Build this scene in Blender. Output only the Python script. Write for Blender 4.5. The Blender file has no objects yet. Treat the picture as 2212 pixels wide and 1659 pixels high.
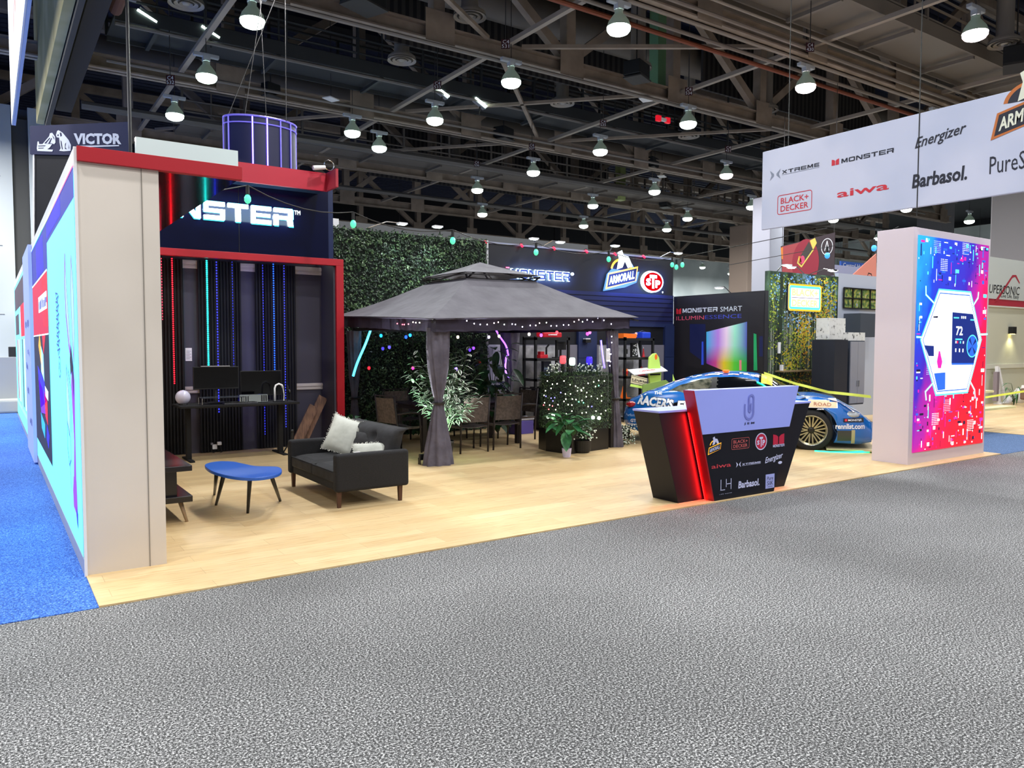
import bpy, bmesh, math, random
from mathutils import Vector, Matrix
random.seed(7)
PI = math.pi
COL = bpy.context.scene.collection
# ---------------------------------------------------------------- camera model
IW, IH = 2212, 1659
CH, YAW, PITCH, ROLL, FPX = 1.62, 0.59986475, -0.05134108, 0.00176369, 1653.81
_cy, _sy, _cp, _sp, _cr, _sr = math.cos(YAW), math.sin(YAW), math.cos(PITCH), math.sin(PITCH), math.cos(ROLL), math.sin(ROLL)
FW = Vector((_sy*_cp, _cy*_cp, _sp)); _rt = Vector((_cy, -_sy, 0)); _up = _rt.cross(FW)
RT = _rt*_cr + _up*_sr; UP = -_rt*_sr + _up*_cr
CAM = Vector((0, 0, CH))
def ray(px, py): return FW + RT*((px-IW/2)/FPX) + UP*((IH/2-py)/FPX)
def G(px, py, z=0.0):
    d = ray(px, py); return CAM + d*((z-CH)/d.z)
def PY(px, py, Y):
    d = ray(px, py); return CAM + d*(Y/d.y)
def PX(px, py, X):
    d = ray(px, py); return CAM + d*(X/d.x)
cam_d = bpy.data.cameras.new('camera'); cam_d.sensor_width = 36; cam_d.lens = FPX/IW*36
cam_d.clip_start = .05; cam_d.clip_end = 300
cam = bpy.data.objects.new('camera', cam_d); COL.objects.link(cam)
m3 = Matrix((RT, UP, -FW)).transposed(); cam.matrix_world = Matrix.Translation(CAM) @ m3.to_4x4()
bpy.context.scene.camera = cam
vs = bpy.context.scene.view_settings
vs.view_transform = 'Standard'; vs.look = 'None'; vs.gamma = 1; vs.use_curve_mapping = False; vs.exposure = 0.4
# ---------------------------------------------------------------- materials
def lin(h):
    h = h.lstrip('#'); c = [int(h[i:i+2], 16)/255 for i in (0, 2, 4)]
    return tuple(((x/12.92) if x <= .04045 else ((x+.055)/1.055)**2.4) for x in c) + (1,)
MC = {}
def M(name, hexc='#888888', rough=.6, metal=0.0, emit=0.0, ecol=None, alpha=1.0, trans=0.0, spec=None, coat=0.0, sheen=0.0):
    if name in MC: return MC[name]
    m = bpy.data.materials.new(name); m.use_nodes = True; b = m.node_tree.nodes['Principled BSDF']
    b.inputs['Base Color'].default_value = lin(hexc); b.inputs['Roughness'].default_value = rough
    b.inputs['Metallic'].default_value = metal
    if spec is not None: b.inputs['Specular IOR Level'].default_value = spec
    if coat: b.inputs['Coat Weight'].default_value = coat; b.inputs['Coat Roughness'].default_value = .05
    if sheen: b.inputs['Sheen Weight'].default_value = sheen
    if trans: b.inputs['Transmission Weight'].default_value = trans
    if alpha < 1: b.inputs['Alpha'].default_value = alpha
    if emit: b.inputs['Emission Color'].default_value = lin(ecol or hexc); b.inputs['Emission Strength'].default_value = emit
    MC[name] = m; return m
def nodes(m):
    nt = m.node_tree; return nt, nt.nodes, nt.links, nt.nodes['Principled BSDF']
def ramp(n, stops, interp='LINEAR'):
    r = n.new('ShaderNodeValToRGB'); cr = r.color_ramp; cr.interpolation = interp
    while len(cr.elements) < len(stops): cr.elements.new(.5)
    for e, (p, c) in zip(cr.elements, stops): e.position = p; e.color = lin(c)
    return r
def noisy(name, stops, scale=20, rough=.7, detail=4, bump=0.0, bscale=None, coord='Object', sc=(1, 1, 1), kind='noise', emit=0, metal=0, bdist=.01, coat=0, interp='LINEAR', spec=None):
    """material whose colour comes from a procedural texture through a colour ramp"""
    if name in MC: return MC[name]
    m = M(name, rough=rough, metal=metal, coat=coat, spec=spec); nt, n, l, b = nodes(m)
    tc = n.new('ShaderNodeTexCoord'); mp = n.new('ShaderNodeMapping'); mp.inputs['Scale'].default_value = sc
    l.new(tc.outputs[coord], mp.inputs['Vector'])
    if kind == 'noise':
        t = n.new('ShaderNodeTexNoise'); t.inputs['Scale'].default_value = scale; t.inputs['Detail'].default_value = detail; o = t.outputs['Fac']
    elif kind == 'vor':
        t = n.new('ShaderNodeTexVoronoi'); t.inputs['Scale'].default_value = scale; o = t.outputs['Distance']
    elif kind == 'wavex':
        t = n.new('ShaderNodeTexWave'); t.inputs['Scale'].default_value = scale; t.inputs['Distortion'].default_value = 0; o = t.outputs['Fac']
    l.new(mp.outputs[0], t.inputs['Vector'])
    r = ramp(n, stops, interp); l.new(o, r.inputs[0]); l.new(r.outputs[0], b.inputs['Base Color'])
    if emit: l.new(r.outputs[0], b.inputs['Emission Color']); b.inputs['Emission Strength'].default_value = emit
    if bump:
        bp = n.new('ShaderNodeBump'); bp.inputs['Strength'].default_value = bump; bp.inputs['Distance'].default_value = bdist
        if bscale:
            t2 = n.new('ShaderNodeTexNoise'); t2.inputs['Scale'].default_value = bscale; l.new(mp.outputs[0], t2.inputs['Vector']); o = t2.outputs['Fac']
        l.new(o, bp.inputs['Height']); l.new(bp.outputs[0], b.inputs['Normal'])
    return m
# ---------------------------------------------------------------- mesh builder
def frame(o, U, V):
    U = Vector(U).normalized(); V = Vector(V).normalized(); return (Vector(o), U, V, U.cross(V))
def FY(x, Y, z): return frame((x, Y, z), (1, 0, 0), (0, 0, 1))        # faces -Y
def FX(X, y, z): return frame((X, y, z), (0, -1, 0), (0, 0, 1))       # faces -X
def FZ(x, y, z): return frame((x, y, z), (1, 0, 0), (0, 1, 0))        # faces up
def fp(fr, u, v, d=0.0): return fr[0] + fr[1]*u + fr[2]*v + fr[3]*d
def hit(fr, px, py):
    d = ray(px, py); t = (fr[0]-CAM).dot(fr[3])/d.dot(fr[3]); p = CAM + d*t - fr[0]
    return p.dot(fr[1]), p.dot(fr[2])
TXT = {}
def text2d(s, bold=0.0, shear=0.0, spacing=1.0):
    k = (s, bold, shear, spacing)
    if k in TXT: return TXT[k]
    cu = bpy.data.curves.new('t', 'FONT'); cu.body = s; cu.offset = bold; cu.shear = shear; cu.space_character = spacing
    cu.align_x = 'CENTER'; cu.space_line = .85; cu.resolution_u = 2
    o = bpy.data.objects.new('t', cu); COL.objects.link(o)
    dg = bpy.context.evaluated_depsgraph_get(); me = bpy.data.meshes.new_from_object(o.evaluated_get(dg))
    v = [(p.co.x, p.co.y) for p in me.vertices]; f = [tuple(q.vertices) for q in me.polygons]
    bpy.data.objects.remove(o); bpy.data.curves.remove(cu); bpy.data.meshes.remove(me)
    x0 = min(a for a, _ in v); x1 = max(a for a, _ in v); y0 = min(a for _, a in v); y1 = max(a for _, a in v)
    v = [((a-x0)/(x1-x0), (b-y0)/(y1-y0)) for a, b in v]
    TXT[k] = (v, f, (x1-x0)/(y1-y0)); return TXT[k]
# squared lettering: convex polygons on a unit box
def _r(a, b, c, d): return [(a, b), (c, b), (c, d), (a, d)]
SQ = {
 'M': [_r(0, 0, .2, 1), _r(.8, 0, 1, 1), [(.0, 1), (.26, 1), (.6, .12), (.4, .12)], [(1, 1), (.74, 1), (.4, .12), (.6, .12)]],
 'O': [_r(0, .12, .2, .88), _r(.8, .12, 1, .88), [(.0, .12), (.12, 0), (.88, 0), (1, .12), (.8, .24), (.2, .24)], [(.2, .76), (.8, .76), (1, .88), (.88, 1), (.12, 1), (0, .88)]],
 'N': [_r(0, 0, .2, 1), _r(.8, 0, 1, 1), [(0, 1), (.28, 1), (1, 0), (.72, 0)]],
 'S': [_r(.04, .78, 1, 1), _r(0, .4, 1, .6), _r(0, 0, .96, .22), _r(0, .5, .2, .96), _r(.8, .04, 1, .5)],
 'T': [_r(0, .78, 1, 1), _r(.38, 0, .62, .8)],
 'E': [_r(0, 0, .2, 1), _r(.1, .78, 1, 1), _r(.1, .4, .95, .58), _r(.1, 0, 1, .22)],
 'R': [_r(0, 0, .22, .62), _r(0, .78, .95, 1), _r(.78, .42, 1, .95), _r(0, .36, .95, .56), [(.7, .4), (.96, .4), (1, 0), (.76, 0)]],
 'P': [_r(0, 0, .2, 1), _r(0, .8, .95, 1), _r(.8, .45, 1, .95), _r(0, .38, .95, .56)],
 'X': [[(0, 1), (.26, 1), (1, 0), (.74, 0)], [(.74, 1), (1, 1), (.26, 0), (0, 0)]],
}
class MB:
    def __init__(s, off=(0, 0, 0)):
        s.v = []; s.f = []; s.m = []; s.o = Vector(off)
    def add(s, vs_, fs, mi=0):
        n = len(s.v); s.v += [Vector(p)-s.o for p in vs_]; s.f += [tuple(i+n for i in f) for f in fs]; s.m += [mi]*len(fs); return s
    def box(s, a, b, mi=0):
        x0, y0, z0 = a; x1, y1, z1 = b
        return s.add([(x0, y0, z0), (x1, y0, z0), (x1, y1, z0), (x0, y1, z0), (x0, y0, z1), (x1, y0, z1), (x1, y1, z1), (x0, y1, z1)],
                     [(3, 2, 1, 0), (4, 5, 6, 7), (0, 1, 5, 4), (1, 2, 6, 5), (2, 3, 7, 6), (3, 0, 4, 7)], mi)
    def cbox(s, c, d, mi=0): return s.box([c[i]-d[i]/2 for i in range(3)], [c[i]+d[i]/2 for i in range(3)], mi)
    def bar(s, p, q, w, h=None, mi=0, up=(0, 0, 1)):
        p = Vector(p); q = Vector(q); d = (q-p).normalized(); up = Vector(up)
        if abs(d.dot(up)) > .98: up = Vector((0, 1, 0))
        a = d.cross(up).normalized()*(w/2); b = a.cross(d).normalized()*((h or w)/2)
        return s.add([p-a-b, p+a-b, p+a+b, p-a+b, q-a-b, q+a-b, q+a+b, q-a+b], [(3, 2, 1, 0), (4, 5, 6, 7), (0, 1, 5, 4), (1, 2, 6, 5), (2, 3, 7, 6), (3, 0, 4, 7)], mi)
    def tube(s, pts, r, n=8, mi=0, cap=True):
        pts = [Vector(p) for p in pts]; R = r if isinstance(r, (list, tuple)) else [r]*len(pts); vs_ = []; fs = []
        prev = None
        for i, p in enumerate(pts):
            d = (pts[min(i+1, len(pts)-1)]-pts[max(i-1, 0)]).normalized()
            if prev is None: a = d.orthogonal().normalized()
            else: a = (prev-d*prev.dot(d)).normalized()
            prev = a; b = d.cross(a)
            for k in range(n): t = 2*PI*k/n; vs_.append(p+(a*math.cos(t)+b*math.sin(t))*R[i])
        for i in range(len(pts)-1):
            for k in range(n): fs.append((i*n+k, i*n+(k+1) % n, (i+1)*n+(k+1) % n, (i+1)*n+k))
        if cap: fs += [tuple(reversed(range(n))), tuple(range((len(pts)-1)*n, len(pts)*n))]
        return s.add(vs_, fs, mi)
    def lathe(s, prof, c=(0, 0, 0), n=20, mi=0, axis=None):
        c = Vector(c); z = Vector(axis or (0, 0, 1)).normalized(); a = z.orthogonal().normalized(); b = z.cross(a); vs_ = []; fs = []
        for r, h in prof:
            for k in range(n): t = 2*PI*k/n; vs_.append(c+z*h+(a*math.cos(t)+b*math.sin(t))*r)
        for i in range(len(prof)-1):
            for k in range(n): fs.append((i*n+k, i*n+(k+1) % n, (i+1)*n+(k+1) % n, (i+1)*n+k))
        return s.add(vs_, fs, mi)
    def ell(s, c, r, n=12, mi=0):
        rx, ry, rz = (r, r, r) if not isinstance(r, (tuple, list)) else r; vs_ = []; fs = []; m = max(4, n//2)
        for i in range(m+1):
            p = PI*i/m
            for k in range(n): t = 2*PI*k/n; vs_.append((c[0]+rx*math.sin(p)*math.cos(t), c[1]+ry*math.sin(p)*math.sin(t), c[2]+rz*math.cos(p)))
        for i in range(m):
            for k in range(n): fs.append((i*n+k, (i+1)*n+k, (i+1)*n+(k+1) % n, i*n+(k+1) % n))
        return s.add(vs_, fs, mi)
    def poly(s, fr, pts, d=0.0, mi=0): return s.add([fp(fr, u, v, d) for u, v in pts], [tuple(range(len(pts)))], mi)
    def prism(s, fr, pts, d0, d1, mi=0):
        n = len(pts); A = [fp(fr, u, v, d0) for u, v in pts]; B = [fp(fr, u, v, d1) for u, v in pts]
        area = sum(pts[i][0]*pts[(i+1) % n][1]-pts[(i+1) % n][0]*pts[i][1] for i in range(n))
        fs = [tuple(reversed(range(n))), tuple(range(n, 2*n))]+[(i, (i+1) % n, n+(i+1) % n, n+i) for i in range(n)]
        if area < 0: fs = [tuple(reversed(f)) for f in fs]
        return s.add(A+B, fs, mi)
    def rect(s, fr, u, v, w, h, d=0.0, mi=0): return s.poly(fr, [(u, v), (u+w, v), (u+w, v+h), (u, v+h)], d, mi)
    def disc(s, fr, u, v, ru, rv=None, d=0.0, mi=0, n=32, a0=0, a1=2*PI):
        return s.poly(fr, [(u+ru*math.cos(a0+(a1-a0)*k/n), v+(rv or ru)*math.sin(a0+(a1-a0)*k/n)) for k in range(n)], d, mi)
    def ring(s, fr, u, v, r0, r1, d=0.0, mi=0, n=32, asp=1.0, a0=0, a1=2*PI):
        vs_ = []
        for k in range(n+1):
            t = a0+(a1-a0)*k/n
            vs_ += [fp(fr, u+r0*math.cos(t), v+r0*asp*math.sin(t), d), fp(fr, u+r1*math.cos(t), v+r1*asp*math.sin(t), d)]
        return s.add(vs_, [(2*k, 2*k+1, 2*k+3, 2*k+2) for k in range(n)], mi)
    def line(s, fr, pts, w, d=0.0, mi=0):
        for i_, ((a, b), (c, e)) in enumerate(zip(pts, pts[1:])):
            d += .00012
            L = math.hypot(c-a, e-b) or 1e-6; nx, ny = -(e-b)/L*w/2, (c-a)/L*w/2; ex, ey = (c-a)/L*w*.4, (e-b)/L*w*.4
            s.poly(fr, [(a-nx-ex, b-ny-ey), (c-nx+ex, e-ny+ey), (c+nx+ex, e+ny+ey), (a+nx-ex, b+ny-ey)], d, mi)
        return s
    def rrect(s, fr, u, v, w, h, r, t=0.0, d=0.0, mi=0):
        def pts(u, v, w, h, r):
            o = []
            for cx, cy, a in ((u+w-r, v+r, -PI/2), (u+w-r, v+h-r, 0), (u+r, v+h-r, PI/2), (u+r, v+r, PI)):
                o += [(cx+r*math.cos(a+k*PI/8), cy+r*math.sin(a+k*PI/8)) for k in range(5)]
            return o
        A = pts(u, v, w, h, r)
        if not t: return s.poly(fr, A, d, mi)
        B = pts(u+t, v+t, w-2*t, h-2*t, max(r-t, .001)); n = len(A)
        return s.add([fp(fr, a, b, d) for a, b in A+B], [(i, (i+1) % n, n+(i+1) % n, n+i) for i in range(n)], mi)
    def text(s, fr, st, u, v, w, h, d=0.0, mi=0, bold=0.0, shear=0.0, spacing=1.0, rise=0.0, ext=0.0, warp=None):
        vv, ff, asp = text2d(st, bold, shear, spacing)
        if w is None: w = h*asp
        f3 = (lambda a, b: warp(u+a*w, v+b*h+rise*a)) if warp else (lambda a, b: fp(fr, u+a*w, v+b*h+rise*a, d))
        s.add([f3(a, b) for a, b in vv], ff, mi)
        if ext:
            s.add([fp(fr, u+a*w, v+b*h+rise*a, d-ext) for a, b in vv], [tuple(reversed(f)) for f in ff], mi)
            ed = {}
            for f in ff:
                for i in range(len(f)):
                    e = (f[i], f[(i+1) % len(f)]); ed[e] = 1
            q = [e for e in ed if (e[1], e[0]) not in ed]; n = len(vv)
            P = [fp(fr, u+a*w, v+b*h+rise*a, d) for a, b in vv]; Q = [fp(fr, u+a*w, v+b*h+rise*a, d-ext) for a, b in vv]
            s.add(P+Q, [(b, a, a+n, b+n) for a, b in q], mi)
        return s
    def sq(s, fr, st, u, v, w, h, d=0.0, mi=0, gap=.16, ext=0.0, rise=0.0, shear=0.0):
        n = len(st); cw = w/(n+gap*(n-1)); x = 0
        for c in st:
            for k_, pl in enumerate(SQ[c]):
                d_ = d+.00025*k_
                pts = [(u+x+a*cw+shear*b*h, v+b*h+rise*(x+a*cw)/w) for a, b in pl]
                s.prism(fr, pts, d_-ext, d_, mi) if ext else s.poly(fr, pts, d_, mi)
            x += cw*(1+gap)
        return s
    def build(s, name, mat, parent=None, loc=None, bevel=0.0, smooth=False, sub=0, rot=0, solid=0.0, seg=2):
        me = bpy.data.meshes.new(name); me.from_pydata([tuple(v) for v in s.v], [], s.f)
        for mt in (mat if isinstance(mat, (list, tuple)) else [mat]): me.materials.append(mt)
        for p, mi in zip(me.polygons, s.m): p.material_index = mi
        if smooth:
            for p in me.polygons: p.use_smooth = True
        me.update()
        o = bpy.data.objects.new(name, me); COL.objects.link(o)
        if parent: o.parent = parent
        if loc is not None: o.location = loc
        if rot: o.rotation_euler.z = rot
        if solid: md = o.modifiers.new('s', 'SOLIDIFY'); md.thickness = solid; md.offset = 0
        if bevel: md = o.modifiers.new('b', 'BEVEL'); md.width = bevel; md.segments = seg; md.limit_method = 'ANGLE'
        if sub: md = o.modifiers.new('u', 'SUBSURF'); md.levels = sub; md.render_levels = sub
        return o
def thing(name, label, cat, loc=(0, 0, 0), rotz=0.0, group=None):
    o = bpy.data.objects.new(name, None); COL.objects.link(o); o.empty_display_size = .1
    o.location = loc; o.rotation_euler = (0, 0, rotz); o['label'] = label; o['category'] = cat
    if group: o['group'] = group
    return o
def tag(o, label, cat, group=None, kind=None):
    o['label'] = label; o['category'] = cat
    if group: o['group'] = group
    if kind: o['kind'] = kind
    return o
def struct(o, label=None, cat='structure'):
    o['kind'] = 'structure'
    if label: o['label'] = label; o['category'] = cat
    return o
def single(mb, name, mat, label, cat, group=None, **k):
    """a thing of one mesh; vertices given in world space, origin moved to its base"""
    xs = [v.x for v in mb.v]; ys = [v.y for v in mb.v]; zs = [v.z for v in mb.v]
    c = Vector(((min(xs)+max(xs))/2, (min(ys)+max(ys))/2, min(zs))); mb.v = [v-c for v in mb.v]
    return tag(mb.build(name, mat, loc=c, **k), label, cat, group)
def dup(root, loc, rotz=None, label=None, group=None):
    r = root.copy(); COL.objects.link(r); r.location = loc
    if rotz is not None: r.rotation_euler = (0, 0, rotz)
    if label: r['label'] = label
    if group: r['group'] = group
    for ch in list(root.children):
        c = ch.copy(); COL.objects.link(c); c.parent = r
        for g in list(ch.children):
            d = g.copy(); COL.objects.link(d); d.parent = c
    return r
def area(name, loc, power, size, color=(1, 1, 1), rot=(0, 0, 0), shape='DISK', sy=None, spread=None):
    L = bpy.data.lights.new(name, 'AREA'); L.energy = power; L.shape = shape; L.size = size; L.color = color
    if sy: L.size_y = sy
    if spread: L.spread = spread
    o = bpy.data.objects.new(name, L); COL.objects.link(o); o.location = loc; o.rotation_euler = rot; return o
def spot(name, loc, target, power, color=(1, 1, 1), ang=1.2, blend=.6, r=.03):
    L = bpy.data.lights.new(name, 'SPOT'); L.energy = power; L.color = color; L.spot_size = ang; L.spot_blend = blend; L.shadow_soft_size = r
    o = bpy.data.objects.new(name, L); COL.objects.link(o); o.location = loc
    o.rotation_euler = (Vector(target)-Vector(loc)).to_track_quat('-Z', 'Y').to_euler(); return o
# common materials
BLACK = M('black paint', '#0b0b0d', .5); DARK = M('dark charcoal', '#1a1b20', .6); WHITE = M('white paint', '#e8e8ea', .5)
RED = M('red laminate', '#a8081e', .45); STEEL = M('dark steel', '#3d3b3b', .6, .2); CHROME = M('chrome', '#cccccc', .2, 1)
GREY = M('grey paint', '#8a8a90', .6); LETW = M('white lettering', '#e6ebf5', .5); LETK = M('black lettering', '#15161c', .5)
LETR = M('red lettering', '#c8202c', .5)

def area_dir(name, loc, d, along, power, sx, sy, color=(1, 1, 1)):
    o = area(name, loc, power, sx, color, shape='RECTANGLE', sy=sy)
    z = -Vector(d).normalized(); y = Vector(along).normalized(); x = y.cross(z).normalized(); z = x.cross(y)
    o.matrix_world = Matrix.Translation(loc) @ Matrix((x, y, z)).transposed().to_4x4(); return o

def scrawl(b, fr, u, v, w, h, n=8, mi=0, d=.002, seed=1, lw=None, slope=0.0):
    """illegible small print: short strokes in a row"""
    r = random.Random(seed); x = u; k = 0
    while x < u+w:
        q = w/n*r.uniform(.45, .8); hh = h*r.uniform(.45, .9); b.rect(fr, x, v+slope*(x-u)/w+(h-hh)*r.choice((0, .5)), q, hh, d+.00005*k, mi); x += w/n; k += 1
    return b
def smooth_loop(P, k=4):
    o = []
    n = len(P)
    for i in range(n):
        p0, p1, p2, p3 = P[i-1], P[i], P[(i+1) % n], P[(i+2) % n]
        for j in range(k):
            t = j/k; o.append(tuple(.5*(2*p1[a]+(p2[a]-p0[a])*t+(2*p0[a]-5*p1[a]+4*p2[a]-p3[a])*t*t+(3*p1[a]-p0[a]-3*p2[a]+p3[a])*t**3) for a in (0, 1)))
    return o
# ================================================================ floors and hall shell
carpet = noisy('grey speckled carpet', [(.40, '#101011'), (.47, '#3a3b3c'), (.53, '#6e6f70'), (.60, '#dcdddd')], 95, .95, 4)
for nd in carpet.node_tree.nodes:
    if nd.type == 'TEX_NOISE': nd.inputs['Roughness'].default_value = .85
def wear(m, lo='#e2e2e2', sc=.5):
    nt, n, l, b = nodes(m); src = b.inputs['Base Color'].links[0].from_socket; tc = n.new('ShaderNodeTexCoord'); t = n.new('ShaderNodeTexNoise'); t.inputs['Scale'].default_value = sc; t.inputs['Detail'].default_value = 2; l.new(tc.outputs['Object'], t.inputs['Vector'])
    r = ramp(n, [(.38, lo), (.6, '#ffffff')]); l.new(t.outputs['Fac'], r.inputs[0]); mx = n.new('ShaderNodeMix'); mx.data_type = 'RGBA'; mx.blend_type = 'MULTIPLY'; mx.inputs[0].default_value = 1
    l.new(src, mx.inputs[6]); l.new(r.outputs[0], mx.inputs[7]); l.new(mx.outputs[2], b.inputs['Base Color'])
wear(carpet)
def carpet2(name, stops):
    m = noisy(name, stops, 95, .95, 4)
    for nd in m.node_tree.nodes:
        if nd.type == 'TEX_NOISE': nd.inputs['Roughness'].default_value = .85
    return m
blue_c = carpet2('blue speckled carpet', [(.38, '#0c2a6a'), (.47, '#1c55b4'), (.54, '#3477dc'), (.62, '#86b4f4')])
blue_d = carpet2('navy speckled carpet', [(.34, '#23364f'), (.5, '#3f5b86'), (.68, '#7f9cc4')])
wear(blue_c)
def wood_mat():
    m = M('pale wood planks', rough=.42); nt, n, l, b = nodes(m)
    tc = n.new('ShaderNodeTexCoord'); br = n.new('ShaderNodeTexBrick'); br.inputs['Scale'].default_value = 1
    br.inputs['Brick Width'].default_value = 1.22; br.inputs['Row Height'].default_value = .18; br.inputs['Mortar Size'].default_value = .0016
    br.inputs['Color1'].default_value = lin('#dfc698'); br.inputs['Color2'].default_value = lin('#d2b585'); br.inputs['Mortar'].default_value = lin('#b39a70')
    l.new(tc.outputs['Object'], br.inputs['Vector'])
    mp = n.new('ShaderNodeMapping'); mp.inputs['Scale'].default_value = (1.2, 14, 1); l.new(tc.outputs['Object'], mp.inputs['Vector'])
    t = n.new('ShaderNodeTexNoise'); t.inputs['Scale'].default_value = 3; t.inputs['Detail'].default_value = 6; l.new(mp.outputs[0], t.inputs['Vector'])
    r = ramp(n, [(.3, '#d2b78c'), (.5, '#ffffff'), (.7, '#f6e6c8')]); l.new(t.outputs['Fac'], r.inputs[0])
    mx = n.new('ShaderNodeMix'); mx.data_type = 'RGBA'; mx.blend_type = 'MULTIPLY'; mx.inputs[0].default_value = .55
    l.new(br.outputs['Color'], mx.inputs[6]); l.new(r.outputs[0], mx.inputs[7]); l.new(mx.outputs[2], b.inputs['Base Color'])
    return m
WOOD = wood_mat()
struct(MB().box((-45, -8, -.2), (105, 62, 0)).build('floor', carpet), 'grey speckled hall carpet', 'floor')
struct(MB().box((-30, 5.25, 0), (.52, 60, .004)).build('floor_blue_aisle', blue_c), 'bright blue carpet aisle left of the booth', 'floor')
struct(MB().box((12.42, 5.22, 0), (15.4, 60, .004)).build('floor_blue_aisle', blue_d), 'dark blue carpet aisle right of the display tower', 'floor')
struct(MB().box((.52, 5.25, 0), (12.42, 13, .012)).build('floor_booth', WOOD), 'pale wood plank booth floor', 'floor')
struct(MB().box((15.4, 5.22, 0), (30, 12, .012)).build('floor_booth', WOOD), 'pale wood plank floor of the booth across the aisle', 'floor')
# roof deck: dark corrugated metal, its ribs modelled, blue light put into the colour
deck = MB()
deckm = M('ribbed roof deck', '#1c2444', .5, .2)
deckm2 = M('dark wall cladding', '#101118', .8)
ny = 0
y = 3.0
while y < 58:
    deck.add([(-30, y, 13.9), (60, y, 13.9), (60, y+.18, 13.6), (-30, y+.18, 13.6), (60, y+.3, 13.6), (-30, y+.3, 13.6), (60, y+.48, 13.9), (-30, y+.48, 13.9)],
             [(0, 1, 2, 3), (3, 2, 4, 5), (5, 4, 6, 7)], 0); y += .48
struct(deck.build('ceiling', deckm), 'ribbed dark metal roof deck', 'ceiling')
struct(MB().box((-45, -8, 14.2), (105, 62, 14.4)).build('ceiling_upper', deckm2), 'dark hall roof above the deck', 'ceiling')
wallm = noisy('pale grey hall wall', [(.4, '#b4bcbd'), (.6, '#ccd2d2')], .3, .8, 2)
wb = MB().box((43, 56, 0), (105, 56.3, 10.9)); struct(wb.build('wall_back', wallm), 'pale grey back wall of the hall', 'wall')
struct(MB().box((-45, 56, 0), (42.9, 56.3, 14.2)).build('wall_rear', deckm2), 'dark rear wall of the hall', 'wall')
struct(MB().box((43, 56, 10.95), (105, 56.3, 14.2)).build('wall_back_upper', deckm2), 'dark upper back wall of the hall', 'wall')
struct(MB().box((82, -8, 0), (82.3, 56, 13.6)).build('wall_right', wallm), 'pale grey right wall of the hall', 'wall')
struct(MB().box((82, -8, 13.65), (82.3, 56, 14.2)).build('wall_right_upper', deckm2), 'dark upper right wall of the hall', 'wall')
# nearer left wall of pale panels with a dark recessed opening
wl = MB().box((-12, 31, 0), (.84, 31.3, 9.6)).box((1.32, 31, 0), (2.0, 31.3, 9.6))
struct(wl.build('wall_left', wallm), 'pale panelled wall at the far left', 'wall')
struct(MB().box((-12, 31.4, 8.7), (2.0, 31.6, 9.6)).build('trim_1', M('hall soffit', '#5b5f66', .8)), 'grey band above the left wall', 'trim')
op = MB().box((.85, 31.1, 0), (1.31, 31.29, 9.2)); struct(op.build('door_1', M('dark opening', '#4a4a48', .8)), 'tall dark grey door panel in the left wall', 'door')
jl = MB()
for z in (2.6, 4.9, 7.2): jl.box((-12, 30.985, z), (.5, 31, z+.02))
struct(jl.build('trim_2', M('joint line', '#6a6e74', .8)), 'thin joints of the left wall panels', 'trim')
# hall columns on the right
def column(x, y, w, z, hexc, label):
    c = MB().box((x, y, 0), (x+w, y+w, z)); single(c, 'hall_column', M('col'+hexc, hexc, .8), label, 'column', bevel=.05)
p = G(1612, 600, 6); 
column(40.5, 32.4, 1.5, 9.4, '#b3a092', 'tan square hall column left of the white cloth column')
column(27.7, 21.0, .95, 8.0, '#a9adb9', 'white cloth-wrapped column under the hanging logo banner')
column(31.7, 12.7, 1.35, 11.0, '#8d8a8c', 'grey brown square column behind the far right booth wall')
column(56, 28, 1.8, 13.5, '#8f9096', 'far grey square column seen between the banner and the display tower')
# ---------------------------------------------------------------- roof trusses
ZB, ZT = 9.5, 13.0
def truss(Y, x0, x1, step, ph, label, steel, bw=.4):
    t = thing('roof_truss', label, 'truss', (x0, Y, ZB-.2), group='steel roof trusses')
    o = Vector((x0, Y, ZB-.2)); L = lambda: MB(o)
    b = L().box((x0, Y-.2, ZB-.2), (x1, Y+.2, ZB-.16)).box((x0, Y-.2, ZB+.16), (x1, Y+.2, ZB+.2)).box((x0, Y-.03, ZB-.2), (x1, Y+.03, ZB+.2))
    b.build('bottom_chord', steel, t)
    L().box((x0, Y-.2, ZT), (x1, Y+.2, ZT+.3)).build('top_chord', steel, t)
    x = x0+ph; k = 0
    while x < x1:
        L().box((x-.16, Y-.16, ZB+.2), (x+.16, Y+.16, ZT)).build('post', steel, t)
        g = L().box((x-.42, Y-.215, ZB-.25), (x+.42, Y-.2, ZB+.55))
        g.build('gusset_plate', steel, t)
        if x+step < x1:
            a, c = ((x, ZB+.2), (x+step, ZT)) if k % 2 else ((x, ZT), (x+step, ZB+.2))
            L().bar((a[0], Y, a[1]), (c[0], Y, c[1]), .22, .26).build('diagonal', steel, t)
        x += step; k += 1
    return t
st1 = noisy('brown grey steel', [(.35, '#8d7f72'), (.65, '#a29283')], 2, .65, 3); st2 = M('shadow steel', '#3a3634', .65)
TR = [(12.9, -8, 34, 4.27, 1.0, 'nearest roof truss running behind the upper catwalk'), (17.6, -8, 48, 4.27, .6, 'large roof truss crossing the picture above the gazebo'),
      (24.6, -8, 50, 4.27, 1.5, 'roof truss behind the long left catwalk'), (32, -6, 60, 4.27, 2.0, 'distant roof truss over the green leaf wall'),
      (40, -6, 70, 4.27, 1.0, 'far roof truss just above the booth signs'), (48, -6, 75, 4.27, 1.0, 'farthest roof truss near the back wall')]
for a in TR: truss(*a, st1)
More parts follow.
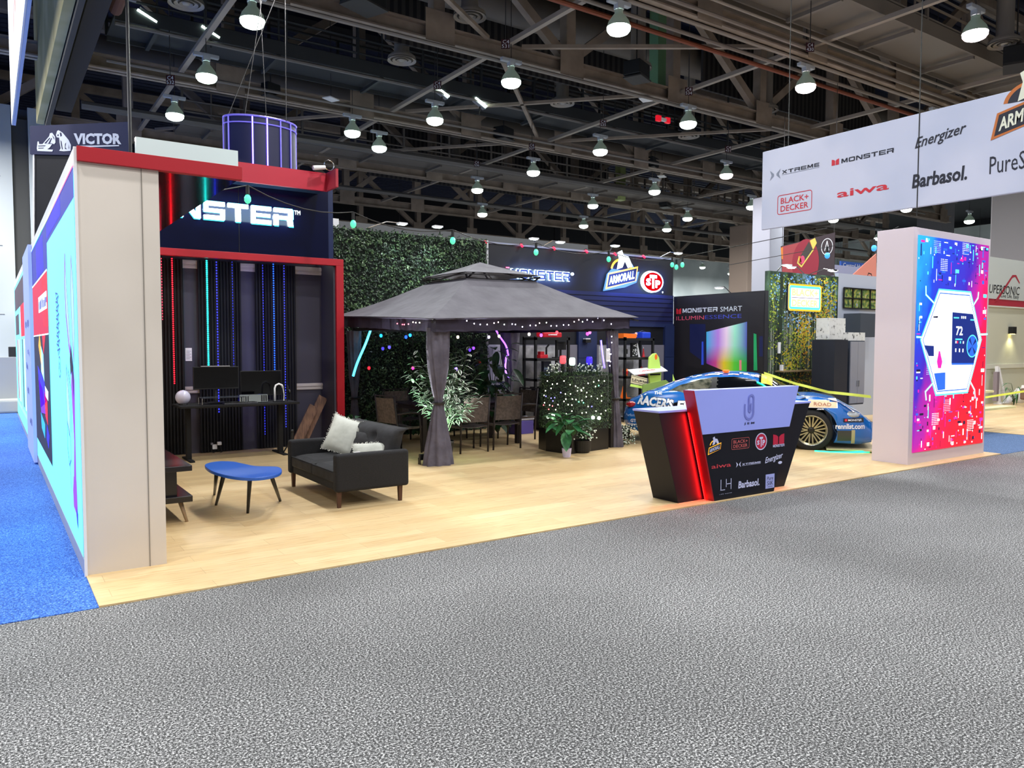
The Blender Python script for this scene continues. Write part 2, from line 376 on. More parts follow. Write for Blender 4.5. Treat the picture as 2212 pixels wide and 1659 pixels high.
# struts in the Y direction with horizontal bracing
def strut(p, q, w, label, nm='roof_brace', mat=None):
    b = MB().bar(p, q, w, w*.8); o = single(b, nm, mat or st1, label, 'brace', 'horizontal steel roof braces'); return o
pale = M('pale steel edge', '#a89c90', .5, .1)
i = 0
for x in (-1.9, 4.9, 11.65, 18.4, 25.2, 32, 39):
    for ya, yb in ((-2, 12.7), (13.1, 17.4), (17.8, 24.4), (24.8, 31.8), (32.2, 39.8)):
        if x > 26 and yb < 13: continue
        strut((x, ya, 9.62), (x, yb, 9.62), .14, 'grey steel roof brace, column %s from left, row %s from front' % (['one', 'two', 'three', 'four', 'five', 'six', 'seven'][i], ['one', 'two', 'three', 'four', 'five'][[-2, 13.1, 17.8, 24.8, 32.2].index(ya)]), mat=pale)
    i += 1
for (x, y, s_) in ((4.9, 13.1, 1), (11.65, 13.1, -1), (18.4, 17.8, -1), (11.65, 17.8, 1), (18.4, 13.1, -1), (25.2, 17.8, -1), (25.2, 24.8, 1), (18.4, 24.8, -1), (11.65, 24.8, -1)):
    y2 = {13.1: 17.4, 17.8: 24.4, 24.8: 31.8}[y]
    strut((x, y, 9.7), (x+s_*6.2, y2, 9.7), .12, 'slanting steel roof brace between trusses', mat=st1)
# purlins and top beams under the deck
for k, y in enumerate((6.5, 10, 15.2, 21, 28, 36)):
    single(MB().box((-10, y-.12, 13.1), (55, y+.12, 13.5)), 'roof_beam', st2, 'dark steel beam under the roof deck, %s from the front' % ['first', 'second', 'third', 'fourth', 'fifth', 'sixth'][k], 'beam', 'beams under the roof deck')
# ventilation ducts
duct = M('duct metal', '#6f665c', .55, .2)
for k, (y, z, r, x0, x1) in enumerate(((15.2, 11.4, .5, 2.9, 30), (19.2, 11.6, .5, 2.9, 45), (28, 10.9, .55, 2.9, 55))):
    single(MB().tube([(x0, y, z), (x1, y, z)], r, 20), 'air_duct', duct, 'long round duct above the trusses, %s from the front' % ['first', 'second', 'third'][k], 'duct', smooth=True)
# pipes and cable trays along the nearest catwalk
def catwalk(Y, w, z, x0, x1, label, hexc, rails=3, rail_h=1.1, step=2.2):
    t = thing('catwalk', label, 'catwalk', (x0, Y, z)); o = Vector((x0, Y, z)); m = M('catwalk'+hexc, hexc, .6, .2)
    MB(o).box((x0, Y-w/2, z), (x1, Y+w/2, z+.08)).box((x0, Y-w/2-.05, z-.12), (x1, Y-w/2, z+.25)).box((x0, Y+w/2, z-.12), (x1, Y+w/2+.05, z+.25)).build('walkway', m, t)
    for s_, nm in ((-1, 'railing'), (1, 'railing')):
        b = MB(o)
        for r in range(rails): b.tube([(x0, Y+s_*w/2, z+rail_h*(r+1)/rails), (x1, Y+s_*w/2, z+rail_h*(r+1)/rails)], .035, 6)
        x = x0
        while x < x1: b.box((x-.04, Y+s_*w/2-.04, z), (x+.04, Y+s_*w/2+.04, z+rail_h)); x += step
        b.build(nm, m, t)
    x = x0+1
    while x < x1: MB(o).box((x-.05, Y-w/2, z-.2), (x+.05, Y+w/2, z-.1)).tube([(x, Y-w/2, z-.1), (x, Y-w/2, 13)], .03, 6).build('hanger', m, t); x += 3.2
    return t
catwalk(11.6, 1.5, 9.9, 3, 34, 'near catwalk with three rail railing at the upper right', '#857d75', 4, 1.3)
catwalk(23.0, 1.6, 10.0, 2.9, 46, 'long dark catwalk crossing from the upper left', '#3c3f42', 3, 1.3)
catwalk(30.5, 1.4, 9.6, 6, 50, 'far catwalk behind the middle lamps', '#77706a', 3, 1.2)
for k, (y, z, r, hx, x0, x1) in enumerate(((12.5, 9.35, .05, '#8a8079', 2.9, 31), (12.9, 9.25, .04, '#9b9189', 2.9, 31), (13.35, 9.2, .05, '#8a7f77', 2.9, 31), (13.9, 9.3, .06, '#8b4a33', 2.9, 31),
       (12.2, 9.5, .035, '#a39a92', 2.9, 31), (17.3, 9.15, .05, '#8d8782', 2.9, 46), (22.2, 9.8, .06, '#777370', 2.9, 46), (24.0, 9.4, .05, '#7f7a76', 2.9, 46), (28.5, 9.3, .14, '#6d6a68', 2.7, 50), (36, 9.3, .12, '#6d6a68', 4, 60))):
    single(MB().tube([(x0, y, z), (x1, y, z)], r, 8), 'service_pipe', M('pipe'+hx, hx, .5, .3), ('rust orange pipe' if hx == '#8b4a33' else 'grey pipe') + ' running along the roof trusses, %s from the front' % ['second', 'third', 'fourth', 'fifth', 'first', 'sixth', 'seventh', 'eighth', 'ninth', 'tenth'][k], 'pipe', 'pipes along the trusses')
# ribbed baffle panels hanging between trusses
rib = noisy('ribbed baffle', [(.45, '#1a191c'), (.55, '#3c3838')], 1.3, .8, 0, kind='wavex')
for k, (x0, x1, y, z0, z1) in enumerate(((9.5, 20.5, 20.2, 10.2, 13.2), (20.5, 31, 18.4, 10.4, 13.2), (15, 30, 34, 9.6, 12.8))):
    single(MB().box((x0, y, z0), (x1, y+.1, z1)), 'ribbed_baffle', rib, ['dark ribbed panel hanging in the middle of the roof', 'dark ribbed panel hanging at the upper right', 'dark ribbed panel far back above the leaf wall'][k], 'panel')
# steel post lit green, the light put into its colour
single(MB().box((18.05, 18.1, 9.6), (18.45, 18.5, 13)), 'steel_post', M('steel in green light', '#7fae84', .5), 'steel post coloured as lit pale green in the roof beside the round diffuser', 'post')
single(MB().box((28.2, 31.0, 9.4), (28.6, 31.4, 13)), 'steel_post', M('lime steel', '#b9c983', .5), 'lime green steel post far back under the catwalk', 'post')
# left header beam with pipes
HB = noisy('olive plaster', [(.4, '#aaa272'), (.6, '#c0b88a')], .8, .8, 2)
single(MB().box((1.32, 6.5, 7.9), (1.5, 26, 13.4)), 'header_beam', HB, 'deep olive grey header beam descending at the upper left', 'beam')
single(MB().box((1.52, 6.5, 7.78), (1.62, 26, 8.2)), 'steel_angle', STEEL, 'thin dark angle bar along the olive header beam', 'beam')
single(MB().box((1.8, 6.5, 8.35), (2.2, 26, 8.7)), 'cable_tray', M('tray', '#2a2629', .7), 'dark cable tray beside the olive header beam', 'tray')
t = thing('rust_pipe', 'rust brown pipe with pale clamps beside the olive beam', 'pipe', (2.5, 6.5, 8.7))
MB((2.5, 6.5, 8.7)).tube([(2.5, 6.5, 8.9), (2.5, 19, 8.9)], .13, 10).build('pipe', M('rust', '#6e4034', .7), t, smooth=True)
for k in range(9): MB((2.5, 6.5, 8.7)).box((2.28, 7.5+k*1.3, 8.74), (2.75, 7.56+k*1.3, 8.77)).build('clamp', GREY, t)
# diffusers
DM = M('diffuser metal', '#aca59c', .5, .1)
def diffuser(px, py, z, label, src=None):
    c = G(px, py, z)
    if src: return dup(src, c, label=label)
    t = thing('air_diffuser', label, 'diffuser', c, group='round ceiling diffusers')
    b = MB()
    for r in (.16, .28, .42): b.lathe([(r, 0), (r-.02, .05), (r-.07, .07), (r-.09, .03)], (0, 0, 0), 28)
    b.lathe([(0, .02), (.08, .0), (.1, .05)], n=20); b.build('rings', DM, t, smooth=True)
    MB().lathe([(.42, .04), (.40, .12), (.22, .25), (.22, 2.4)], n=24).build('neck', DM, t, smooth=True)
    return t
d0 = diffuser(402, 10, 9.9, 'round ceiling diffuser at the top left above the left catwalk')
for px, py, lb in ((1015, 38, 'round ceiling diffuser at the top behind the big truss chord'), (868, 132, 'round ceiling diffuser below the long truss, left of centre'),
                   (1215, 225, 'round ceiling diffuser on a thick neck near the centre'), (1378, 150, 'round ceiling diffuser beside the pale green post'),
                   (1655, 240, 'round ceiling diffuser left of the banner top'), (1488, 296, 'small round ceiling diffuser behind a dome lamp'),
                   (2170, 97, 'round ceiling diffuser at the top right corner'), (985, 365, 'faint round ceiling diffuser above the leaf wall')):
    diffuser(px, py, 9.9, lb, d0)
# black speaker boxes
SPK = M('speaker box', '#15181d', .6)
for px, py, w, lb in ((1375, 175, .75, 'black loudspeaker box hung under the big truss beside the green post'), (1088, 305, .7, 'black loudspeaker box hung near the centre'), (1406, 366, .7, 'black loudspeaker box hung under the far catwalk'),
                      (1437, 450, .7, 'distant black loudspeaker box above the dark sign wall'), (785, 20, .9, 'black box hung from the truss at the top'), (2195, 150, .9, 'black loudspeaker box with metal bracket at the right edge'), (585, 212, .5, 'black box above the round light cage')):
    c = G(px, py, 9.3); t = thing('loudspeaker', lb, 'loudspeaker', c, .4, 'hall loudspeakers')
    MB().cbox((0, 0, .3), (w, w*.7, w*.55)).build('cabinet', SPK, t, bevel=.03); MB().box((-w/2, -w*.4, .02), (w/2, w*.35, .06)).build('bracket', STEEL, t)
    MB().tube([(0, 0, .4), (0, 0, 3.6)], .02, 6).build('hanger', STEEL, t)
# small red and white position tags
TAGM = M('tag red', '#3a0b18', .6)
for px, py, z, w, st, lb in ((368, 173, 8.6, .38, 'C4\n532', 'red position tag at the upper left'), (1092, 95, 8.9, .34, 'C4\n531', 'red position tag above the centre dome lamp'), (1750, 102, 8.8, .32, 'C4\n430', 'red position tag left of the banner top'),
        (945, 184, 8.8, .34, 'C4\n533', 'red position tag above a dome lamp left of centre'), (1488, 197, 8.8, .34, 'C4\n534', 'red position tag right of centre'), (1303, 266, 8.8, .34, 'C4\n535', 'red position tag under the big truss'),
        (1573, 322, 8.8, .36, 'C4\n431', 'red position tag above the pinkish dome lamp'), (1030, 354, 8.8, .36, 'C4\n536', 'red position tag above the leaf wall'), (1149, 317, 8.8, .36, 'C4\n537', 'red position tag above a small centre lamp')):
    c = G(px, py, z); w *= .62; t = thing('position_tag', lb, 'tag', c, group='red position tags'); fr = frame((0, 0, 0), RT, (0, 0, 1))
    MB().prism(fr, [(-w/2, -w*.55), (w/2, -w*.55), (w/2, w*.55), (-w/2, w*.55)], -.01, 0).build('plate', TAGM, t)
    MB().text(fr, st, -w*.42, -w*.45, w*.84, w*.9, .004).build('lettering', LETW, t)
    MB().tube([(0, 0, w*.5), (0, 0, 12.9-z)], .012, 5).build('wire', STEEL, t)
# ---------------------------------------------------------------- high-bay lamps
lens_w = M('lamp lens white', '#ffffff', .5, emit=9, ecol='#f2fff8'); lens_g = M('lamp lens greenish', '#ffffff', .5, emit=9, ecol='#e2fff0'); lens_p = M('lamp lens pinkish', '#ffffff', .5, emit=9, ecol='#ffe6ea')
dome = M('lamp dome', '#b0bab0', .3, .2, emit=.05, ecol='#c8f0d2'); LW = M('lamp ballast', '#b9bfc8', .4)
def lamp(loc, lens, label, src=None, power=True, col=(1, 1, 1)):
    if src:
        t = dup(src, loc, label=label); t.scale = (.93,)*3
        for c in t.children:
            if c.name.startswith('lens'): c.data = c.data.copy(); c.data.materials[0] = lens
    else:
        t = thing('high_bay_lamp', label, 'lamp', loc, group='high-bay dome lamps'); t.scale = (.93,)*3
        MB().lathe([(0, -.08), (.14, -.07), (.23, -.03), (.275, .03), (.28, .09), (.27, .12)], n=24).build('lens', lens, t, smooth=True)
        MB().lathe([(.285, .1), (.275, .14), (.24, .24), (.15, .36), (.1, .42), (.1, .5)], n=24).build('dome', dome, t, smooth=True)
        MB().box((-.1, -.08, .5), (.1, .08, .72)).box((-.34, -.07, .62), (.34, .07, .72)).build('ballast', LW, t, bevel=.015)
        MB().tube([(0, 0, .7), (0, 0, 4.4)], .012, 5).build('cable', STEEL, t)
    if power:
        l = area('lamp_or_fill_light', (loc[0], loc[1], loc[2]-.08), LAMP_W, .5, col)
    return t
LAMP_W = 185
names = {(4.9, 17.1): 'at the top left, hung over the black office niche', (4.9, 21.3): 'above the left catwalk, second on the left', (4.9, 25.4): 'low at the left, above the white header panel', (11.65, 12.9): 'at the top, large, right of centre',
 (11.65, 17.1): 'at the top centre under the truss', (11.65, 21.3): 'left of centre over the leaf wall', (11.65, 25.4): 'small, right of the round light cage', (18.4, 8.6): 'brightest, pinkish, at the upper right', (18.4, 12.9): 'over the left end of the white logo banner',
 (18.4, 17.1): 'right of centre below the truss', (18.4, 21.3): 'in the middle above the garage sign wall', (18.4, 25.4): 'small, near the picture centre', (18.4, 29.7): 'small, above the gazebo peak', (25.2, 21.3): 'pinkish, left of the white banner', (25.2, 25.4): 'small, above the two round signs',
 (25.2, 29.7): 'tiny, far back in the centre row', (32, 25.4): 'small, just left of the banner edge', (32, 29.7): 'tiny, under the big far truss', (39, 21.3): 'small, directly under the banner', (39, 25.4): 'tiny, under the banner left half',
 (45.6, 21.3): 'small, under the banner right half', (22, 35): 'tiny, low above the leaf wall', (29, 35): 'tiny, low above the dark sign wall', (34, 33.2): 'tiny, right of the low centre lamps', (10.1, 24.1): 'with a short mount, just right of the light cage'}
src = None
for (x, y), lb in names.items():
    pk = (x, y) in ((18.4, 8.6), (25.2, 21.3), (18.4, 12.9)); gr = x < 12
    src0 = lamp((x, y, 8.5), lens_p if pk else (lens_g if gr else lens_w), 'dome-shaped hanging hall lamp, ' + lb, src, True, (1, .93, .95) if pk else ((.93, 1, .96) if gr else (1, 1, 1)))
    src = src or src0
# the grid continues over and behind the viewer, out of frame: these only light
for x in (-8.7, -1.9, 4.9, 11.65, 18.4):
    for y in (-4.2, 0, 4.3, 8.6, 12.9):
        if (x, y) in names: continue
        area('lamp_or_fill_light', (x, y, 8.42), LAMP_W, .5)
for x, y in ((-8.7, 17.1), (-8.7, 25.4), (-1.9, 17.1), (-1.9, 21.3), (-1.9, 28), (-4, 25), (-6, 20), (-1.5, 26), (-5, 28), (25.2, 12.9), (25.2, 8.6), (32, 12.9), (32, 17.1), (45, 35), (58, 40), (60, 20), (22, 45), (40, 48), (8, 45), (70, 45), (50, 50), (60, 50), (52, 40), (66, 30), (75, 20), (75, 32), (72, 12), (48, 28), (30, 20), (38, 12)):  # outer grid lamps, with extra lights added to brighten far and left walls
    area('lamp_or_fill_light', (x, y, 8.42), LAMP_W, .5)
    if x > 20 and (x, y) != (32, 12.9): lamp((x, y, 8.5), lens_w, 'tiny distant dome-shaped hall lamp added with the back row lights', src, False)
for x, y in ((48, 49), (56, 50), (64, 49), (72, 46), (74, 36), (75, 26), (74, 16)):  # stronger lights added to brighten the far walls, each given a lamp shell
    area('lamp_or_fill_light', (x, y, 8.8), 800, .5, (.93, 1, 1)); lamp((x, y, 8.88), lens_w, 'tiny distant dome-shaped hall lamp added with the back row lights', src, False)
area('lamp_or_fill_light', (-3, 24, 8.4), 200, .5)  # light added to brighten the pale left wall
w = bpy.data.worlds.new('world'); bpy.context.scene.world = w; w.use_nodes = True
w.node_tree.nodes['Background'].inputs[0].default_value = (1, .93, .86, 1); w.node_tree.nodes['Background'].inputs[1].default_value = .16

# floodlights clamped on the catwalk rail, white boards and a red beacon in the roof
for px, py, Y, lb in ((320, 40, 22.3, 'left floodlight on the long catwalk rail'), (456, 74, 22.3, 'second floodlight on the long catwalk rail'), (955, 202, 22.3, 'floodlight on the catwalk rail left of the centre lamp'), (1037, 224, 22.3, 'rightmost floodlight on the long catwalk rail')):
    p = PY(px, py, Y); t = thing('rail_floodlight', lb, 'light', p, group='catwalk floodlights'); MB().bar((-.25, -.05, .12), (.2, .0, -.08), .16, .2).build('head', GREY, t); MB().bar((-.28, -.13, .1), (.18, -.1, -.1), .12, .05).build('lens', lens_g, t); MB().bar((0, 0, -.05), (0, .05, -.35), .04).build('bracket', STEEL, t)
for px, py, lb in ((715, 215, 'small white board hung in the roof left of centre'), (1395, 216, 'small white board hung below the black speaker'), (1430, 382, 'small white board hung under the far catwalk')):
    p = G(px, py, 9.2); t = thing('hanging_board', lb, 'board', p, .5, 'white boards in the roof'); MB().box((-.22, -.16, 0), (.22, .16, .03)).build('board', WHITE, t); MB().tube([(0, 0, .03), (0, 0, 3.6)], .01, 5).build('wire', STEEL, t)
p = G(1432, 264, 9.0); t = thing('beacon', 'red and white beacon hung on a brace near the centre right', 'light', p); MB().box((-.3, -.05, 0), (-.12, .05, .18)).box((.12, -.05, 0), (.3, .05, .18)).build('red_lens', M('beacon red', '#80101c', .4, emit=.5, ecol='#ff1830'), t); MB().box((-.12, -.05, .03), (.12, .05, .13)).build('body', WHITE, t); MB().tube([(0, 0, .1), (0, 0, 3.8)], .01, 5).build('wire', STEEL, t)
# ================================================================ left display wall of the booth
BEIGE = noisy('beige laminate', [(.4, '#cdc4b9'), (.6, '#d8cfc4')], .8, .55, 2)
w = struct(MB().box((.53, 6.0, 0), (1.04, 20, 2.86)).build('wall_front', BEIGE), 'thick beige booth wall at the left', 'wall')
MB().box((.925, 5.996, 0), (.93, 6.0, 2.86)).build('panel_joint', M('joint', '#7c766e', .8), w)
MB().box((.515, 6.0, 0), (.53, 20, .11)).build('plinth', M('plinth', '#a9adba', .5), w)
MB().box((.515, 6.0, 2.835), (.53, 20, 2.95)).build('white_frame', WHITE, w)
MB().box((.512, 5.99, .0), (.53, 6.015, 2.95)).build('corner_trim', WHITE, w)
t = thing('header_fascia', 'long red fascia board on top of the beige wall end', 'fascia', (1.07, 6.0, 2.86))
MB((1.07, 6.0, 2.86)).box((.53, 5.97, 2.855), (1.62, 6.03, 2.955)).build('front_board', RED, t, bevel=.003)
GB = M('gloss black panel', '#06070c', .13, coat=.3)
single(MB().box((.6, 6.04, 2.862), (1.6, 11.3, 2.89)), 'gloss_soffit', GB, 'glossy black overhead panel reflecting the coloured strips', 'panel')
# backlit prints on the outer face; each is a flat fabric lit from behind
def P_(name, h, e=.85): return M('print '+name, h, .7, emit=e, ecol=h)
cy, nv, bl, pr, mg, rd, bk, wh, og, lb, vi = (P_('cyan', '#6fdff2'), P_('navy', '#2a2f86'), P_('blue', '#2a22e6'), P_('purple', '#8338d8'), P_('crimson', '#b01838'), P_('scarlet', '#e0182e'),
      P_('black', '#1c1a30', .6), P_('white', '#e6f6ff', 1.0), P_('amber', '#e8a030'), P_('lightblue', '#8cc8f6'), P_('violet', '#6a2ad0'))
FL = FX(.512, 0, 0)
def yz(pts): return [(-y, z) for y, z in pts]
t = thing('backlit_print', 'large glowing cyan print with purple drawing near the beige corner', 'print', (.512, 8, .13)); o = Vector((.512, 8, .13))
MB(o).rect(FL, -12.0, .13, 5.95, 2.7, 0).build('fabric', cy, t)
b = MB(o); b.poly(FL, yz([(6.05, 2.62), (12, 2.62), (12, 2.83), (6.05, 2.83)]), .001, 0); b.poly(FL, yz([(8.95, 2.36), (12, 2.36), (12, 2.62), (8.95, 2.62)]), .001, 0)
b.poly(FL, yz([(7.2, 2.66), (8.9, 2.66), (8.9, 2.8), (7.2, 2.82)]), .002, 1); b.poly(FL, yz([(9.6, 2.4), (10.9, 2.4), (10.9, 2.8), (9.6, 2.78)]), .002, 1)
b.build('night_sky', [nv, bl], t)
b = MB(o)
def lp(pts, w_, d=.003, mi=0): b.line(FL, yz(pts), w_, d, mi)
b.poly(FL, yz([(6.86, 2.3), (6.95, 2.1), (6.9, 1.85), (6.72, 1.62), (6.55, 1.5), (6.68, 1.8), (6.8, 2.05)]), .0015, 4); b.poly(FL, yz([(6.35, 2.25), (6.45, 2.0), (6.4, 1.7), (6.35, 1.5), (6.25, 1.7), (6.24, 2.0)]), .0015, 4); b.poly(FL, yz([(7.0, 1.45), (7.1, 1.2), (7.05, 1.0), (6.85, .9), (6.78, 1.1), (6.9, 1.3)]), .0015, 4)
lobe = [(6.86, 2.3), (6.95, 2.1), (6.9, 1.85), (6.72, 1.62), (6.55, 1.5)]; lp(lobe, .05, mi=0); lp([(6.86, 2.3), (6.8, 2.05), (6.68, 1.8), (6.55, 1.5)], .03, mi=0)
lp([(6.35, 2.25), (6.45, 2.0), (6.4, 1.7), (6.35, 1.5)], .03); lp([(6.35, 2.25), (6.24, 2.0), (6.25, 1.7), (6.35, 1.5)], .03)
b.poly(FL, yz([(6.5, 1.55), (6.62, 1.3), (6.5, .9), (6.6, .62), (6.42, .6), (6.4, 1.0), (6.35, 1.35)]), .002, 0)
b.poly(FL, yz([(6.62, .62), (6.7, .5), (6.68, .38), (6.5, .36), (6.42, .28), (6.36, .34), (6.4, .62)]), .0025, 0)
b.poly(FL, yz([(6.46, .42), (6.44, .3), (6.36, .26), (6.34, .38)]), .003, 1)
b.poly(FL, yz([(6.55, 1.62), (6.66, 1.5), (6.62, 1.38), (6.5, 1.42), (6.42, 1.2), (6.38, 1.45)]), .004, 3)
for q in ([(7.0, 1.45), (7.1, 1.2), (7.05, 1.0), (6.85, .9), (6.78, 1.1), (6.9, 1.3), (7.0, 1.45)], [(7.05, .98), (7.1, .8), (6.95, .66), (6.8, .72), (6.8, .9)], [(6.86, 1.42), (6.7, 1.3), (6.66, 1.1), (6.72, .95)], [(6.9, .66), (6.85, .5)]): lp(q, .02, mi=2)
b.build('drawing', [pr, P_('inkblue', '#2436b8'), P_('ink', '#2b4fd0'), bk, P_('ice', '#8fc4f8')], t)
b = MB(o); z = 1.5
for k in range(7): lp([(7.85-k*.02, z+.02), (7.95, z+.12), (7.7, z+.1), (7.78, z+.02), (7.6, z+.08), (7.88, z+.06)], .016, mi=0); z += .075
b.ring(FL, -7.7, 1.42, .1, .12, .003, 0, 24, .8); lp([(7.78, 1.4), (7.7, 1.46), (7.62, 1.38)], .02)
b.build('scribble', P_('ink2', '#31508f'), t)
t = thing('backlit_print', 'glowing red and black gaming print behind the cyan one', 'print', (.511, 10.4, .38)); o = Vector((.511, 10.4, .38))
F2 = FX(.508, 0, 0)
MB(o).rect(F2, -11.95, .38, 2.97, 1.98, 0).build('fabric', bk, t)
b = MB(o); b.poly(F2, yz([(8.98, 1.72), (11.95, 1.72), (11.95, 2.36), (8.98, 2.36)]), .001, 0); b.poly(F2, yz([(8.98, 1.8), (9.8, 1.8), (9.8, 2.36), (8.98, 2.36)]), .002, 1)
b.poly(F2, yz([(9.5, 1.72), (9.9, 1.5), (10.1, 1.72)]), .002, 1); b.poly(F2, yz([(9.1, 1.98), (10.6, 1.98), (10.6, 2.16), (9.1, 2.16)]), .003, 2)
scrawl(b, F2, -10.5, 2.01, 1.3, .12, 7, 3, .005, 5); b.line(F2, yz([(8.98, 2.36), (11.95, 2.36)]), .02, .003, 2); b.line(F2, yz([(8.98, 1.72), (11.95, 1.72)]), .015, .003, 2)
b.build('red_field', [mg, rd, wh, nv], t)
b = MB(o)
for pts, mi in (([(10.6, 1.75), (10.9, 1.6), (10.2, 1.25), (10.0, 1.3)], 0), ([(10.4, 1.6), (10.5, 1.3), (9.9, 1.2), (9.95, 1.5)], 1), ([(11.2, 1.35), (9.9, 1.2), (9.6, 1.0), (10.8, .85)], 2), ([(11.1, 1.2), (10.3, 1.1), (9.8, .85), (10.7, .8)], 3),
                ([(10.0, 1.1), (9.5, 1.0), (9.5, .75), (9.9, .82)], 4), ([(10.8, .8), (10.0, .72), (10.1, .55), (10.7, .62)], 5), ([(9.7, .75), (9.3, .66), (9.5, .5), (9.8, .58)], 2), ([(9.85, 1.16), (9.3, 1.12), (9.35, 1.02), (9.8, 1.05)], 6)):
    b.poly(F2, yz(pts), .002, mi)
b.build('neon_scene', [og, lb, bl, vi, rd, P_('azure', '#2aa0f0'), wh], t)
# rainbow strip
rs = M('rainbow strip', '#ffffff', .5); nt, n, l, bs = nodes(rs)
tc = n.new('ShaderNodeTexCoord'); sx = n.new('ShaderNodeSeparateXYZ'); l.new(tc.outputs['Generated'], sx.inputs[0])
r_ = ramp(n, [(0, '#f0302a'), (.3, '#f09a2a'), (.45, '#e8e84a'), (.62, '#3ad060'), (.8, '#30b0e8'), (1, '#3050f0')]); l.new(sx.outputs[1], r_.inputs[0]); l.new(r_.outputs[0], bs.inputs['Emission Color']); bs.inputs['Emission Strength'].default_value = 1
single(MB().box((.505, 6.02, 2.825), (.515, 12, 2.845)), 'light_strip', rs, 'thin rainbow light strip along the top of the glowing wall', 'light strip')
# totem and farther prints
t = thing('print_panel', 'pale periwinkle panel with small dark logos on the left wall', 'panel', (.47, 12.8, 0)); o = Vector((.47, 12.8, 0))
peri = M('periwinkle fabric', '#93a4de', .7, emit=.35, ecol='#93a4de')
MB(o).box((.47, 12.02, .03), (.51, 13.9, 2.93)).build('board', peri, t)
FT = FX(.468, 0, 0); b = MB(o)
for y, z, w_ in ((12.5, 1.85, .5), (13.2, 1.85, .45), (12.6, 1.45, .6), (13.1, .9, .5), (12.5, .5, .6), (13.3, 1.25, .4)): scrawl(b, FT, -y-w_/2, z, w_, .11, 4, 0, .003, int(y*z*10))
b.build('lettering', P_('dimnavy', '#38427a', .4), t)
t = thing('backlit_print', 'farthest glowing print with white columns and red square', 'print', (.5, 17, .1)); o = Vector((.5, 17, .1)); F3 = FX(.505, 0, 0)
MB(o).rect(F3, -19.9, .12, 5.9, 2.7, 0).build('fabric', cy, t)
b = MB(o)
for y0, y1, z0, z1, mi in ((14.2, 19.6, 2.3, 2.75, 0), (14.2, 16.5, 1.75, 2.3, 1), (14.0, 14.4, .6, 1.7, 0), (15.0, 15.3, .5, 1.7, 2), (15.8, 16.2, .5, 1.7, 0), (16.6, 17.0, .4, 2.2, 3), (17.4, 19.4, 1.8, 2.2, 0), (17.5, 17.9, .5, 1.7, 2), (18.4, 18.8, .5, 1.7, 4), (14.0, 19.8, .36, .44, 3)):
    b.rect(F3, -y1, z0, y1-y0, z1-z0, .002, mi)
b.build('picture', [P_('brown', '#4a3a40', .5), rd, wh, lb, mg], t)
# ================================================================ office niche
YB, YF = 11.9, 11.35
PL = M('plum grey wall', '#3a3845', .6); NAVY = M('gloss navy panel', '#040a2a', .16, spec=.35)
struct(MB().box((.6, YB, 0), (4.5, YB+.1, 2.95)).build('wall_back_office', PL), 'plum grey back wall of the office niche', 'wall')
struct(MB().box((4.43, YF+.02, 0), (4.5, YB, 2.95)).build('wall_right_office', PL), 'short dark right side wall of the office niche', 'wall')
TRM = M('chair rail', '#b9b2ae', .5)
def trimbar(x0, x1, z, h, nm, lab, y=YB):
    b = MB().box((x0, y-.02, z), (x1, y, z+h)).box((x0, y-.035, z+h*.55), (x1, y-.02, z+h*.9)).box((x0, y-.028, z+h*.1), (x1, y-.02, z+h*.35))
    struct(b.build(nm, TRM), lab, 'trim')
trimbar(1.1, 4.43, .9, .1, 'trim_3', 'white chair rail of the office niche'); trimbar(1.1, 4.43, 2.72, .12, 'trim_4', 'white crown moulding of the office niche')
BLK = M('matte black felt', '#07070a', .85)
for x0, x1, lb_ in ((1.1, 2.35, 'black slatted panel at the left of the office niche'), (2.55, 3.16, 'black slatted panel behind the desk monitors'), (3.38, 4.0, 'black slatted panel right of the desk')):
    b = MB().box((x0, YB-.045, .02), (x1, YB-.04+.003, 2.84)); x = x0
    while x < x1-.02: b.box((x, YB-.07, .02), (x+.022, YB-.045, 2.84)); x += .045
    single(b, 'slat_panel', BLK, lb_, 'panel', 'black slatted panels')
t = thing('portal_frame', 'red portal frame around the black office niche', 'frame', (4.5, YF, 0)); o = Vector((4.5, YF, 0))
MB(o).box((.6, YF-.03, 2.83), (4.58, YF+.07, 2.93)).build('lintel', RED, t, bevel=.004); MB(o).box((4.46, YF-.03, 0), (4.58, YF+.07, 2.83)).build('post', RED, t, bevel=.004)
MB(o).box((4.5, YF+.07, 0), (4.58, YB+.1, 2.93)).build('side_board', M('dark red laminate', '#8a1224', .5), t)
# sign wall above
t = thing('sign_wall', 'glossy navy wall with glowing white letters above the office niche', 'sign', (2.5, YF+.02, 2.935)); o = Vector((2.5, YF+.02, 2.935))
MB(o).box((1.2, YF+.02, 2.935), (4.36, YF+.2, 4.12)).build('panel', NAVY, t); MB(o).box((3.02, YF+.016, 2.94), (3.026, YF+.021, 3.95)).build('panel_joint', BLACK, t)
MB(o).box((4.36, YF+.03, 2.935), (4.44, YF+.3, 4.1)).build('side_panel', M('navy side', '#10204a', .3), t)
FS = FY(0, YF+.02, 0); lg = M('glowing white letters', '#ffffff', .5, emit=5, ecol='#e4fbff'); le = M('cyan letter edge', '#1a7f9a', .5, emit=1.4, ecol='#38d8ff')
def tilt(px0, py0, px1, py1, fr): return hit(fr, px0, py0), hit(fr, px1, py1)
b = MB(o); W7 = 1.26/(4+.48)*(7+.96); b.sq(FS, 'MONSTER', 3.80-W7, 3.37, W7, .25, .05, 0, ext=.05); b.text(FS, 'TM', 3.82, 3.55, .09, .06, .04)
b.build('letters', lg, t)
b = MB(o); b.sq(FS, 'MONSTER', 3.79-W7-.005, 3.355, W7+.03, .275, .02, 0, ext=.018); b.build('letter_halo', le, t)
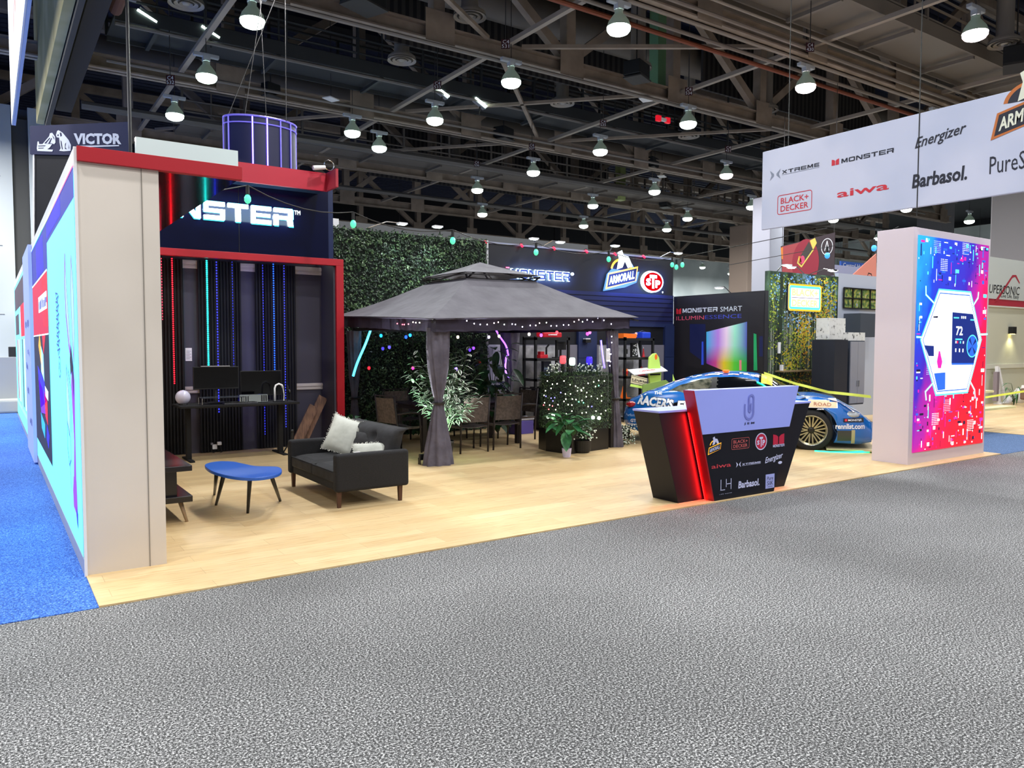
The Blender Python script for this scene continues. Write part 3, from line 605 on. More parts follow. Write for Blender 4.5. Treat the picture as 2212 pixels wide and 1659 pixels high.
area('sign_glow', (3.2, YF-.12, 3.5), 5, 1.2, (.6, .9, 1), (PI/2, 0, 0), 'RECTANGLE', .2)
# second red fascia with a short return and the round light cage behind it
Yf2 = 10.95; z0, z1 = 3.87, 4.13
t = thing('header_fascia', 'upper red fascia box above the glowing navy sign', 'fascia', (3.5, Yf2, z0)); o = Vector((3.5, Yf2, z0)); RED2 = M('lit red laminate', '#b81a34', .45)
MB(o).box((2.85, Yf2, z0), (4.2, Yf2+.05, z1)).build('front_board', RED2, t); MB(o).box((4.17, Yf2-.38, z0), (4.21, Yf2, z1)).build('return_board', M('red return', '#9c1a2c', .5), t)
MB(o).box((2.85, Yf2+.05, z0+.03), (4.2, YF+.02, z0+.06)).build('soffit', M('bluish soffit', '#2c3f5c', .3), t)
t = thing('clip_light', 'small white clip light on the corner of the upper red fascia', 'light', (4.12, Yf2-.1, z1))
MB().tube([(-.18, 0, .03), (0, 0, .06)], [.035, .03], 10).build('head', WHITE, t); MB().lathe([(.07, -.01), (.08, 0), (.07, .01)], (.06, 0, .1), 16, axis=(0, 1, 0)).build('clamp', CHROME, t)
t = thing('light_cage', 'tall dark blue rounded cage with violet light tubes above the office', 'light fixture', (3.52, 11.95, 4.13)); R_ = .53; H_ = .86
b = MB(); pf = []
for k in range(17):
    a = PI+PI*k/16; pf.append((R_*math.cos(a), .62*R_*math.sin(a)))
vs_ = [(x, y, z) for x, y in pf for z in (0, H_)]
b.add(vs_, [(2*i, 2*i+2, 2*i+3, 2*i+1) for i in range(16)]); b.build('shell', M('indigo shell', '#070d2c', .5, emit=.05, ecol='#1a1aa0'), t, smooth=True)
VT = M('violet metal tube', '#8a82d8', .3, .4, emit=.3, ecol='#7a70ff')
MB().tube([(x*1.03, y*1.03, H_) for x, y in pf], .014, 6).build('top_ring', VT, t); MB().tube([(x*1.03, y*1.03, H_-.1) for x, y in pf], .01, 6).build('hoop', VT, t)
vl = M('violet led', '#ffffff', .5, emit=5, ecol='#4a30ff')
for k, (i, m_) in enumerate(((0, VT), (2, VT), (6, vl), (8, vl), (10, VT), (12, VT), (16, VT))):
    x, y = pf[i]; MB().tube([(x*1.03, y*1.03, 0), (x*1.03, y*1.03, H_)], .011, 6).build('light_tube' if m_ is vl else 'upright', m_, t)
for x, y, X2, Y2 in ((-.5, -.1, 1.6, 2.0), (.0, -.3, .6, 2.2), (.3, -.3, 1.2, 2.4), (-.3, -.25, .9, 1.8)): MB().tube([(x, y, H_), (X2, Y2, 5.5)], .006, 5).build('cable', STEEL, t)
wp = MB().box((.95, 6.35, 2.96), (1.69, 6.4, 3.16)); single(wp, 'acrylic_board', M('gloss white acrylic', '#c4d2d2', .12, emit=.15, ecol='#c4d2d2'), 'glossy white acrylic board behind the red fascia', 'panel')
# ---------------------------------------------------------------- LED strips hanging in the niche
def strip(px, y0, y1, hexc, label, Y=YF+.2, e=14, step=.022, r=.0065):
    a = PY(px, y0, Y); bt = PY(px, y1, Y); x = a.x
    t = thing('led_strip', label, 'light strip', (x, Y, bt.z), group='hanging coloured light strips')
    MB((x, Y, bt.z)).box((x-.006, Y, bt.z), (x+.006, Y+.003, min(a.z, 2.83))).build('tape', M('strip tape', '#15151c', .5), t)
    b = MB((x, Y, bt.z)); z = bt.z
    while z < min(a.z, 2.83): b.cbox((x, Y-.004, z), (r*1.5, .006, r*1.3)); z += step
    b.build('diodes', M('led '+hexc+str(e), hexc, .5, emit=e*.3, ecol=hexc), t)
    area('strip_glow', (x, Y-.03, (bt.z+min(a.z, 2.8))/2), .4*(min(a.z, 2.8)-bt.z), .03, lin(hexc)[:3], (PI/2, 0, 0), 'RECTANGLE', min(a.z, 2.8)-bt.z)
strip(348, 550, 690, '#ff4060', 'faint red dotted strip at the beige wall edge', e=6, step=.04)
strip(371, 552, 828, '#ff1428', 'bright red light strip left of the monitors', e=12, step=.03, r=.011)
strip(446, 555, 788, '#20e0d8', 'wide turquoise light strip above the left monitor', e=10, step=.028, r=.014)
strip(467, 557, 890, '#2a30ff', 'blue light strip passing behind the left monitor', e=12, step=.04, r=.009)
strip(501, 560, 792, '#2838e0', 'thin dim blue light strip between the monitors', e=5, step=.04, r=.006)
strip(567, 565, 938, '#3038ff', 'thin blue light strip right of the second wall panel', e=6, step=.04, r=.006)
strip(590, 566, 803, '#1450ff', 'strong blue light strip above the right monitor', e=12, step=.035, r=.010)
strip(613, 568, 922, '#3540ff', 'rightmost blue light strip reaching below the desk', e=8, step=.04, r=.007)
# ---------------------------------------------------------------- desk and what stands on it
t = thing('standing_desk', 'black standing desk in the office niche', 'desk', (2.95, 11.2, 0)); o = Vector((2.95, 11.2, 0))
MB(o).box((2.1, 10.9, .755), (3.72, 11.52, .785)).build('desktop', BLK, t, bevel=.005)
for x in (2.25, 3.52):
    MB(o).box((x-.03, 11.15, .03), (x+.03, 11.25, .755)).build('leg', BLK, t); MB(o).box((x-.03, 10.95, 0), (x+.03, 11.5, .035)).build('foot', BLK, t)
MB(o).box((2.3, 10.95, .765-.02), (3.4, 10.97, .755)).build('edge_rail', DARK, t)
t = thing('globe_lamp', 'white glass globe lamp on the left end of the desk', 'lamp', (2.19, 11.2, .785)); MB().ell((0, 0, .105), .1, 20).build('globe', M('opal glass', '#cfcbe0', .2), t, smooth=True); MB().lathe([(.0, 0), (.06, 0), (.05, .02), (0, .02)]).build('base', BLACK, t)
for x0, x1, za, zb, y, lb_ in ((2.36, 2.98, .98, 1.30, 11.35, 'wide black monitor at the left of the desk'), (3.02, 3.62, .86, 1.23, 11.42, 'black monitor at the right of the desk')):
    t = thing('monitor', lb_, 'monitor', ((x0+x1)/2, y, .785)); o = Vector(((x0+x1)/2, y, .785)); xm = (x0+x1)/2
    MB(o).box((x0, y, za), (x1, y+.03, zb)).build('housing', BLACK, t, bevel=.004); MB(o).box((x0+.01, y-.002, za+.02), (x1-.01, y, zb-.01)).build('screen', M('dark glass', '#020204', .1), t)
    MB(o).box((xm-.02, y+.02, .79), (xm+.02, y+.04, za+.1)).box((xm-.12, y-.06, .785), (xm+.12, y+.1, .795)).build('stand', DARK, t)
t = thing('light_bar', 'slim silver light bar on top of the left monitor', 'light', (2.65, 11.34, 1.3)); MB().box((-.19, -.02, 0), (.2, .02, .015)).build('bar', M('silver', '#b5b5ba', .3, .8), t)
t = thing('desk_shelf', 'low black desk riser with thin silver legs', 'riser', (2.72, 11.12, .785))
MB().box((-.33, -.12, .09), (.25, .12, .1)).build('top', M('riser glass', '#3c4048', .2), t)
for x in (-.32, .24):
    for y in (-.11, .11): MB().tube([(x, y, 0), (x, y, .095)], .005, 6).build('leg', CHROME, t)
t = thing('silver_box', 'mirror silver radio box with vents on the desk', 'box', (3.1, 11.08, .785)); MB().box((-.2, -.06, .005), (.2, .06, .125)).build('case', M('mirror metal', '#c9d2d2', .12, 1), t, bevel=.008)
b = MB()
for k in range(4): b.box((-.18+k*.03, -.063, .03), (-.165+k*.03, -.06, .1))
for k in range(3): b.box((.1+k*.03, -.063, .02), (.12+k*.03, -.06, .11))
b.build('vents', DARK, t)
t = thing('keyboard', 'flat black keyboard at the front edge of the desk', 'keyboard', (2.9, 10.98, .785)); MB().box((-.23, -.05, 0), (.23, .06, .018)).build('body', M('keyboard grey', '#3d3e44', .5), t, bevel=.004)
b = MB()
for i in range(14):
    for j in range(4): b.box((-.22+i*.032, -.045+j*.026, .018), (-.195+i*.032, -.025+j*.026, .024))
b.build('keys', BLACK, t)
t = thing('arch_lamp', 'white arched desk lamp at the right of the desk', 'lamp', (3.48, 11.1, .785))
MB().tube([(-.06, 0, 0), (-.06, 0, .2), (-.045, 0, .24), (0, 0, .26), (.045, 0, .24), (.06, 0, .2)], .014, 8).build('arch', WHITE, t, smooth=True); MB().tube([(.06, 0, .2), (.075, 0, .1), (.07, 0, 0)], .006, 6).build('cord', WHITE, t); MB().lathe([(0, 0), (.09, 0), (.09, .012), (0, .012)]).build('base', BLACK, t)
t = thing('headset', 'black headset hanging beside the arched lamp', 'headset', (3.62, 11.15, .785)); MB().tube([(0, .05*math.cos(PI*k/8), .17+.06*math.sin(PI*k/8)) for k in range(9)], .008, 6).build('headband', BLACK, t); MB().lathe([(0, 0), (.035, 0), (.035, .02), (0, .02)], (0, -.05, .14), 14, axis=(1, 0, 0)).build('ear_cup', BLACK, t); MB().tube([(0, 0, 0), (0, 0, .14)], .006).build('stand', BLACK, t)
c = PY(463, 962, 11.8); t = thing('power_outlet', 'white double outlet with plugs and cables under the desk', 'outlet', (c.x, 11.82, c.z-.06)); MB().box((-.02, -.0, 0), (.045, .01, .07)).build('plate', WHITE, t)
MB().box((.04, -.05, .06), (.1, 0, .11)).build('plug', WHITE, t, bevel=.008); MB().box((-.05, -.04, .07), (-.02, 0, .1)).build('plug', GREY, t); MB().tube([(.07, -.04, .06), (.1, -.06, -.04), (.02, -.06, -.07), (-.04, -.05, -.03)], .006).build('cable', BLACK, t)
c0 = PY(408, 765, YB-.02); t = thing('notice_sheet', 'white notice sheet on the office wall left of the monitors', 'notice', (c0.x, YB-.004, c0.z-.1)); MB().box((-.045, -.002, 0), (.045, 0, .19)).build('paper', WHITE, t)
b = MB(); F0 = FY(0, -.003, 0)
for k in range(6): b.rect(F0, -.035, .03+k*.022, .05+.02*(k % 2), .006)
b.build('print', GREY, t)
for i, (pa, pb, y, lb_) in enumerate((((672, 950), (703, 858), 11.62, 'long brown board leaning in the niche corner, taller of two'), ((662, 950), (683, 878), 11.5, 'shorter brown board leaning in front of the taller one'))):
    tp = PY(*pb, y); bt = (tp.x-.42 if i == 0 else tp.x-.36, y-.0, .02)
    b = MB().bar(bt, (tp.x, y+.1, tp.z), .15, .03, up=(0, 1, 0)); single(b, 'wood_board', noisy('brown board', [(.4, '#5a4238'), (.6, '#7a5b4a')], 6, .6, sc=(6, 1, 1)), lb_, 'board', 'leaning brown boards', bevel=.003)
t = thing('tripod', 'small black tripod standing beside the desk leg', 'tripod', (3.62, 10.95, 0))
MB().tube([(0, 0, .22), (0, 0, .34)], .025, 10).ell((0, 0, .36), .03, 10).build('head', BLACK, t)
for a in (.3, 2.4, 4.5): MB().tube([(0, 0, .26), (.17*math.cos(a), .17*math.sin(a), 0)], .01, 6).build('leg', BLACK, t)
# ================================================================ lounge: console, table, sofa, cushions
t = thing('media_console', 'black media console with splayed wooden legs behind the beige wall', 'console', (1.27, 8.0, 0)); CB = M('black cabinet laminate', '#131016', .25)
MB().box((-.22, -.72, .48), (.22, .72, .53)).build('top', CB, t, bevel=.004); MB().box((-.22, -.72, .2), (.22, .72, .255)).build('bottom_shelf', CB, t, bevel=.004)
MB().box((-.2, -.66, .255), (.1, .66, .48)).build('body', CB, t)
for x in (-.15, .13):
    for y in (-.62, .62): MB().tube([(x, y, .2), (x+.05*(1 if x > 0 else -1), y*1.08, 0)], [.022, .012], 10).build('leg', M('pale oak', '#9c8468', .5), t, smooth=True)
t = thing('desk_fan', 'small white appliance at the back of the media console', 'appliance', (1.25, 8.5, .53)); MB().lathe([(0, 0), (.07, 0), (.07, .02), (.04, .05), (.05, .12), (.045, .2), (.0, .23)], n=18).build('body', M('cream plastic', '#c9c2b4', .5), t, smooth=True); MB().ell((0, -.045, .17), (.02, .01, .02)).build('knob', DARK, t)
ZT_ = .42
oc = Vector((2.07, 7.95, 0)); t = thing('coffee_table', 'kidney shaped blue coffee table on four black legs', 'table', oc)
outl = [(443, 1003), (446, 1010), (462, 1019), (497, 1028), (540, 1032), (578, 1029), (603, 1022), (609, 1014), (600, 1008), (575, 1007), (550, 1006), (525, 1001), (505, 997), (480, 996), (458, 998)]
op = [G(a, b_, ZT_) for a, b_ in outl]
MB(oc).prism(FZ(0, 0, 0), smooth_loop([(p.x, p.y) for p in op]), ZT_-.03, ZT_).build('top', M('blue lacquer', '#2458b8', .35), t, bevel=.006)
for (a, b_), (c_, d_) in (((466, 1093), (484, 1030)), ((535, 1111), (540, 1036)), ((606, 1084), (585, 1030)), ((463, 1070), (468, 1025))):
    p0 = G(a, b_, 0); p1 = G(c_, d_, ZT_-.05); MB(oc).tube([p0, (p1.x, p1.y, ZT_-.025)], [.013, .021], 10).build('leg', M('black leg', '#0e0f12', .4), t, smooth=True)
# sofa: root at floor centre, faces -X
SF = noisy('charcoal velvet', [(.3, '#101012'), (.7, '#242428')], 9, .85, 5, bump=.25, bscale=60, bdist=.004)
SC_ = noisy('ribbed charcoal cord', [(.35, '#0c0c0e'), (.7, '#202024')], 60, .9, 2, bump=.5, sc=(1, .2, 14), bdist=.004)
t = thing('sofa', 'charcoal velvet two-seat sofa with tufted back', 'sofa', (3.13, 7.8, 0)); HL = .74
def pad(b, x0, x1, y0, y1, z0, z1, n=7, puff=.02, fn=None):
    """soft block with a domed top"""
    vs_ = []; m = n
    for i in range(m+1):
        for j in range(m+1):
            u = i/m; v = j/m; x = x0+(x1-x0)*u; y = y0+(y1-y0)*v; k = (1-(2*u-1)**4)*(1-(2*v-1)**4)
            vs_.append((x, y, z1-puff+puff*k*(1 if not fn else fn(u, v))))
    b.add(vs_, [(i*(m+1)+j, (i+1)*(m+1)+j, (i+1)*(m+1)+j+1, i*(m+1)+j+1) for i in range(m) for j in range(m)])
    b.box((x0, y0, z0), (x1, y1, z1-puff))
b = MB(); b.box((-.34, -HL+.1, .17), (.36, HL-.1, .27)); b.build('seat_frame', SC_, t, bevel=.02)
for y0 in (-HL+.1, .005): b = MB(); pad(b, -.355, .16, y0, y0+HL-.105, .25, .40, puff=.035); b.build('seat_cushion', SF, t, bevel=.02, smooth=False)
# tufted back, leaning
b = MB(); nu, nv = 40, 16; vs_ = []
tufts = [(-.48, .54), (0, .54), (.48, .54), (-.24, .64), (.24, .64)]
for i in range(nu+1):
    for j in range(nv+1):
        y = -HL+.1+(2*HL-.2)*i/nu; z = .33+.42*j/nv; x = .16+(z-.33)*.32
        d = 0
        for ty, tz in tufts: q = math.hypot((y-ty), (z-tz)*1.2); d += .05*math.exp(-(q/.06)**2)
        e = 1-(2*i/nu-1)**10; x -= .03*e-.01; x += d + .06*max(0, (j/nv-.86)/.14)**2
        vs_.append((x, y, z))
W_ = nv+1; b.add(vs_, [(i*W_+j, i*W_+j+1, (i+1)*W_+j+1, (i+1)*W_+j) for i in range(nu) for j in range(nv)])
bk_ = [(x+.14-.03*((j % W_)/nv), y, z) for j, (x, y, z) in enumerate(vs_)]; n0 = len(b.v)
b.add(bk_, [(i*W_+j, (i+1)*W_+j, (i+1)*W_+j+1, i*W_+j+1) for i in range(nu) for j in range(nv)])
F_ = [(i*W_+nv, n0+i*W_+nv, n0+(i+1)*W_+nv, (i+1)*W_+nv) for i in range(nu)]+[(j, n0+j, n0+j+1, j+1) for j in range(nv)]+[(nu*W_+j, nu*W_+j+1, n0+nu*W_+j+1, n0+nu*W_+j) for j in range(nv)]
b.f += F_; b.m += [0]*len(F_); b.build('backrest', SF, t, smooth=True)
for s_ in (-1, 1): MB().box((-.37, min(s_*HL, s_*(HL-.1)), .17), (.42, max(s_*HL, s_*(HL-.1)), .545)).build('armrest', SC_, t, bevel=.03, seg=3)
for x in (-.32, .34):
    for y in (-HL+.06, HL-.06): MB().tube([(x, y, .18), (x+.0, y, 0)], [.03, .022], 4).build('leg', M('walnut leg', '#4c2e1e', .5), t)
# cushions
LIN = noisy('ivory linen', [(.3, '#a9aca4'), (.7, '#c4c7bf')], 5, .85, 4, bump=.3, bscale=8, bdist=.02)
def cushion(name, c, w_, h_, th, M3, label, fringe=True, mat=None):
    t = thing(name, label, 'cushion', c, group='sofa cushions'); t.rotation_euler = M3
    b = MB(); n_ = 14; v0 = []
    for s_ in (1, -1):
        for i in range(n_+1):
            for j in range(n_+1):
                u = 2*i/n_-1; v = 2*j/n_-1; k = ((1-abs(u)**2.2)*(1-abs(v)**2.2))**.55
                pin = 1-.10*(1-abs(u*v)); rr = random.uniform(-.004, .004)
                v0.append((u*w_/2*(1-.07*(1-v*v)), s_*th/2*k+rr*(k > 0), v*h_/2*(1-.07*(1-u*u))+h_/2))
    b.v = [Vector(p) for p in v0]; N = n_+1
    for s_ in (0, 1):
        q = s_*N*N
        for i in range(n_):
            for j in range(n_):
                f = (q+i*N+j, q+(i+1)*N+j, q+(i+1)*N+j+1, q+i*N+j+1); b.f.append(f if s_ else tuple(reversed(f))); b.m.append(0)
    b.build('cover', mat or LIN, t, smooth=True)
    if not fringe: return t
    b = MB()
    for k in range(150):
        a = k/150*4; sd = int(a); q = (a-sd)*2-1; e = 1-.07*(1-q*q)
        x, z, nx, nz = [(q*w_/2, -h_/2*e, 0, -1), (w_/2*e, q*h_/2, 1, 0), (-q*w_/2, h_/2*e, 0, 1), (-w_/2*e, -q*h_/2, -1, 0)][sd]
        L_ = random.uniform(.007, .017); dx, dz = random.uniform(-.008, .008), random.uniform(-.008, .008)
        b.bar((x, random.uniform(-.004, .004), z+h_/2), (x+nx*L_+dx, random.uniform(-.012, .012), z+nz*L_+dz+h_/2), .006, .003)
    b.build('fringe', M('fringe', '#d5d5cd', .9), t)
    return t
cushion('cushion', (3.2, 8.13, .40), .42, .42, .14, (-.35, .28, -.8), 'square ivory fringed cushion standing at the far end of the sofa')
t = cushion('cushion', (3.27, 7.32, .40), .48, .22, .09, (-.5, -.08, -.7), 'long ivory fringed cushion lying behind the near armrest')
MB().box((-.2, -.075, .02), (-.13, -.065, .1)).build('care_label', WHITE, t)
cushion('cushion', (3.33, 7.7, .40), .42, .3, .13, (-.4, -.1, -1.2), 'charcoal velvet cushion leaning on the sofa back between the ivory ones', mat=SF, fringe=False)
# ================================================================ leaf wall
def leafm(name, cols, rough=.45):
    return noisy(name, cols, 9, rough, 3, interp='LINEAR')
LG = leafm('hedge leaf', [(.35, '#12261a'), (.5, '#284526'), (.7, '#6f8f5c')], .35); LGd = leafm('dark leaf', [(.35, '#0f2214'), (.6, '#24422a')])
def leaf(b, c, d, n, L, W, mi=0, cup=.15):
    d = Vector(d).normalized(); n = Vector(n).normalized(); s_ = d.cross(n)
    if s_.length < 1e-3: s_ = d.orthogonal()
    s_.normalize(); n = s_.cross(d); c = Vector(c)
    b.add([c, c+d*L*.45+s_*W/2+n*cup*W, c+d*L, c+d*L*.45-s_*W/2+n*cup*W, c+d*L*.5-n*cup*W*.3], [(0, 1, 4), (1, 2, 4), (2, 3, 4), (3, 0, 4)], mi)
rnd = random.Random(3)
struct(MB().box((4.45, 12.34, 0), (7.84, 12.44, 3.57)).build('wall_leaf_backing', M('leaf backing', '#0c160e', .9)), 'dark backing wall of the leaf panels', 'wall')
b = MB()
o_ = Vector((6.15, 12.3, 0)); b.o = o_
for k in range(15500):
    x = rnd.uniform(4.46, 7.84); z = rnd.uniform(.02, 3.6)
    a = rnd.uniform(0, 2*PI); t_ = rnd.uniform(-.5, .9)
    leaf(b, (x, 12.33-rnd.uniform(0, .06), z), (math.cos(a), -.35, math.sin(a)*.8-.3), (rnd.uniform(-.6, .6), -1, t_), rnd.uniform(.035, .06), rnd.uniform(.02, .035), 0 if rnd.random() < .8 else 1)
tag(b.build('leaf_wall', [LG, LGd], loc=o_), 'tall wall of dense artificial green leaves behind the gazebo', 'hedge')
single(MB().box((7.835, 12.28, 1.6), (7.85, 12.34, 3.58)), 'edge_strip', WHITE, 'thin white edge strip between the leaf wall and the dark sign wall', 'strip')
single(MB().box((4.5, 12.5, 3.62), (4.98, 12.52, 3.75)), 'white_board', WHITE, 'small white board behind the top left of the leaf wall', 'board')
single(MB().box((4.4, 13.6, 3.5), (11.4, 13.9, 3.9)), 'grey_beam', M('grey header', '#5b5d60', .7), 'long grey header behind the top of the leaf wall', 'beam')
# ================================================================ garage wall with signs
YW = 12.42
SW = noisy('midnight siding', [(.4, '#05070f'), (.6, '#080b16')], .8, .55, 2); PIL = M('navy siding', '#1a2750', .5)
w = struct(MB().box((7.86, YW, 0), (12.94, YW+.1, 3.57)).build('wall_garage', SW), 'midnight blue garage wall carrying the glowing signs', 'wall')
MB().box((7.86, YW-.02, 3.55), (12.94, YW+.1, 3.585)).build('cap_strip', M('pale cap', '#8d93a8', .5), w)
b = MB()
for k in range(6): b.box((7.9, YW-.032, 2.16+k*.1), (12.9, YW-.02, 2.16+k*.1+.005))
b.build('siding_groove', BLACK, w)
MB().box((7.9, YW-.02, 2.1), (12.94, YW-.0, 2.74)).build('siding_field', M('siding in blue light', '#101a48', .5), w)  # blue light on the siding is put into its colour
MB().box((7.9, YW-.05, 2.02), (12.93, YW, 2.1)).build('header_trim', PIL, w)
for x0, x1 in ((10.12, 10.62), (12.64, 12.93)):
    b = MB().box((x0, YW-.07, 0), (x1, YW, 2.05)); b.box((x0, YW-.078, 1.35), (x1, YW-.07, 1.36)).box((x0, YW-.078, .7), (x1, YW-.07, .71)); b.build('pilaster', PIL, w)
GW = M('grey wall sheet', '#6e6c78', .6)
MB().box((7.9, YW-.03, 0), (12.64, YW-.022, 1.62)).build('lower_sheet', GW, w)
PW = noisy('wrinkled plastic sheet', [(.35, '#8b8c92'), (.65, '#b9bbc0')], 5, .35, 5, bump=.8, bdist=.05)
MB().box((8.2, YW-.038, .05), (9.6, YW-.032, 1.6)).build('plastic_sheet', PW, w); MB().box((10.7, YW-.038, .05), (11.9, YW-.032, 1.6)).build('plastic_sheet', PW, w)
MB().box((7.9, YW-.04, .05), (8.2, YW-.03, 1.62)).build('pale_edge', M('pale lilac sheet', '#a9a6be', .6), w)
# signs (raised glowing letters on the wall)
WF = FY(0, YW-.06, 0)
t = thing('letter_sign', 'glowing sign of dark block letters reading MONSTER on the garage wall', 'sign', (9.1, YW-.03, 2.9)); o = t.location.copy()
SL = [(8.43, 2.94), (9.93, 2.94)]
b = MB(o)
for dx, dz in ((-.007, .006), (.006, .006), (-.007, -.007), (.006, -.007)): b.sq(FY(0, YW-.03, 0), 'MONSTER', 8.44+dx, 2.92+dz, 1.46, .18, .002, 0)
b.build('backlight', M('sign backlight', '#ffffff', .5, emit=3.5, ecol='#bfeaff'), t)
b = MB(o); b.sq(FY(0, YW-.03, 0), 'MONSTER', 8.445, 2.922, 1.455, .176, .012, 0); b.build('letters', M('dark letter face', '#1c2440', .4), t)
MB(o).ell((9.95, YW-.06, 3.07), (.04, .02, .03)).build('registered_mark', lg, t)
b = MB(o); b.rect(FY(0, YW-.03, 0), 8.3, 2.94, .08, .02, .04).rect(FY(0, YW-.03, 0), 8.3, 3.1, .08, .02, .04); b.build('emblem', M('pink glow', '#ff6080', .5, emit=4, ecol='#ff5070'), t)
area('sign_glow', (9.3, YW-.2, 3.0), 9, 1.5, (.12, .25, 1), (PI/2, 0, 0), 'RECTANGLE', .25)
def armor(b, fr, u, v, s_, mats, lean=.0):
    """generic car-care emblem: arched figure over a slanted name band; mats = white, amber, dark"""
    wh_, am, dk = mats
    b.disc(fr, u+.5*s_, v+.42*s_, .36*s_, .30*s_, .001, am, 24, 0, PI); b.disc(fr, u+.5*s_, v+.42*s_, .30*s_, .25*s_, .002, dk, 24, 0, PI)
    b.poly(fr, [(u+.34*s_, v+.45*s_), (u+.4*s_, v+.72*s_), (u+.36*s_, v+.86*s_), (u+.5*s_, v+.92*s_), (u+.56*s_, v+.8*s_), (u+.72*s_, v+.78*s_), (u+.86*s_, v+.55*s_), (u+.7*s_, v+.5*s_), (u+.6*s_, v+.66*s_), (u+.52*s_, v+.5*s_)], .003, wh_)
    b.poly(fr, [(u-.02*s_, v-.05*s_), (u+.06*s_, v+.34*s_), (u+1.04*s_, v+.56*s_), (u+.98*s_, v+.2*s_)], .004, am)
    b.poly(fr, [(u+.03*s_, v), (u+.09*s_, v+.31*s_), (u+1.0*s_, v+.51*s_), (u+.95*s_, v+.2*s_)], .005, dk)
    b.text(fr, 'ARMORALL', u+.09*s_, v+.06*s_, .83*s_, .2*s_, .006, wh_, bold=.03, shear=.1, rise=.19*s_)
    return b
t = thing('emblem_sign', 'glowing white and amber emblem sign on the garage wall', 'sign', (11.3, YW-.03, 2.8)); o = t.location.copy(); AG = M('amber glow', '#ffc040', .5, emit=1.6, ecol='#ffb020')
WG = M('white glow', '#ffffff', .5, emit=2.6, ecol='#d8f6ff'); DK = M('dark sign face', '#141830', .4)
FA = FY(0, YW-.07, 0); b = MB(o); armor(b, FA, 10.86, 2.84, .88, (0, 1, 2)); b.build('emblem', [WG, AG, DK], t)
MB(o).prism(FY(0, YW-.07, 0), [(10.8, 2.76), (10.9, 3.12), (11.1, 3.3), (11.2, 3.42), (11.6, 3.38), (11.75, 3.2), (11.82, 3.22), (11.74, 2.98), (11.4, 2.86)], -.03, -.001).build('halo_plate', M('blue halo plate', '#203060', .5, emit=.9, ecol='#6aa8ff'), t)  # glowing plate that paints the sign's blue halo behind the emblem
t = thing('round_sign', 'glowing red and white oval sign reading STP', 'sign', (12.25, YW-.03, 2.8)); o = t.location.copy()
b = MB(o); b.disc(FA, 12.2, 3.02, .33, .24, -.02, 0).disc(FA, 12.24, 3.02, .32, .235, .0, 0).disc(FA, 12.24, 3.02, .285, .205, .002, 1)
b.text(FA, 'S', 12.02, 2.93, .15, .16, .004, 0, bold=.05).text(FA, 'T', 12.13, 2.87, .22, .3, .005, 0, bold=.05).text(FA, 'P', 12.31, 2.89, .15, .17, .004, 0, bold=.05); b.build('face', [WG, M('red glow', '#140000', 1.0, emit=.6, ecol='#ff0c14', spec=0)], t)
MB(o).disc(FA, 12.54, 2.8, .02).build('registered_mark', WG, t)
for x in (11.3, 12.25): area('sign_glow', (x, YW-.2, 3.0), 8, .9, (.1, .2, 1), (PI/2, 0, 0), 'RECTANGLE', .5)
# small red clip lights along the top of the wall
RG = M('red lamp glow', '#ff2040', .5, emit=3, ecol='#ff1838')
for k, px in enumerate((1054, 1131, 1201, 1271, 1333, 1395)):
    p = PY(px, 535, YW-.1); t = thing('clip_light', 'small red spotlight on the garage wall top, %s from the left' % ['first', 'second', 'third', 'fourth', 'fifth', 'sixth'][k], 'light', (p.x, YW-.02, 3.585), group='red clip lights')
    MB().tube([(0, 0, -.0), (-.03, -.08, -.05)], .022, 8).build('head', RG, t); MB().box((-.015, -.02, 0), (.015, .04, .03)).build('clip', DARK, t)
# arm lights on the wall tops
def armlight(x, y, z, dx, dy, label, power=0, on=True):
    t = thing('arm_light', label, 'light', (x, y, z), group='arm mounted display lights')
    MB().tube([(0, 0, 0), (dx*.6, dy*.6, .12), (dx, dy, .1)], .01, 6).build('arm', CHROME, t); MB().cbox((dx*1.05, dy*1.05, .09), (.16, .12, .03)).build('head', WHITE, t)
    MB().box((dx*1.05-.06, dy*1.05-.04, .068), (dx*1.05+.06, dy*1.05+.04, .0745)).build('lens', M('arm lamp lens', '#ffffff', .5, emit=10 if on else .5, ecol='#e0fff8'), t)
    if power: spot('display_spot', (x+dx*1.05, y+dy*1.05, z+.05), (x+dx*.9, y-.02, z-1.6), power, (.75, .9, 1), 1.5, .8, .05)
    return t
armlight(6.85, 12.33, 3.6, -.25, -.35, 'arm light above the leaf wall', 60); armlight(9.05, YW, 3.58, -.25, -.3, 'arm light above the glowing block letters', 12)
armlight(9.2, YW, 3.58, .3, -.2, 'white flat headed arm light beside the block letter sign', 0, False); armlight(11.0, YW, 3.58, -.2, -.4, 'arm light above the amber emblem', 10)
armlight(5.4, 12.33, 3.6, .5, -.3, 'arm light with a blue head at the left of the leaf wall', 25); armlight(12.5, YW, 3.58, .3, -.25, 'arm light above the oval sign', 0, False)
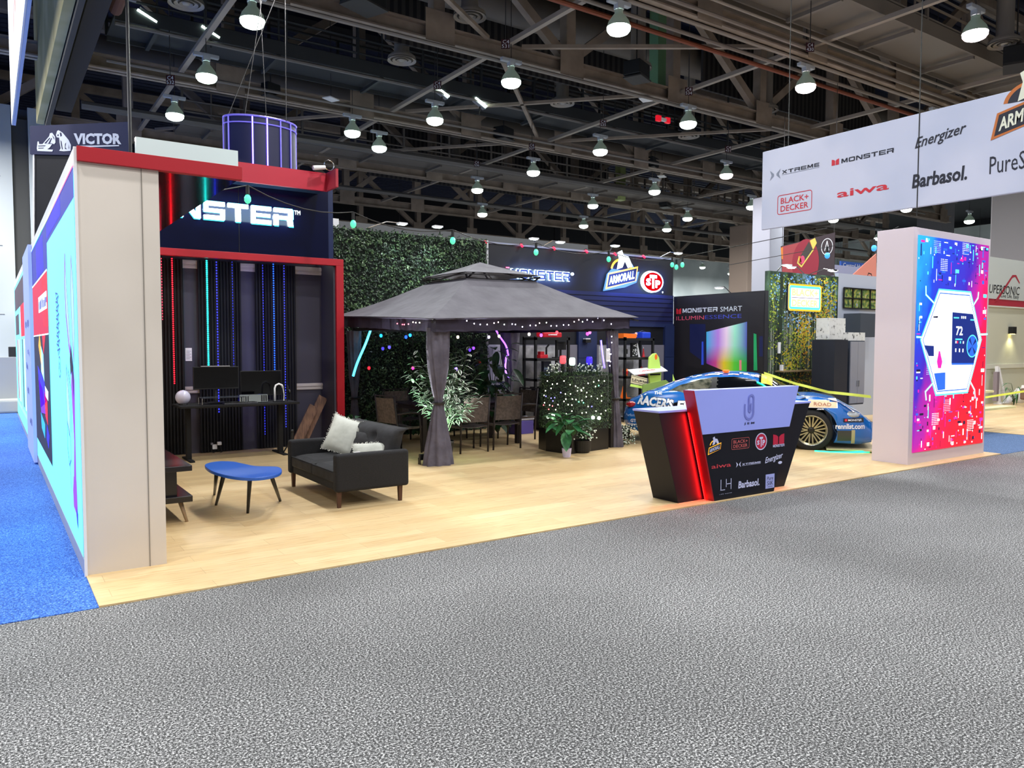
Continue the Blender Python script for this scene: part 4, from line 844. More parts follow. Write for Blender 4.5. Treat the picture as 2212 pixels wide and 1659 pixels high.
# ================================================================ gazebo
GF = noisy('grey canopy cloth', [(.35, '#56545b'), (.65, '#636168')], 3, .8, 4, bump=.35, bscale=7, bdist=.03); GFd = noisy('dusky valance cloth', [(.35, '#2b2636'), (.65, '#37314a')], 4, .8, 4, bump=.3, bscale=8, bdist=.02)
GC = noisy('grey curtain cloth', [(.35, '#4a4653'), (.65, '#5f5b69')], 5, .7, 4, bump=.6, bscale=10, bdist=.03)
t = thing('gazebo', 'grey fabric gazebo with two tier roof and tied curtains', 'gazebo', (6.5, 10.4, 0)); o = t.location.copy()
cor = {'FL': (4.72, 8.72, 1.955), 'FR': (8.36, 8.74, 2.045), 'BR': (8.34, 12.1, 2.08), 'BL': (4.73, 12.1, 2.08)}
rg = {'FL': (5.88, 9.78, 2.60), 'FR': (7.12, 9.78, 2.61), 'BR': (7.12, 11.02, 2.61), 'BL': (5.88, 11.02, 2.60)}
def panel(a, b_, c, d, n_=12, sag=.05):
    """a,b eave corners; d,c ring corners"""
    a, b_, c, d = map(Vector, (a, b_, c, d)); vs_ = []
    for i in range(n_+1):
        for j in range(n_+1):
            u, v = i/n_, j/n_; p = (a*(1-u)+b_*u)*(1-v)+(d*(1-u)+c*u)*v
            s2 = sag*math.sin(PI*v)*(.6+.4*math.sin(PI*u)); e = .03*math.sin(PI*u)*(1-v)
            vs_.append(p-Vector((0, 0, s2-e*.3)))
    W = n_+1; return vs_, [(i*W+j, (i+1)*W+j, (i+1)*W+j+1, i*W+j+1) for i in range(n_) for j in range(n_)]
rb = MB(o)
for a, b_ in (('FL', 'FR'), ('FR', 'BR'), ('BR', 'BL'), ('BL', 'FL')):
    v_, f_ = panel(cor[a], cor[b_], rg[b_], rg[a]); rb.add(v_, f_)
rb.build('canopy', GF, t, solid=.006)
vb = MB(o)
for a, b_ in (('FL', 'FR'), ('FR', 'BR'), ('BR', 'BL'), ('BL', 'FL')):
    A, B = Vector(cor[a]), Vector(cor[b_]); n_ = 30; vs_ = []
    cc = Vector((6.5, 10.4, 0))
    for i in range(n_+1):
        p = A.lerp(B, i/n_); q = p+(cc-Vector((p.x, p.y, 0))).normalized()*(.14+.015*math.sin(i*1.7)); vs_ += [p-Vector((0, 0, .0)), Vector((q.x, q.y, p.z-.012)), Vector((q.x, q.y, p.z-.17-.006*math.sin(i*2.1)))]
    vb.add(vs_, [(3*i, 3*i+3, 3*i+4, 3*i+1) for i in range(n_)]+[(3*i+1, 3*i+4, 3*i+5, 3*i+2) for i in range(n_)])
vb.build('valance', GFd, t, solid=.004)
ub = MB(o); up_ = {'FL': (5.82, 9.72, 2.69), 'FR': (7.18, 9.72, 2.70), 'BR': (7.18, 11.08, 2.70), 'BL': (5.82, 11.08, 2.69)}
for a, b_ in (('FL', 'FR'), ('FR', 'BR'), ('BR', 'BL'), ('BL', 'FL')):
    v_, f_ = panel(up_[a], up_[b_], (6.51, 10.41, 2.925), (6.49, 10.41, 2.925), 8, .02); ub.add(v_, f_)
ub.build('vent_canopy', GF, t, solid=.006)
FRM = M('gazebo steel', '#1f1c1e', .5, .2)
fb = MB(o)
for k in cor:
    fb.bar(Vector(rg[k])+Vector((0, 0, .01)), Vector(up_[k])-Vector((0, 0, .02)), .025).bar(Vector(rg[k]), (6.5, 10.4, 2.86), .02); c_ = Vector(cor[k]); r0 = Vector(rg[k]); fb.bar(c_-Vector((0, 0, .05)), (c_+r0)/2-Vector((0, 0, .12)), .022).bar((c_+r0)/2-Vector((0, 0, .12)), r0-Vector((0, 0, .06)), .022)
for a, b_ in (('FL', 'FR'), ('FR', 'BR'), ('BR', 'BL'), ('BL', 'FL')): fb.bar(rg[a], rg[b_], .022).bar(Vector(up_[a])-Vector((0, 0, .03)), Vector(up_[b_])-Vector((0, 0, .03)), .016)
fb.build('roof_frame', FRM, t)
posts = {'FL': (4.95, 8.98), 'FR': (8.04, 9.0), 'BR': (8.05, 11.85), 'BL': (4.95, 11.82)}
for a, b_ in (('FL', 'FR'), ('FR', 'BR'), ('BR', 'BL'), ('BL', 'FL')): MB(o).bar((*posts[a], 1.86), (*posts[b_], 1.86), .03, .05).build('beam', FRM, t)
for k, (x, y) in posts.items(): MB(o).box((x-.03, y-.03, 0), (x+.03, y+.03, 1.9)).build('post', FRM, t)
def curtain(k, prof, fold=9, ph=0, tie=.74, lean=(0, 0)):
    """prof: list of (z, half width, depth)"""
    x, y = posts[k]; b = MB(o); n_ = 44; rows = []
    for z, hw, dp in prof:
        row = []
        for i in range(n_):
            a = 2*PI*i/n_; rr = 1+.13*math.sin(fold*a+ph+z*2.2)+.05*math.sin(4*a+z*7)
            row.append((x+lean[0]*(1.9-z)+hw*math.cos(a)*rr, y+lean[1]*(1.9-z)+dp*math.sin(a)*rr, z))
        rows.append(row)
    b.add([p for r in rows for p in r], [(j*n_+i, j*n_+(i+1) % n_, (j+1)*n_+(i+1) % n_, (j+1)*n_+i) for j in range(len(rows)-1) for i in range(n_)])
    c = b.build('curtain', GC, t, smooth=True)
    MB(o).tube([(x+lean[0]*(1.9-tie)+.075*math.cos(a), y+lean[1]*(1.9-tie)+.075*math.sin(a), tie) for a in [2*PI*i/12 for i in range(13)]], .02, 6).build('tie_strap', FRM, c)
curtain('FL', tie=.84, prof=[(1.84, .16, .09), (1.6, .155, .1), (1.3, .13, .1), (1.05, .09, .08), (.9, .06, .055), (.84, .055, .05), (.72, .085, .07), (.45, .13, .1), (.25, .17, .13), (.08, .2, .15), (.0, .21, .15)])
curtain('FR', [(1.84, .1, .08), (1.5, .09, .07), (1.1, .07, .06), (.78, .05, .05), (.6, .06, .06), (.3, .08, .08), (.0, .1, .09)], ph=1, lean=(.07, 0), tie=.78)
curtain('BR', [(1.84, .2, .12), (1.5, .17, .12), (1.1, .11, .1), (.75, .05, .05), (.5, .07, .06), (.0, .09, .08)], ph=2)
curtain('BL', [(1.84, .12, .1), (1.5, .1, .09), (1.1, .08, .07), (.75, .045, .045), (.4, .07, .06), (.0, .08, .07)], ph=3)
# coloured light tubes hung inside the gazebo
def tube_light(pts, hexc, label, e=3, r=.012):
    P = [PY(a, b_, y) for a, b_, y in pts]; q = []
    for i in range(len(P)-1):
        for k in range(5): q.append(P[i].lerp(P[i+1], k/5))
    q.append(P[-1])
    for _ in range(12): q = [q[0]]+[(q[i-1]+q[i]*2+q[i+1])/4 for i in range(1, len(q)-1)]+[q[-1]]
    single(MB().tube(q, r, 8), 'light_tube', M('tube '+hexc, '#ffffff', .5, emit=e, ecol=hexc), label, 'light tube', 'flexible light tubes', smooth=True)
tube_light([(802, 708, 11.7), (790, 745, 11.6), (771, 782, 11.5), (763, 812, 11.4)], '#28c8f0', 'turquoise blue light tube hanging at the back left gazebo post', 2.5, .02)
tube_light([(1069, 708, 11.6), (1080, 730, 11.6), (1095, 745, 11.6), (1098, 768, 11.6)], '#8a48ff', 'violet light tube curling over the back right curtain, upper piece', 3, .016)
tube_light([(1094, 768, 11.6), (1090, 795, 11.6), (1094, 812, 11.6), (1101, 815, 11.6)], '#9a60ff', 'violet light tube along the back right curtain, lower piece', 3, .016)
tube_light([(1014, 708, 8.9), (1035, 707, 8.9)], '#ff3040', 'short red light tube under the front valance', 4, .01)
tube_light([(1298, 735, 9.05), (1302, 770, 9.05), (1306, 795, 9.05)], '#5a48ff', 'blue violet light tube along the front right curtain', 2.5, .014)
# fairy lights: wire with bulbs
def fairy(name, pts, label, cols, r=.009, Yf=None, wire='#20202a', e=9):
    P = [PY(a, b_, y) for a, b_, y in pts]; c = sum(P, Vector())/len(P); t = thing(name, label, 'string lights', (c.x, c.y, min(p.z for p in P)))
    o = t.location.copy(); MB(o).tube(P, .0025, 4, cap=False).build('wire', M('wire'+wire, wire, .6), t)
    proto = {}
    for i, p in enumerate(P):
        h = cols[i % len(cols)] if not isinstance(cols, dict) else cols[i]
        mt = M('fairy '+h, '#ffffff', .5, emit=e, ecol=h)
        if h not in proto: bb = MB().ell((0, 0, 0), r, 6).build('bulb', mt, t); proto[h] = bb
        else: bb = proto[h].copy(); COL.objects.link(bb)
        bb.location = p-o+Vector((0, -.004, 0))
    return t
yv = 8.78
def vline(pxs, ys, y0, y1): return [(px, py, y0+(y1-y0)*i/(len(pxs)-1)) for i, (px, py) in enumerate(zip(pxs, ys))]
fairy('fairy_lights', vline([775, 781, 789, 795, 800, 804, 812, 816, 821, 831, 839, 848, 856, 858, 869, 873, 882, 892, 898, 906, 935], [690, 688, 694, 696, 696, 694, 699, 698, 696, 701, 700, 701, 700, 699, 701, 701, 700, 696, 697, 697, 693], 12.0, 8.85),
      'string of tiny coloured lights along the left gazebo valance', ['#c8c0ff', '#ff4868', '#ff4868', '#ff4868', '#ff6888', '#ffe8c8', '#fff8d8', '#fff8d0', '#f8ffd8', '#fff8d8', '#40ff90', '#40ffa0'])
fairy('fairy_lights', vline([1008, 1024, 1037, 1052, 1067, 1076, 1089, 1106, 1113, 1128, 1145, 1157, 1165, 1180, 1190, 1202, 1217, 1228, 1240, 1250, 1258, 1268, 1280, 1291, 1304], [693, 699, 701, 701, 698, 696, 701, 700, 701, 706, 703, 703, 698, 697, 704, 704, 702, 702, 695, 691, 695, 691, 695, 687, 692], yv, yv+.04),
      'string of tiny white lights along the front gazebo valance', ['#e0d8ff', '#e8e0ff', '#d8d8ff', '#f0e8ff', '#ffe8f0', '#ffd0d8', '#e8ffe8'])
fairy('fairy_lights', vline([1320, 1321, 1321, 1315, 1319, 1318, 1317], [700, 727, 740, 754, 765, 781, 790], 8.85, 8.85), 'string of small white lights falling beside the right gazebo curtain', ['#e8e0ff'])
# larger pendant bulbs inside
def pendants(name, L_, label, r=.025):
    P = [(PY(a, b_, y), h) for a, b_, y, h in L_]; c = sum((p for p, _ in P), Vector())/len(P); t = thing(name, label, 'string lights', (c.x, c.y, min(p.z for p, _ in P))); o = t.location.copy()
    for p, h in P:
        MB(o).tube([p+Vector((0, 0, .05)), (p.x, p.y, max(p.z+.1, 1.84) if name == 'pendant_lights' else p.z+.14)], .004, 5).build('cord', BLACK, t)
        MB(o).tube([p+Vector((0, 0, .02)), p+Vector((0, 0, .07))], .015, 8).build('socket', BLACK, t)
        MB(o).ell(p, (r, r, r*1.25), 10).build('bulb', M('bulb '+h, h, .2, emit=2, ecol=h), t, smooth=True)
pendants('pendant_lights', [(760, 752, 11.8, '#3048ff'), (823, 725, 11.6, '#20b0ff'), (841, 750, 11.7, '#5048ff'), (827, 753, 11.9, '#3830d0'), (877, 728, 11.5, '#2858ff'), (886, 724, 11.5, '#28a0ff'), (797, 795, 11.9, '#ff2030'), (892, 795, 11.5, '#ff30a0')], 'blue, red and pink pendant bulbs at the left inside the gazebo')
pendants('pendant_lights', [(938, 732, 9.4, '#5040ff'), (989, 728, 11.5, '#f8f8d0'), (1056, 728, 11.4, '#e0c8ff'), (1078, 726, 11.3, '#fff0e0'), (1023, 752, 11.7, '#8040ff'), (1015, 756, 11.9, '#5030e0'), (1040, 793, 11.9, '#ff2828'), (985, 797, 10.0, '#a080ff')], 'violet and white pendant bulbs in the middle of the gazebo')
pendants('pendant_lights', [(1143, 722, 10.6, '#fff0e8'), (1169, 724, 10.2, '#c060ff'), (1203, 718, 10.2, '#ff5060'), (1269, 721, 9.4, '#f050c0'), (1274, 718, 9.8, '#f070d0')], 'pink and red pendant bulbs at the right of the gazebo')
# ================================================================ dining set
AL = M('espresso aluminium', '#2a2224', .45, .2); SLG = noisy('taupe sling mesh', [(.4, '#4a403c'), (.6, '#5b504a')], 30, .85, 2, bump=.2)
t = thing('dining_table', 'dark metal dining table under the gazebo', 'table', (6.25, 10.65, 0))
MB().box((-.92, -.48, .69), (.92, .48, .72)).build('tabletop', M('espresso top', '#2c2430', .25), t, bevel=.005)
MB().box((-.88, -.44, .62), (.88, .44, .69)).build('apron', AL, t)
for x in (-.86, .86):
    for y in (-.42, .42): MB().box((x-.035, y-.035, 0), (x+.035, y+.035, .66)).build('leg', AL, t)
def chair(loc, rz, label, src=None):
    if src: return dup(src, loc, rz, label)
    t = thing('sling_chair', label, 'chair', loc, rz, 'dark sling dining chairs')   # faces +Y
    for s_ in (-1, 1):
        MB().tube([(s_*.24, -.2, 0), (s_*.235, -.21, .4), (s_*.225, -.27, .88)], .015, 8).build('leg', AL, t, smooth=True)
        MB().tube([(s_*.245, .22, 0), (s_*.245, .2, .4), (s_*.245, .17, .6)], .014, 8).build('leg', AL, t, smooth=True)
        MB().tube([(s_*.235, -.22, .61), (s_*.26, 0, .625), (s_*.25, .19, .6)], [.014, .02, .016], 8).build('armrest', AL, t, smooth=True)
    vs_ = []; n_ = 8
    for i in range(n_+1):
        for j in range(n_+1): u, v = i/n_, j/n_; vs_.append((-.215+.43*u, -.2+.43*v, .405-.02*math.sin(PI*u)))
    W = n_+1; F_ = [(i*W+j, (i+1)*W+j, (i+1)*W+j+1, i*W+j+1) for i in range(n_) for j in range(n_)]
    MB().add(vs_, F_).box((-.235, -.2, .38), (-.21, .23, .41)).box((.21, -.2, .38), (.235, .23, .41)).build('seat', SLG, t, solid=.006)
    vs_ = [(-.215+.43*(k//W)/n_, -.215-.055*(k % W)/n_-.02*math.sin(PI*(k//W)/n_), .47+.37*(k % W)/n_) for k in range(W*W)]
    MB().add(vs_, F_).build('backrest', SLG, t, solid=.006); MB().tube([(-.225, -.27, .87), (.225, -.27, .87)], .01, 6).build('top_rail', AL, t)
    return t
c0 = chair((5.93, 9.86, 0), 0, 'near dining chair beside the gazebo curtain, back to the viewer')
chair((6.58, 9.93, 0), -.08, 'second near dining chair from the curtain, back to the viewer', c0); chair((7.42, 10.7, 0), PI/2+.1, 'dining chair at the right end of the table', c0)
chair((5.02, 10.3, 0), -PI/2+.2, 'dining chair at the left end of the table', c0); chair((5.62, 11.4, 0), PI, 'far dining chair facing the viewer at the left', c0); chair((6.5, 11.45, 0), PI, 'far dining chair facing the viewer near the middle', c0)
# ================================================================ plants
def plant(name, label, c, n_, h, L, W, mat, stem=M('stem', '#2f4a2a', .6), spread=.5, pot=None, ph=None, droop=.3, r2=None, seed=1, zmin=.3, split=False, outline=None):
    rr = random.Random(seed); t = thing(name, label, 'plant', c); b = MB(); s_ = MB()
    z0 = ph or 0
    for k in range(n_):
        a = rr.uniform(0, 2*PI); e = rr.uniform(.15, 1)*spread; hz = z0+h*rr.uniform(zmin, 1)
        top = Vector((e*math.cos(a), e*math.sin(a), hz)); s_.tube([(0, 0, z0), (top.x*.3, top.y*.3, z0+(hz-z0)*.6), top], [.007, .005, .003], 5, cap=False)
        m_ = r2 or 1
        for q in range(m_):
            d = Vector((math.cos(a+rr.uniform(-.9, .9)), math.sin(a+rr.uniform(-.9, .9)), rr.uniform(-.5, .7)-droop*.3)).normalized()
            base = top-Vector((top.x, top.y, top.z-z0))*(.55*q/m_)
            lk = L*rr.uniform(.7, 1.1); wk = W*rr.uniform(.8, 1.1); side = d.cross(Vector((0, 0, 1))); side = side.normalized() if side.length > .01 else Vector((1, 0, 0)); nn = side.cross(d)
            R = []; N_ = 6
            for i in range(N_+1):
                u = i/N_; wd = wk/2*math.sin(PI*min(1, u*.96+.04))**.7*(1-.25*u); cpt = base+d*lk*u-Vector((0, 0, droop*lk*u*u))
                R += [cpt-side*wd+nn*wd*.25, cpt, cpt+side*wd+nn*wd*.25]
            b.add(R, [(3*i, 3*i+3, 3*i+4, 3*i+1) for i in range(N_)]+[(3*i+1, 3*i+4, 3*i+5, 3*i+2) for i in range(N_)], 0)
            if outline:
                for sd in (0, 2):
                    for i in range(N_): b.add([R[3*i+sd], R[3*i+3+sd], R[3*i+3+sd].lerp(R[3*i+4], .6)+Vector((0, 0, .001)), R[3*i+sd].lerp(R[3*i+1], .6)+Vector((0, 0, .001))], [(0, 1, 2, 3)], 1)
                    
    s_.build('stems', stem, t); b.build('foliage', [mat, outline] if outline else mat, t, smooth=True)
    if pot: pot(t)
    return t
def pot_lathe(prof, mat, rim=None):
    def f(t):
        MB().lathe(prof, n=24).build('pot', mat, t, smooth=False); r_, z_ = prof[-1]; MB().lathe([(0, z_-.02), (r_, z_-.02)], n=16).build('soil', M('soil', '#1d1712', .95), t)
    return f
BG = leafm('broad leaf', [(.35, '#1c4a2a'), (.55, '#2f6e3e'), (.7, '#5c9a62')]); OL = M('white leaf edge', '#f4f7ea', .6)
pp = G(1224, 989); plant('potted_plant', 'broad leaved green plant in a white pot before the lit planter', (pp.x, pp.y, 0), 28, .5, .24, .17, BG, spread=.2, ph=.13, droop=.25, seed=5, pot=pot_lathe([(0, 0), (.05, 0), (.062, .05), (.07, .14), (.066, .14)], M('white ribbed pot', '#d8d0ee', .5)), zmin=.5)
pf = G(1256, 979); t = plant('flower_pot', 'small white flowers in a round black pot beside the white pot', (pf.x, pf.y, 0), 40, .3, .05, .03, LG, spread=.2, ph=.16, seed=8, r2=3, pot=pot_lathe([(0, 0), (.1, 0), (.14, .05), (.15, .2), (.145, .2)], BLACK))
WFl = M('white petals', '#dfe8dc', .5, emit=.1)
b = MB(); rr = random.Random(4)
for k in range(75):
    a = rr.uniform(0, 2*PI); e = rr.uniform(0, .24); b.ell((e*math.cos(a), e*math.sin(a), .22+rr.uniform(0, .24)*(1-e*2)), .012, 6)
b.build('flowers', WFl, t)
VG = M('variegated leaf core', '#2c4a30', .6)
plant('variegated_plant', 'tall white edged plant glowing behind the front gazebo curtain', (5.3, 9.45, 0), 75, 1.3, .13, .058, VG, spread=.5, seed=12, r2=9, droop=.15, zmin=.4, outline=OL, ph=.25, pot=pot_lathe([(0, 0), (.11, 0), (.14, .26), (.135, .26)], BLACK))
plant('potted_plant', 'dark green bush low behind the sofa', (4.65, 10.9, 0), 34, .55, .2, .11, leafm('shade leaf', [(.35, '#16321e'), (.65, '#2b5a38')]), spread=.35, seed=21, droop=.5, r2=2)
plant('potted_plant', 'tall broad leaved plant at the leaf wall behind the table', (7.35, 11.35, 0), 40, 1.75, .3, .17, leafm('shade leaf2', [(.35, '#1b3a20'), (.65, '#3a6a40')]), spread=.42, seed=31, droop=.45, r2=3, zmin=.2)
plant('potted_plant', 'loose dry twig plant at the back left gazebo corner', (5.4, 11.5, 0), 26, .95, .1, .02, M('twig leaf', '#5a5a48', .7), spread=.5, seed=35, r2=4, droop=.2)
plant('potted_plant', 'green bush under the table by the leaf wall', (6.2, 11.7, 0), 36, .7, .16, .09, leafm('shade leaf', []) if 'shade leaf' not in MC else MC['shade leaf'], spread=.5, seed=37, droop=.4, r2=2)
t = thing('floodlight', 'small black floodlight on the floor beside the gazebo curtain', 'light', (4.78, 9.12, 0)); MB().cbox((0, 0, .11), (.09, .05, .08)).build('head', BLACK, t, bevel=.006); MB().box((-.05, -.03, 0), (-.04, .03, .1)).box((.04, -.03, 0), (.05, .03, .1)).box((-.05, -.03, 0), (.05, .03, .008)).build('bracket', BLACK, t)
MB().box((-.035, .025, .08), (.035, .03, .14)).build('lens', M('flood lens', '#ffffff', .5, emit=3), t)
spot('flood_spot', (4.68, 9.3, .16), (5.2, 9.45, 1.15), 420, (.95, 1, .95), 1.3, .5)
spot('flood_spot', (5.45, 9.1, .15), (5.3, 9.5, 1.1), 160, (.95, 1, .95), 1.5, .6)
# ================================================================ lit hedge planter
t = thing('hedge_planter', 'black planter box with clipped hedge wound in lights', 'planter', (7.42, 9.12, 0)); o = t.location.copy()
MB(o).prism(FZ(0, 0, 0), [(6.93, 9.22), (7.0, 8.82), (7.06, 8.76), (7.9, 8.9), (7.86, 9.5), (7.0, 9.5)], 0, .44).build('box', M('gloss black box', '#08080a', .3), t)
HP = [(6.9, 9.25), (6.98, 8.82), (7.08, 8.72), (7.92, 8.87), (7.9, 9.45), (7.0, 9.45)]
MB(o).prism(FZ(0, 0, 0), [(7.0+(x-7.0)*.94, 9.1+(y-9.1)*.94) for x, y in HP], .42, 1.15).build('core', M('leaf backing', '#0c160e', .9), t)
b = MB(o); rr = random.Random(77)
HG = leafm('box hedge', [(.35, '#1e3320'), (.55, '#35512e'), (.7, '#5d7a4c')])
per = []
for i in range(len(HP)):
    a, c_ = Vector((*HP[i], 0)), Vector((*HP[(i+1) % len(HP)], 0)); per.append((a, c_, (c_-a).length))
for k in range(7500):
    a, c_, L_ = rr.choices(per, [p[2] for p in per])[0]; u = rr.random(); p = a.lerp(c_, u); nrm = Vector((-(a-c_).y*-1, -(c_-a).x*-1, 0)); nrm = Vector(((c_-a).y, -(c_-a).x, 0)).normalized()
    z = rr.uniform(.36, 1.17); p = p+nrm*rr.uniform(-.02, .03); p.z = z; aa = rr.uniform(0, 2*PI); tg = (c_-a).normalized()
    leaf(b, p, tg*math.cos(aa)+Vector((0, 0, math.sin(aa)))+nrm*.5, nrm, rr.uniform(.02, .035), .012)
for k in range(1500): leaf(b, (rr.uniform(6.95, 7.9), rr.uniform(8.85, 9.45), 1.15+rr.uniform(0, .04)), (rr.uniform(-1, 1), rr.uniform(-1, 1), .8), (0, 0, 1), .035, .015)
for k in range(300): leaf(b, (rr.uniform(7.0, 7.8), rr.uniform(8.9, 9.4), 1.17+rr.uniform(0, .12)), (rr.uniform(-1, 1), rr.uniform(-1, 1), .9), (0, 0, 1), .045, .012)
b.build('hedge', HG, t)
bl_ = [(1182, 823), (1193, 830), (1203, 829), (1218, 823), (1231, 831), (1243, 834), (1248, 837), (1256, 844), (1260, 838), (1270, 828), (1282, 825), (1293, 822), (1293, 833), (1286, 835), (1305, 823), (1190, 839), (1178, 844), (1175, 854), (1179, 856), (1190, 860), (1198, 859), (1211, 848), (1221, 851), (1232, 851), (1247, 844), (1255, 842),
       (1267, 848), (1277, 856), (1266, 857), (1290, 861), (1299, 855), (1194, 866), (1222, 862), (1236, 862), (1244, 863), (1250, 868), (1257, 865), (1260, 870), (1299, 866), (1176, 870), (1174, 875), (1187, 875), (1193, 877), (1205, 874), (1218, 867), (1227, 874), (1235, 875), (1270, 878), (1278, 878), (1185, 884), (1200, 885), (1235, 888), (1257, 892), (1266, 891), (1287, 888), (1298, 894), (1308, 887), (1223, 894)]
def surfY(px):   # front surface of the planter hedge
    return 8.70 if px > 1212 else 8.95
cl = {}
for i, (a, b_) in enumerate(bl_): cl[i] = '#5048ff' if i in (18, 19, 20, 21, 31, 48) else ('#ff3040' if i in (40, 42, 49) else ('#40ffb0' if i in (35, 37, 12) else '#f4f0d8'))
fairy('fairy_lights', [(a, b_, 8.68 + (.13*(a-1212)/95 if a > 1212 else (1212-a)*.011)) for a, b_ in bl_], 'string of warm fairy lights wound around the planter hedge', cl, r=.0085, wire='#18301c')
for k, (px, py) in enumerate(((1184, 900), (1195, 896), (1281, 902), (1294, 903))):
    y = 8.66 + (.13*(px-1212)/95 if px > 1212 else (1212-px)*.011); p = PY(px, py, y); single(MB().ell(p, .026, 12), 'globe_bulb', M('globe glow', '#ffffff', .5, emit=12, ecol='#ecffe4'), 'large glowing globe bulb on the planter hedge, %s from the left' % ['first', 'second', 'third', 'fourth'][k], 'bulb', 'globe bulbs on the planter', smooth=True)
# giant decorative bulbs and flowers on top
for px, py, h, lb_, tl in ((1216, 778, '#ff5058', 'red giant bulb stake on the planter', .0), (1236, 782, '#c8f0d8', 'white giant bulb stake on the planter', -.06), (1273, 780, '#3828ff', 'blue giant bulb stake on the planter', 0)):
    p = PY(px, py, 9.1); t = thing('giant_bulb', lb_, 'bulb', (p.x+tl*2, 9.1, 1.15)); o = t.location.copy()
    MB(o).tube([(p.x+tl, 9.1, 1.15), (p.x, 9.1, p.z-.05)], .028, 12).build('socket', M('bulb socket', '#0c1410', .5), t); MB(o).lathe([(0, .07), (.04, .065), (.048, .04), (.048, -.03), (.03, -.055), (0, -.06)], p, 16).build('bulb', M('giant '+h, h, .3, emit=1.1, ecol=h), t, smooth=True)
for px, py, sd, lb_ in ((1198, 803, 3, 'white flowers at the left on top of the planter'), (1262, 800, 5, 'white flowers in the middle on top of the planter'), (1285, 803, 9, 'white flowers at the right on top of the planter')):
    p = PY(px, py, 9.05); t = thing('flower_cluster', lb_, 'flowers', (p.x, 9.05, 1.17)); rr = random.Random(sd); b = MB(); s_ = MB()
    for k in range(26):
        q = (rr.uniform(-.1, .1), rr.uniform(-.08, .08), rr.uniform(.03, .17)); b.ell(q, .012, 6); s_.tube([(q[0]*.2, q[1]*.2, 0), q], .002, 4)
    b.build('flowers', WFl, t); s_.build('stems', LG, t)
t = thing('flower_basket', 'black box with white flowers on the floor behind the right curtain', 'planter', (8.45, 9.25, 0)); MB().box((-.12, -.1, .1), (.14, .12, .28)).build('box', BLACK, t); rr = random.Random(6); b = MB(); s_ = MB()
for k in range(110):
    a = rr.uniform(0, 2*PI); e = rr.uniform(.02, .26); b.ell((e*math.cos(a), -.12+e*math.sin(a)*.6, .03+rr.uniform(0, .3)), .011, 5)
for k in range(200): a = rr.uniform(0, 2*PI); e = rr.uniform(.02, .24); leaf(s_, (e*math.cos(a), -.1+e*math.sin(a)*.6, .01+rr.uniform(0, .3)), (rr.uniform(-1, 1), rr.uniform(-1, 1), .5), (0, 0, 1), .05, .02)
b.build('flowers', WFl, t); s_.build('foliage', LG, t)
p = PY(1312, 760, 8.9); t = thing('notice_sheet', 'white notice sheet hung on the right gazebo curtain', 'notice', (p.x, 8.88, p.z-.15)); MB().box((-.04, -.002, 0), (.04, 0, .2)).build('paper', WHITE, t)
b = MB()
for k in range(7): b.rect(F0, -.03, .03+k*.02, .045+.015*(k % 2), .005)
b.build('print', GREY, t)
# ================================================================ metal shelves with goods
SH = M('black shelf steel', '#121214', .5, .1)
def shelf(x0, y0, W, D, H, levels, label):
    t = thing('shelving_unit', label, 'shelf', (x0+W/2, y0+D/2, 0)); o = t.location.copy()
    for x in (x0, x0+W-.045):
        for y in (y0, y0+D-.045): MB(o).box((x, y, 0), (x+.045, y+.045, H)).build('upright', SH, t)
    for z in levels:
        s_ = MB(o).box((x0, y0, z-.05), (x0+W, y0+.02, z)).box((x0, y0+D-.02, z-.05), (x0+W, y0+D, z)).box((x0, y0, z-.05), (x0+.02, y0+D, z)).box((x0+W-.02, y0, z-.05), (x0+W, y0+D, z)).build('shelf', SH, t)
        MB(o).box((x0+.02, y0+.02, z-.02), (x0+W-.02, y0+D-.02, z-.005)).build('shelf_board', M('shelf board', '#9a9ca4', .5), s_)
    return t
shelf(8.57, 11.75, .84, .42, 1.78, (.12, .48, .97, 1.42-.06, 1.76), 'left black shelving unit behind the planter')
shelf(10.86, 11.75, .84, .42, 1.78, (.12, .5, .97, 1.36, 1.76), 'right black shelving unit with racing gear')
RP = M('red plastic', '#c81828', .4); ORG = M('orange plastic', '#ff7a20', .45); HV = M('hi-vis yellow', '#c8f070', .7)
t = thing('jack_case', 'flat red tool case on top of the left shelf', 'case', (9.02, 11.93, 1.76)); MB().box((-.2, -.12, 0), (.24, .14, .1)).build('case', RP, t, bevel=.02); MB().tube([(-.1, -.13, .05), (-.08, -.16, .05), (.08, -.16, .05), (.1, -.13, .05)], .01).build('handle', WHITE, t)
t = thing('chain_saw_stand', 'red and black jack stand on the left shelf', 'tool', (8.88, 11.92, 1.36)); MB().box((-.14, -.1, 0), (.05, .1, .07)).box((-.1, -.05, .07), (.0, .05, .13)).build('body', RP, t, bevel=.01); MB().tube([(.08, 0, 0), (.08, 0, .2), (.14, 0, .26)], .018).build('arm', BLACK, t)
t = thing('display_monitor', 'small black monitor on a stand on the left shelf', 'monitor', (9.3, 11.9, 1.36)); MB().box((-.12, -.02, .16), (.12, .0, .32)).build('screen', BLACK, t); MB().box((-.02, 0, .01), (.02, .02, .2)).box((-.16, -.06, 0), (.08, .08, .02)).build('stand', BLACK, t)
t = thing('product_box', 'dark printed poster box on the third shelf of the left unit', 'box', (8.97, 11.95, .97)); MB().box((-.08, -.04, 0), (.1, .04, .33)).build('box', M('dark blue print', '#20263c', .5), t); scrawl(MB(), FY(-.06, -.042, 0), -.0, .17, .12, .05, 4).rect(FY(-.06, -.042, 0), 0, .05, .12, .05).build('print', M('pale blue', '#a9c4e8', .5), t)
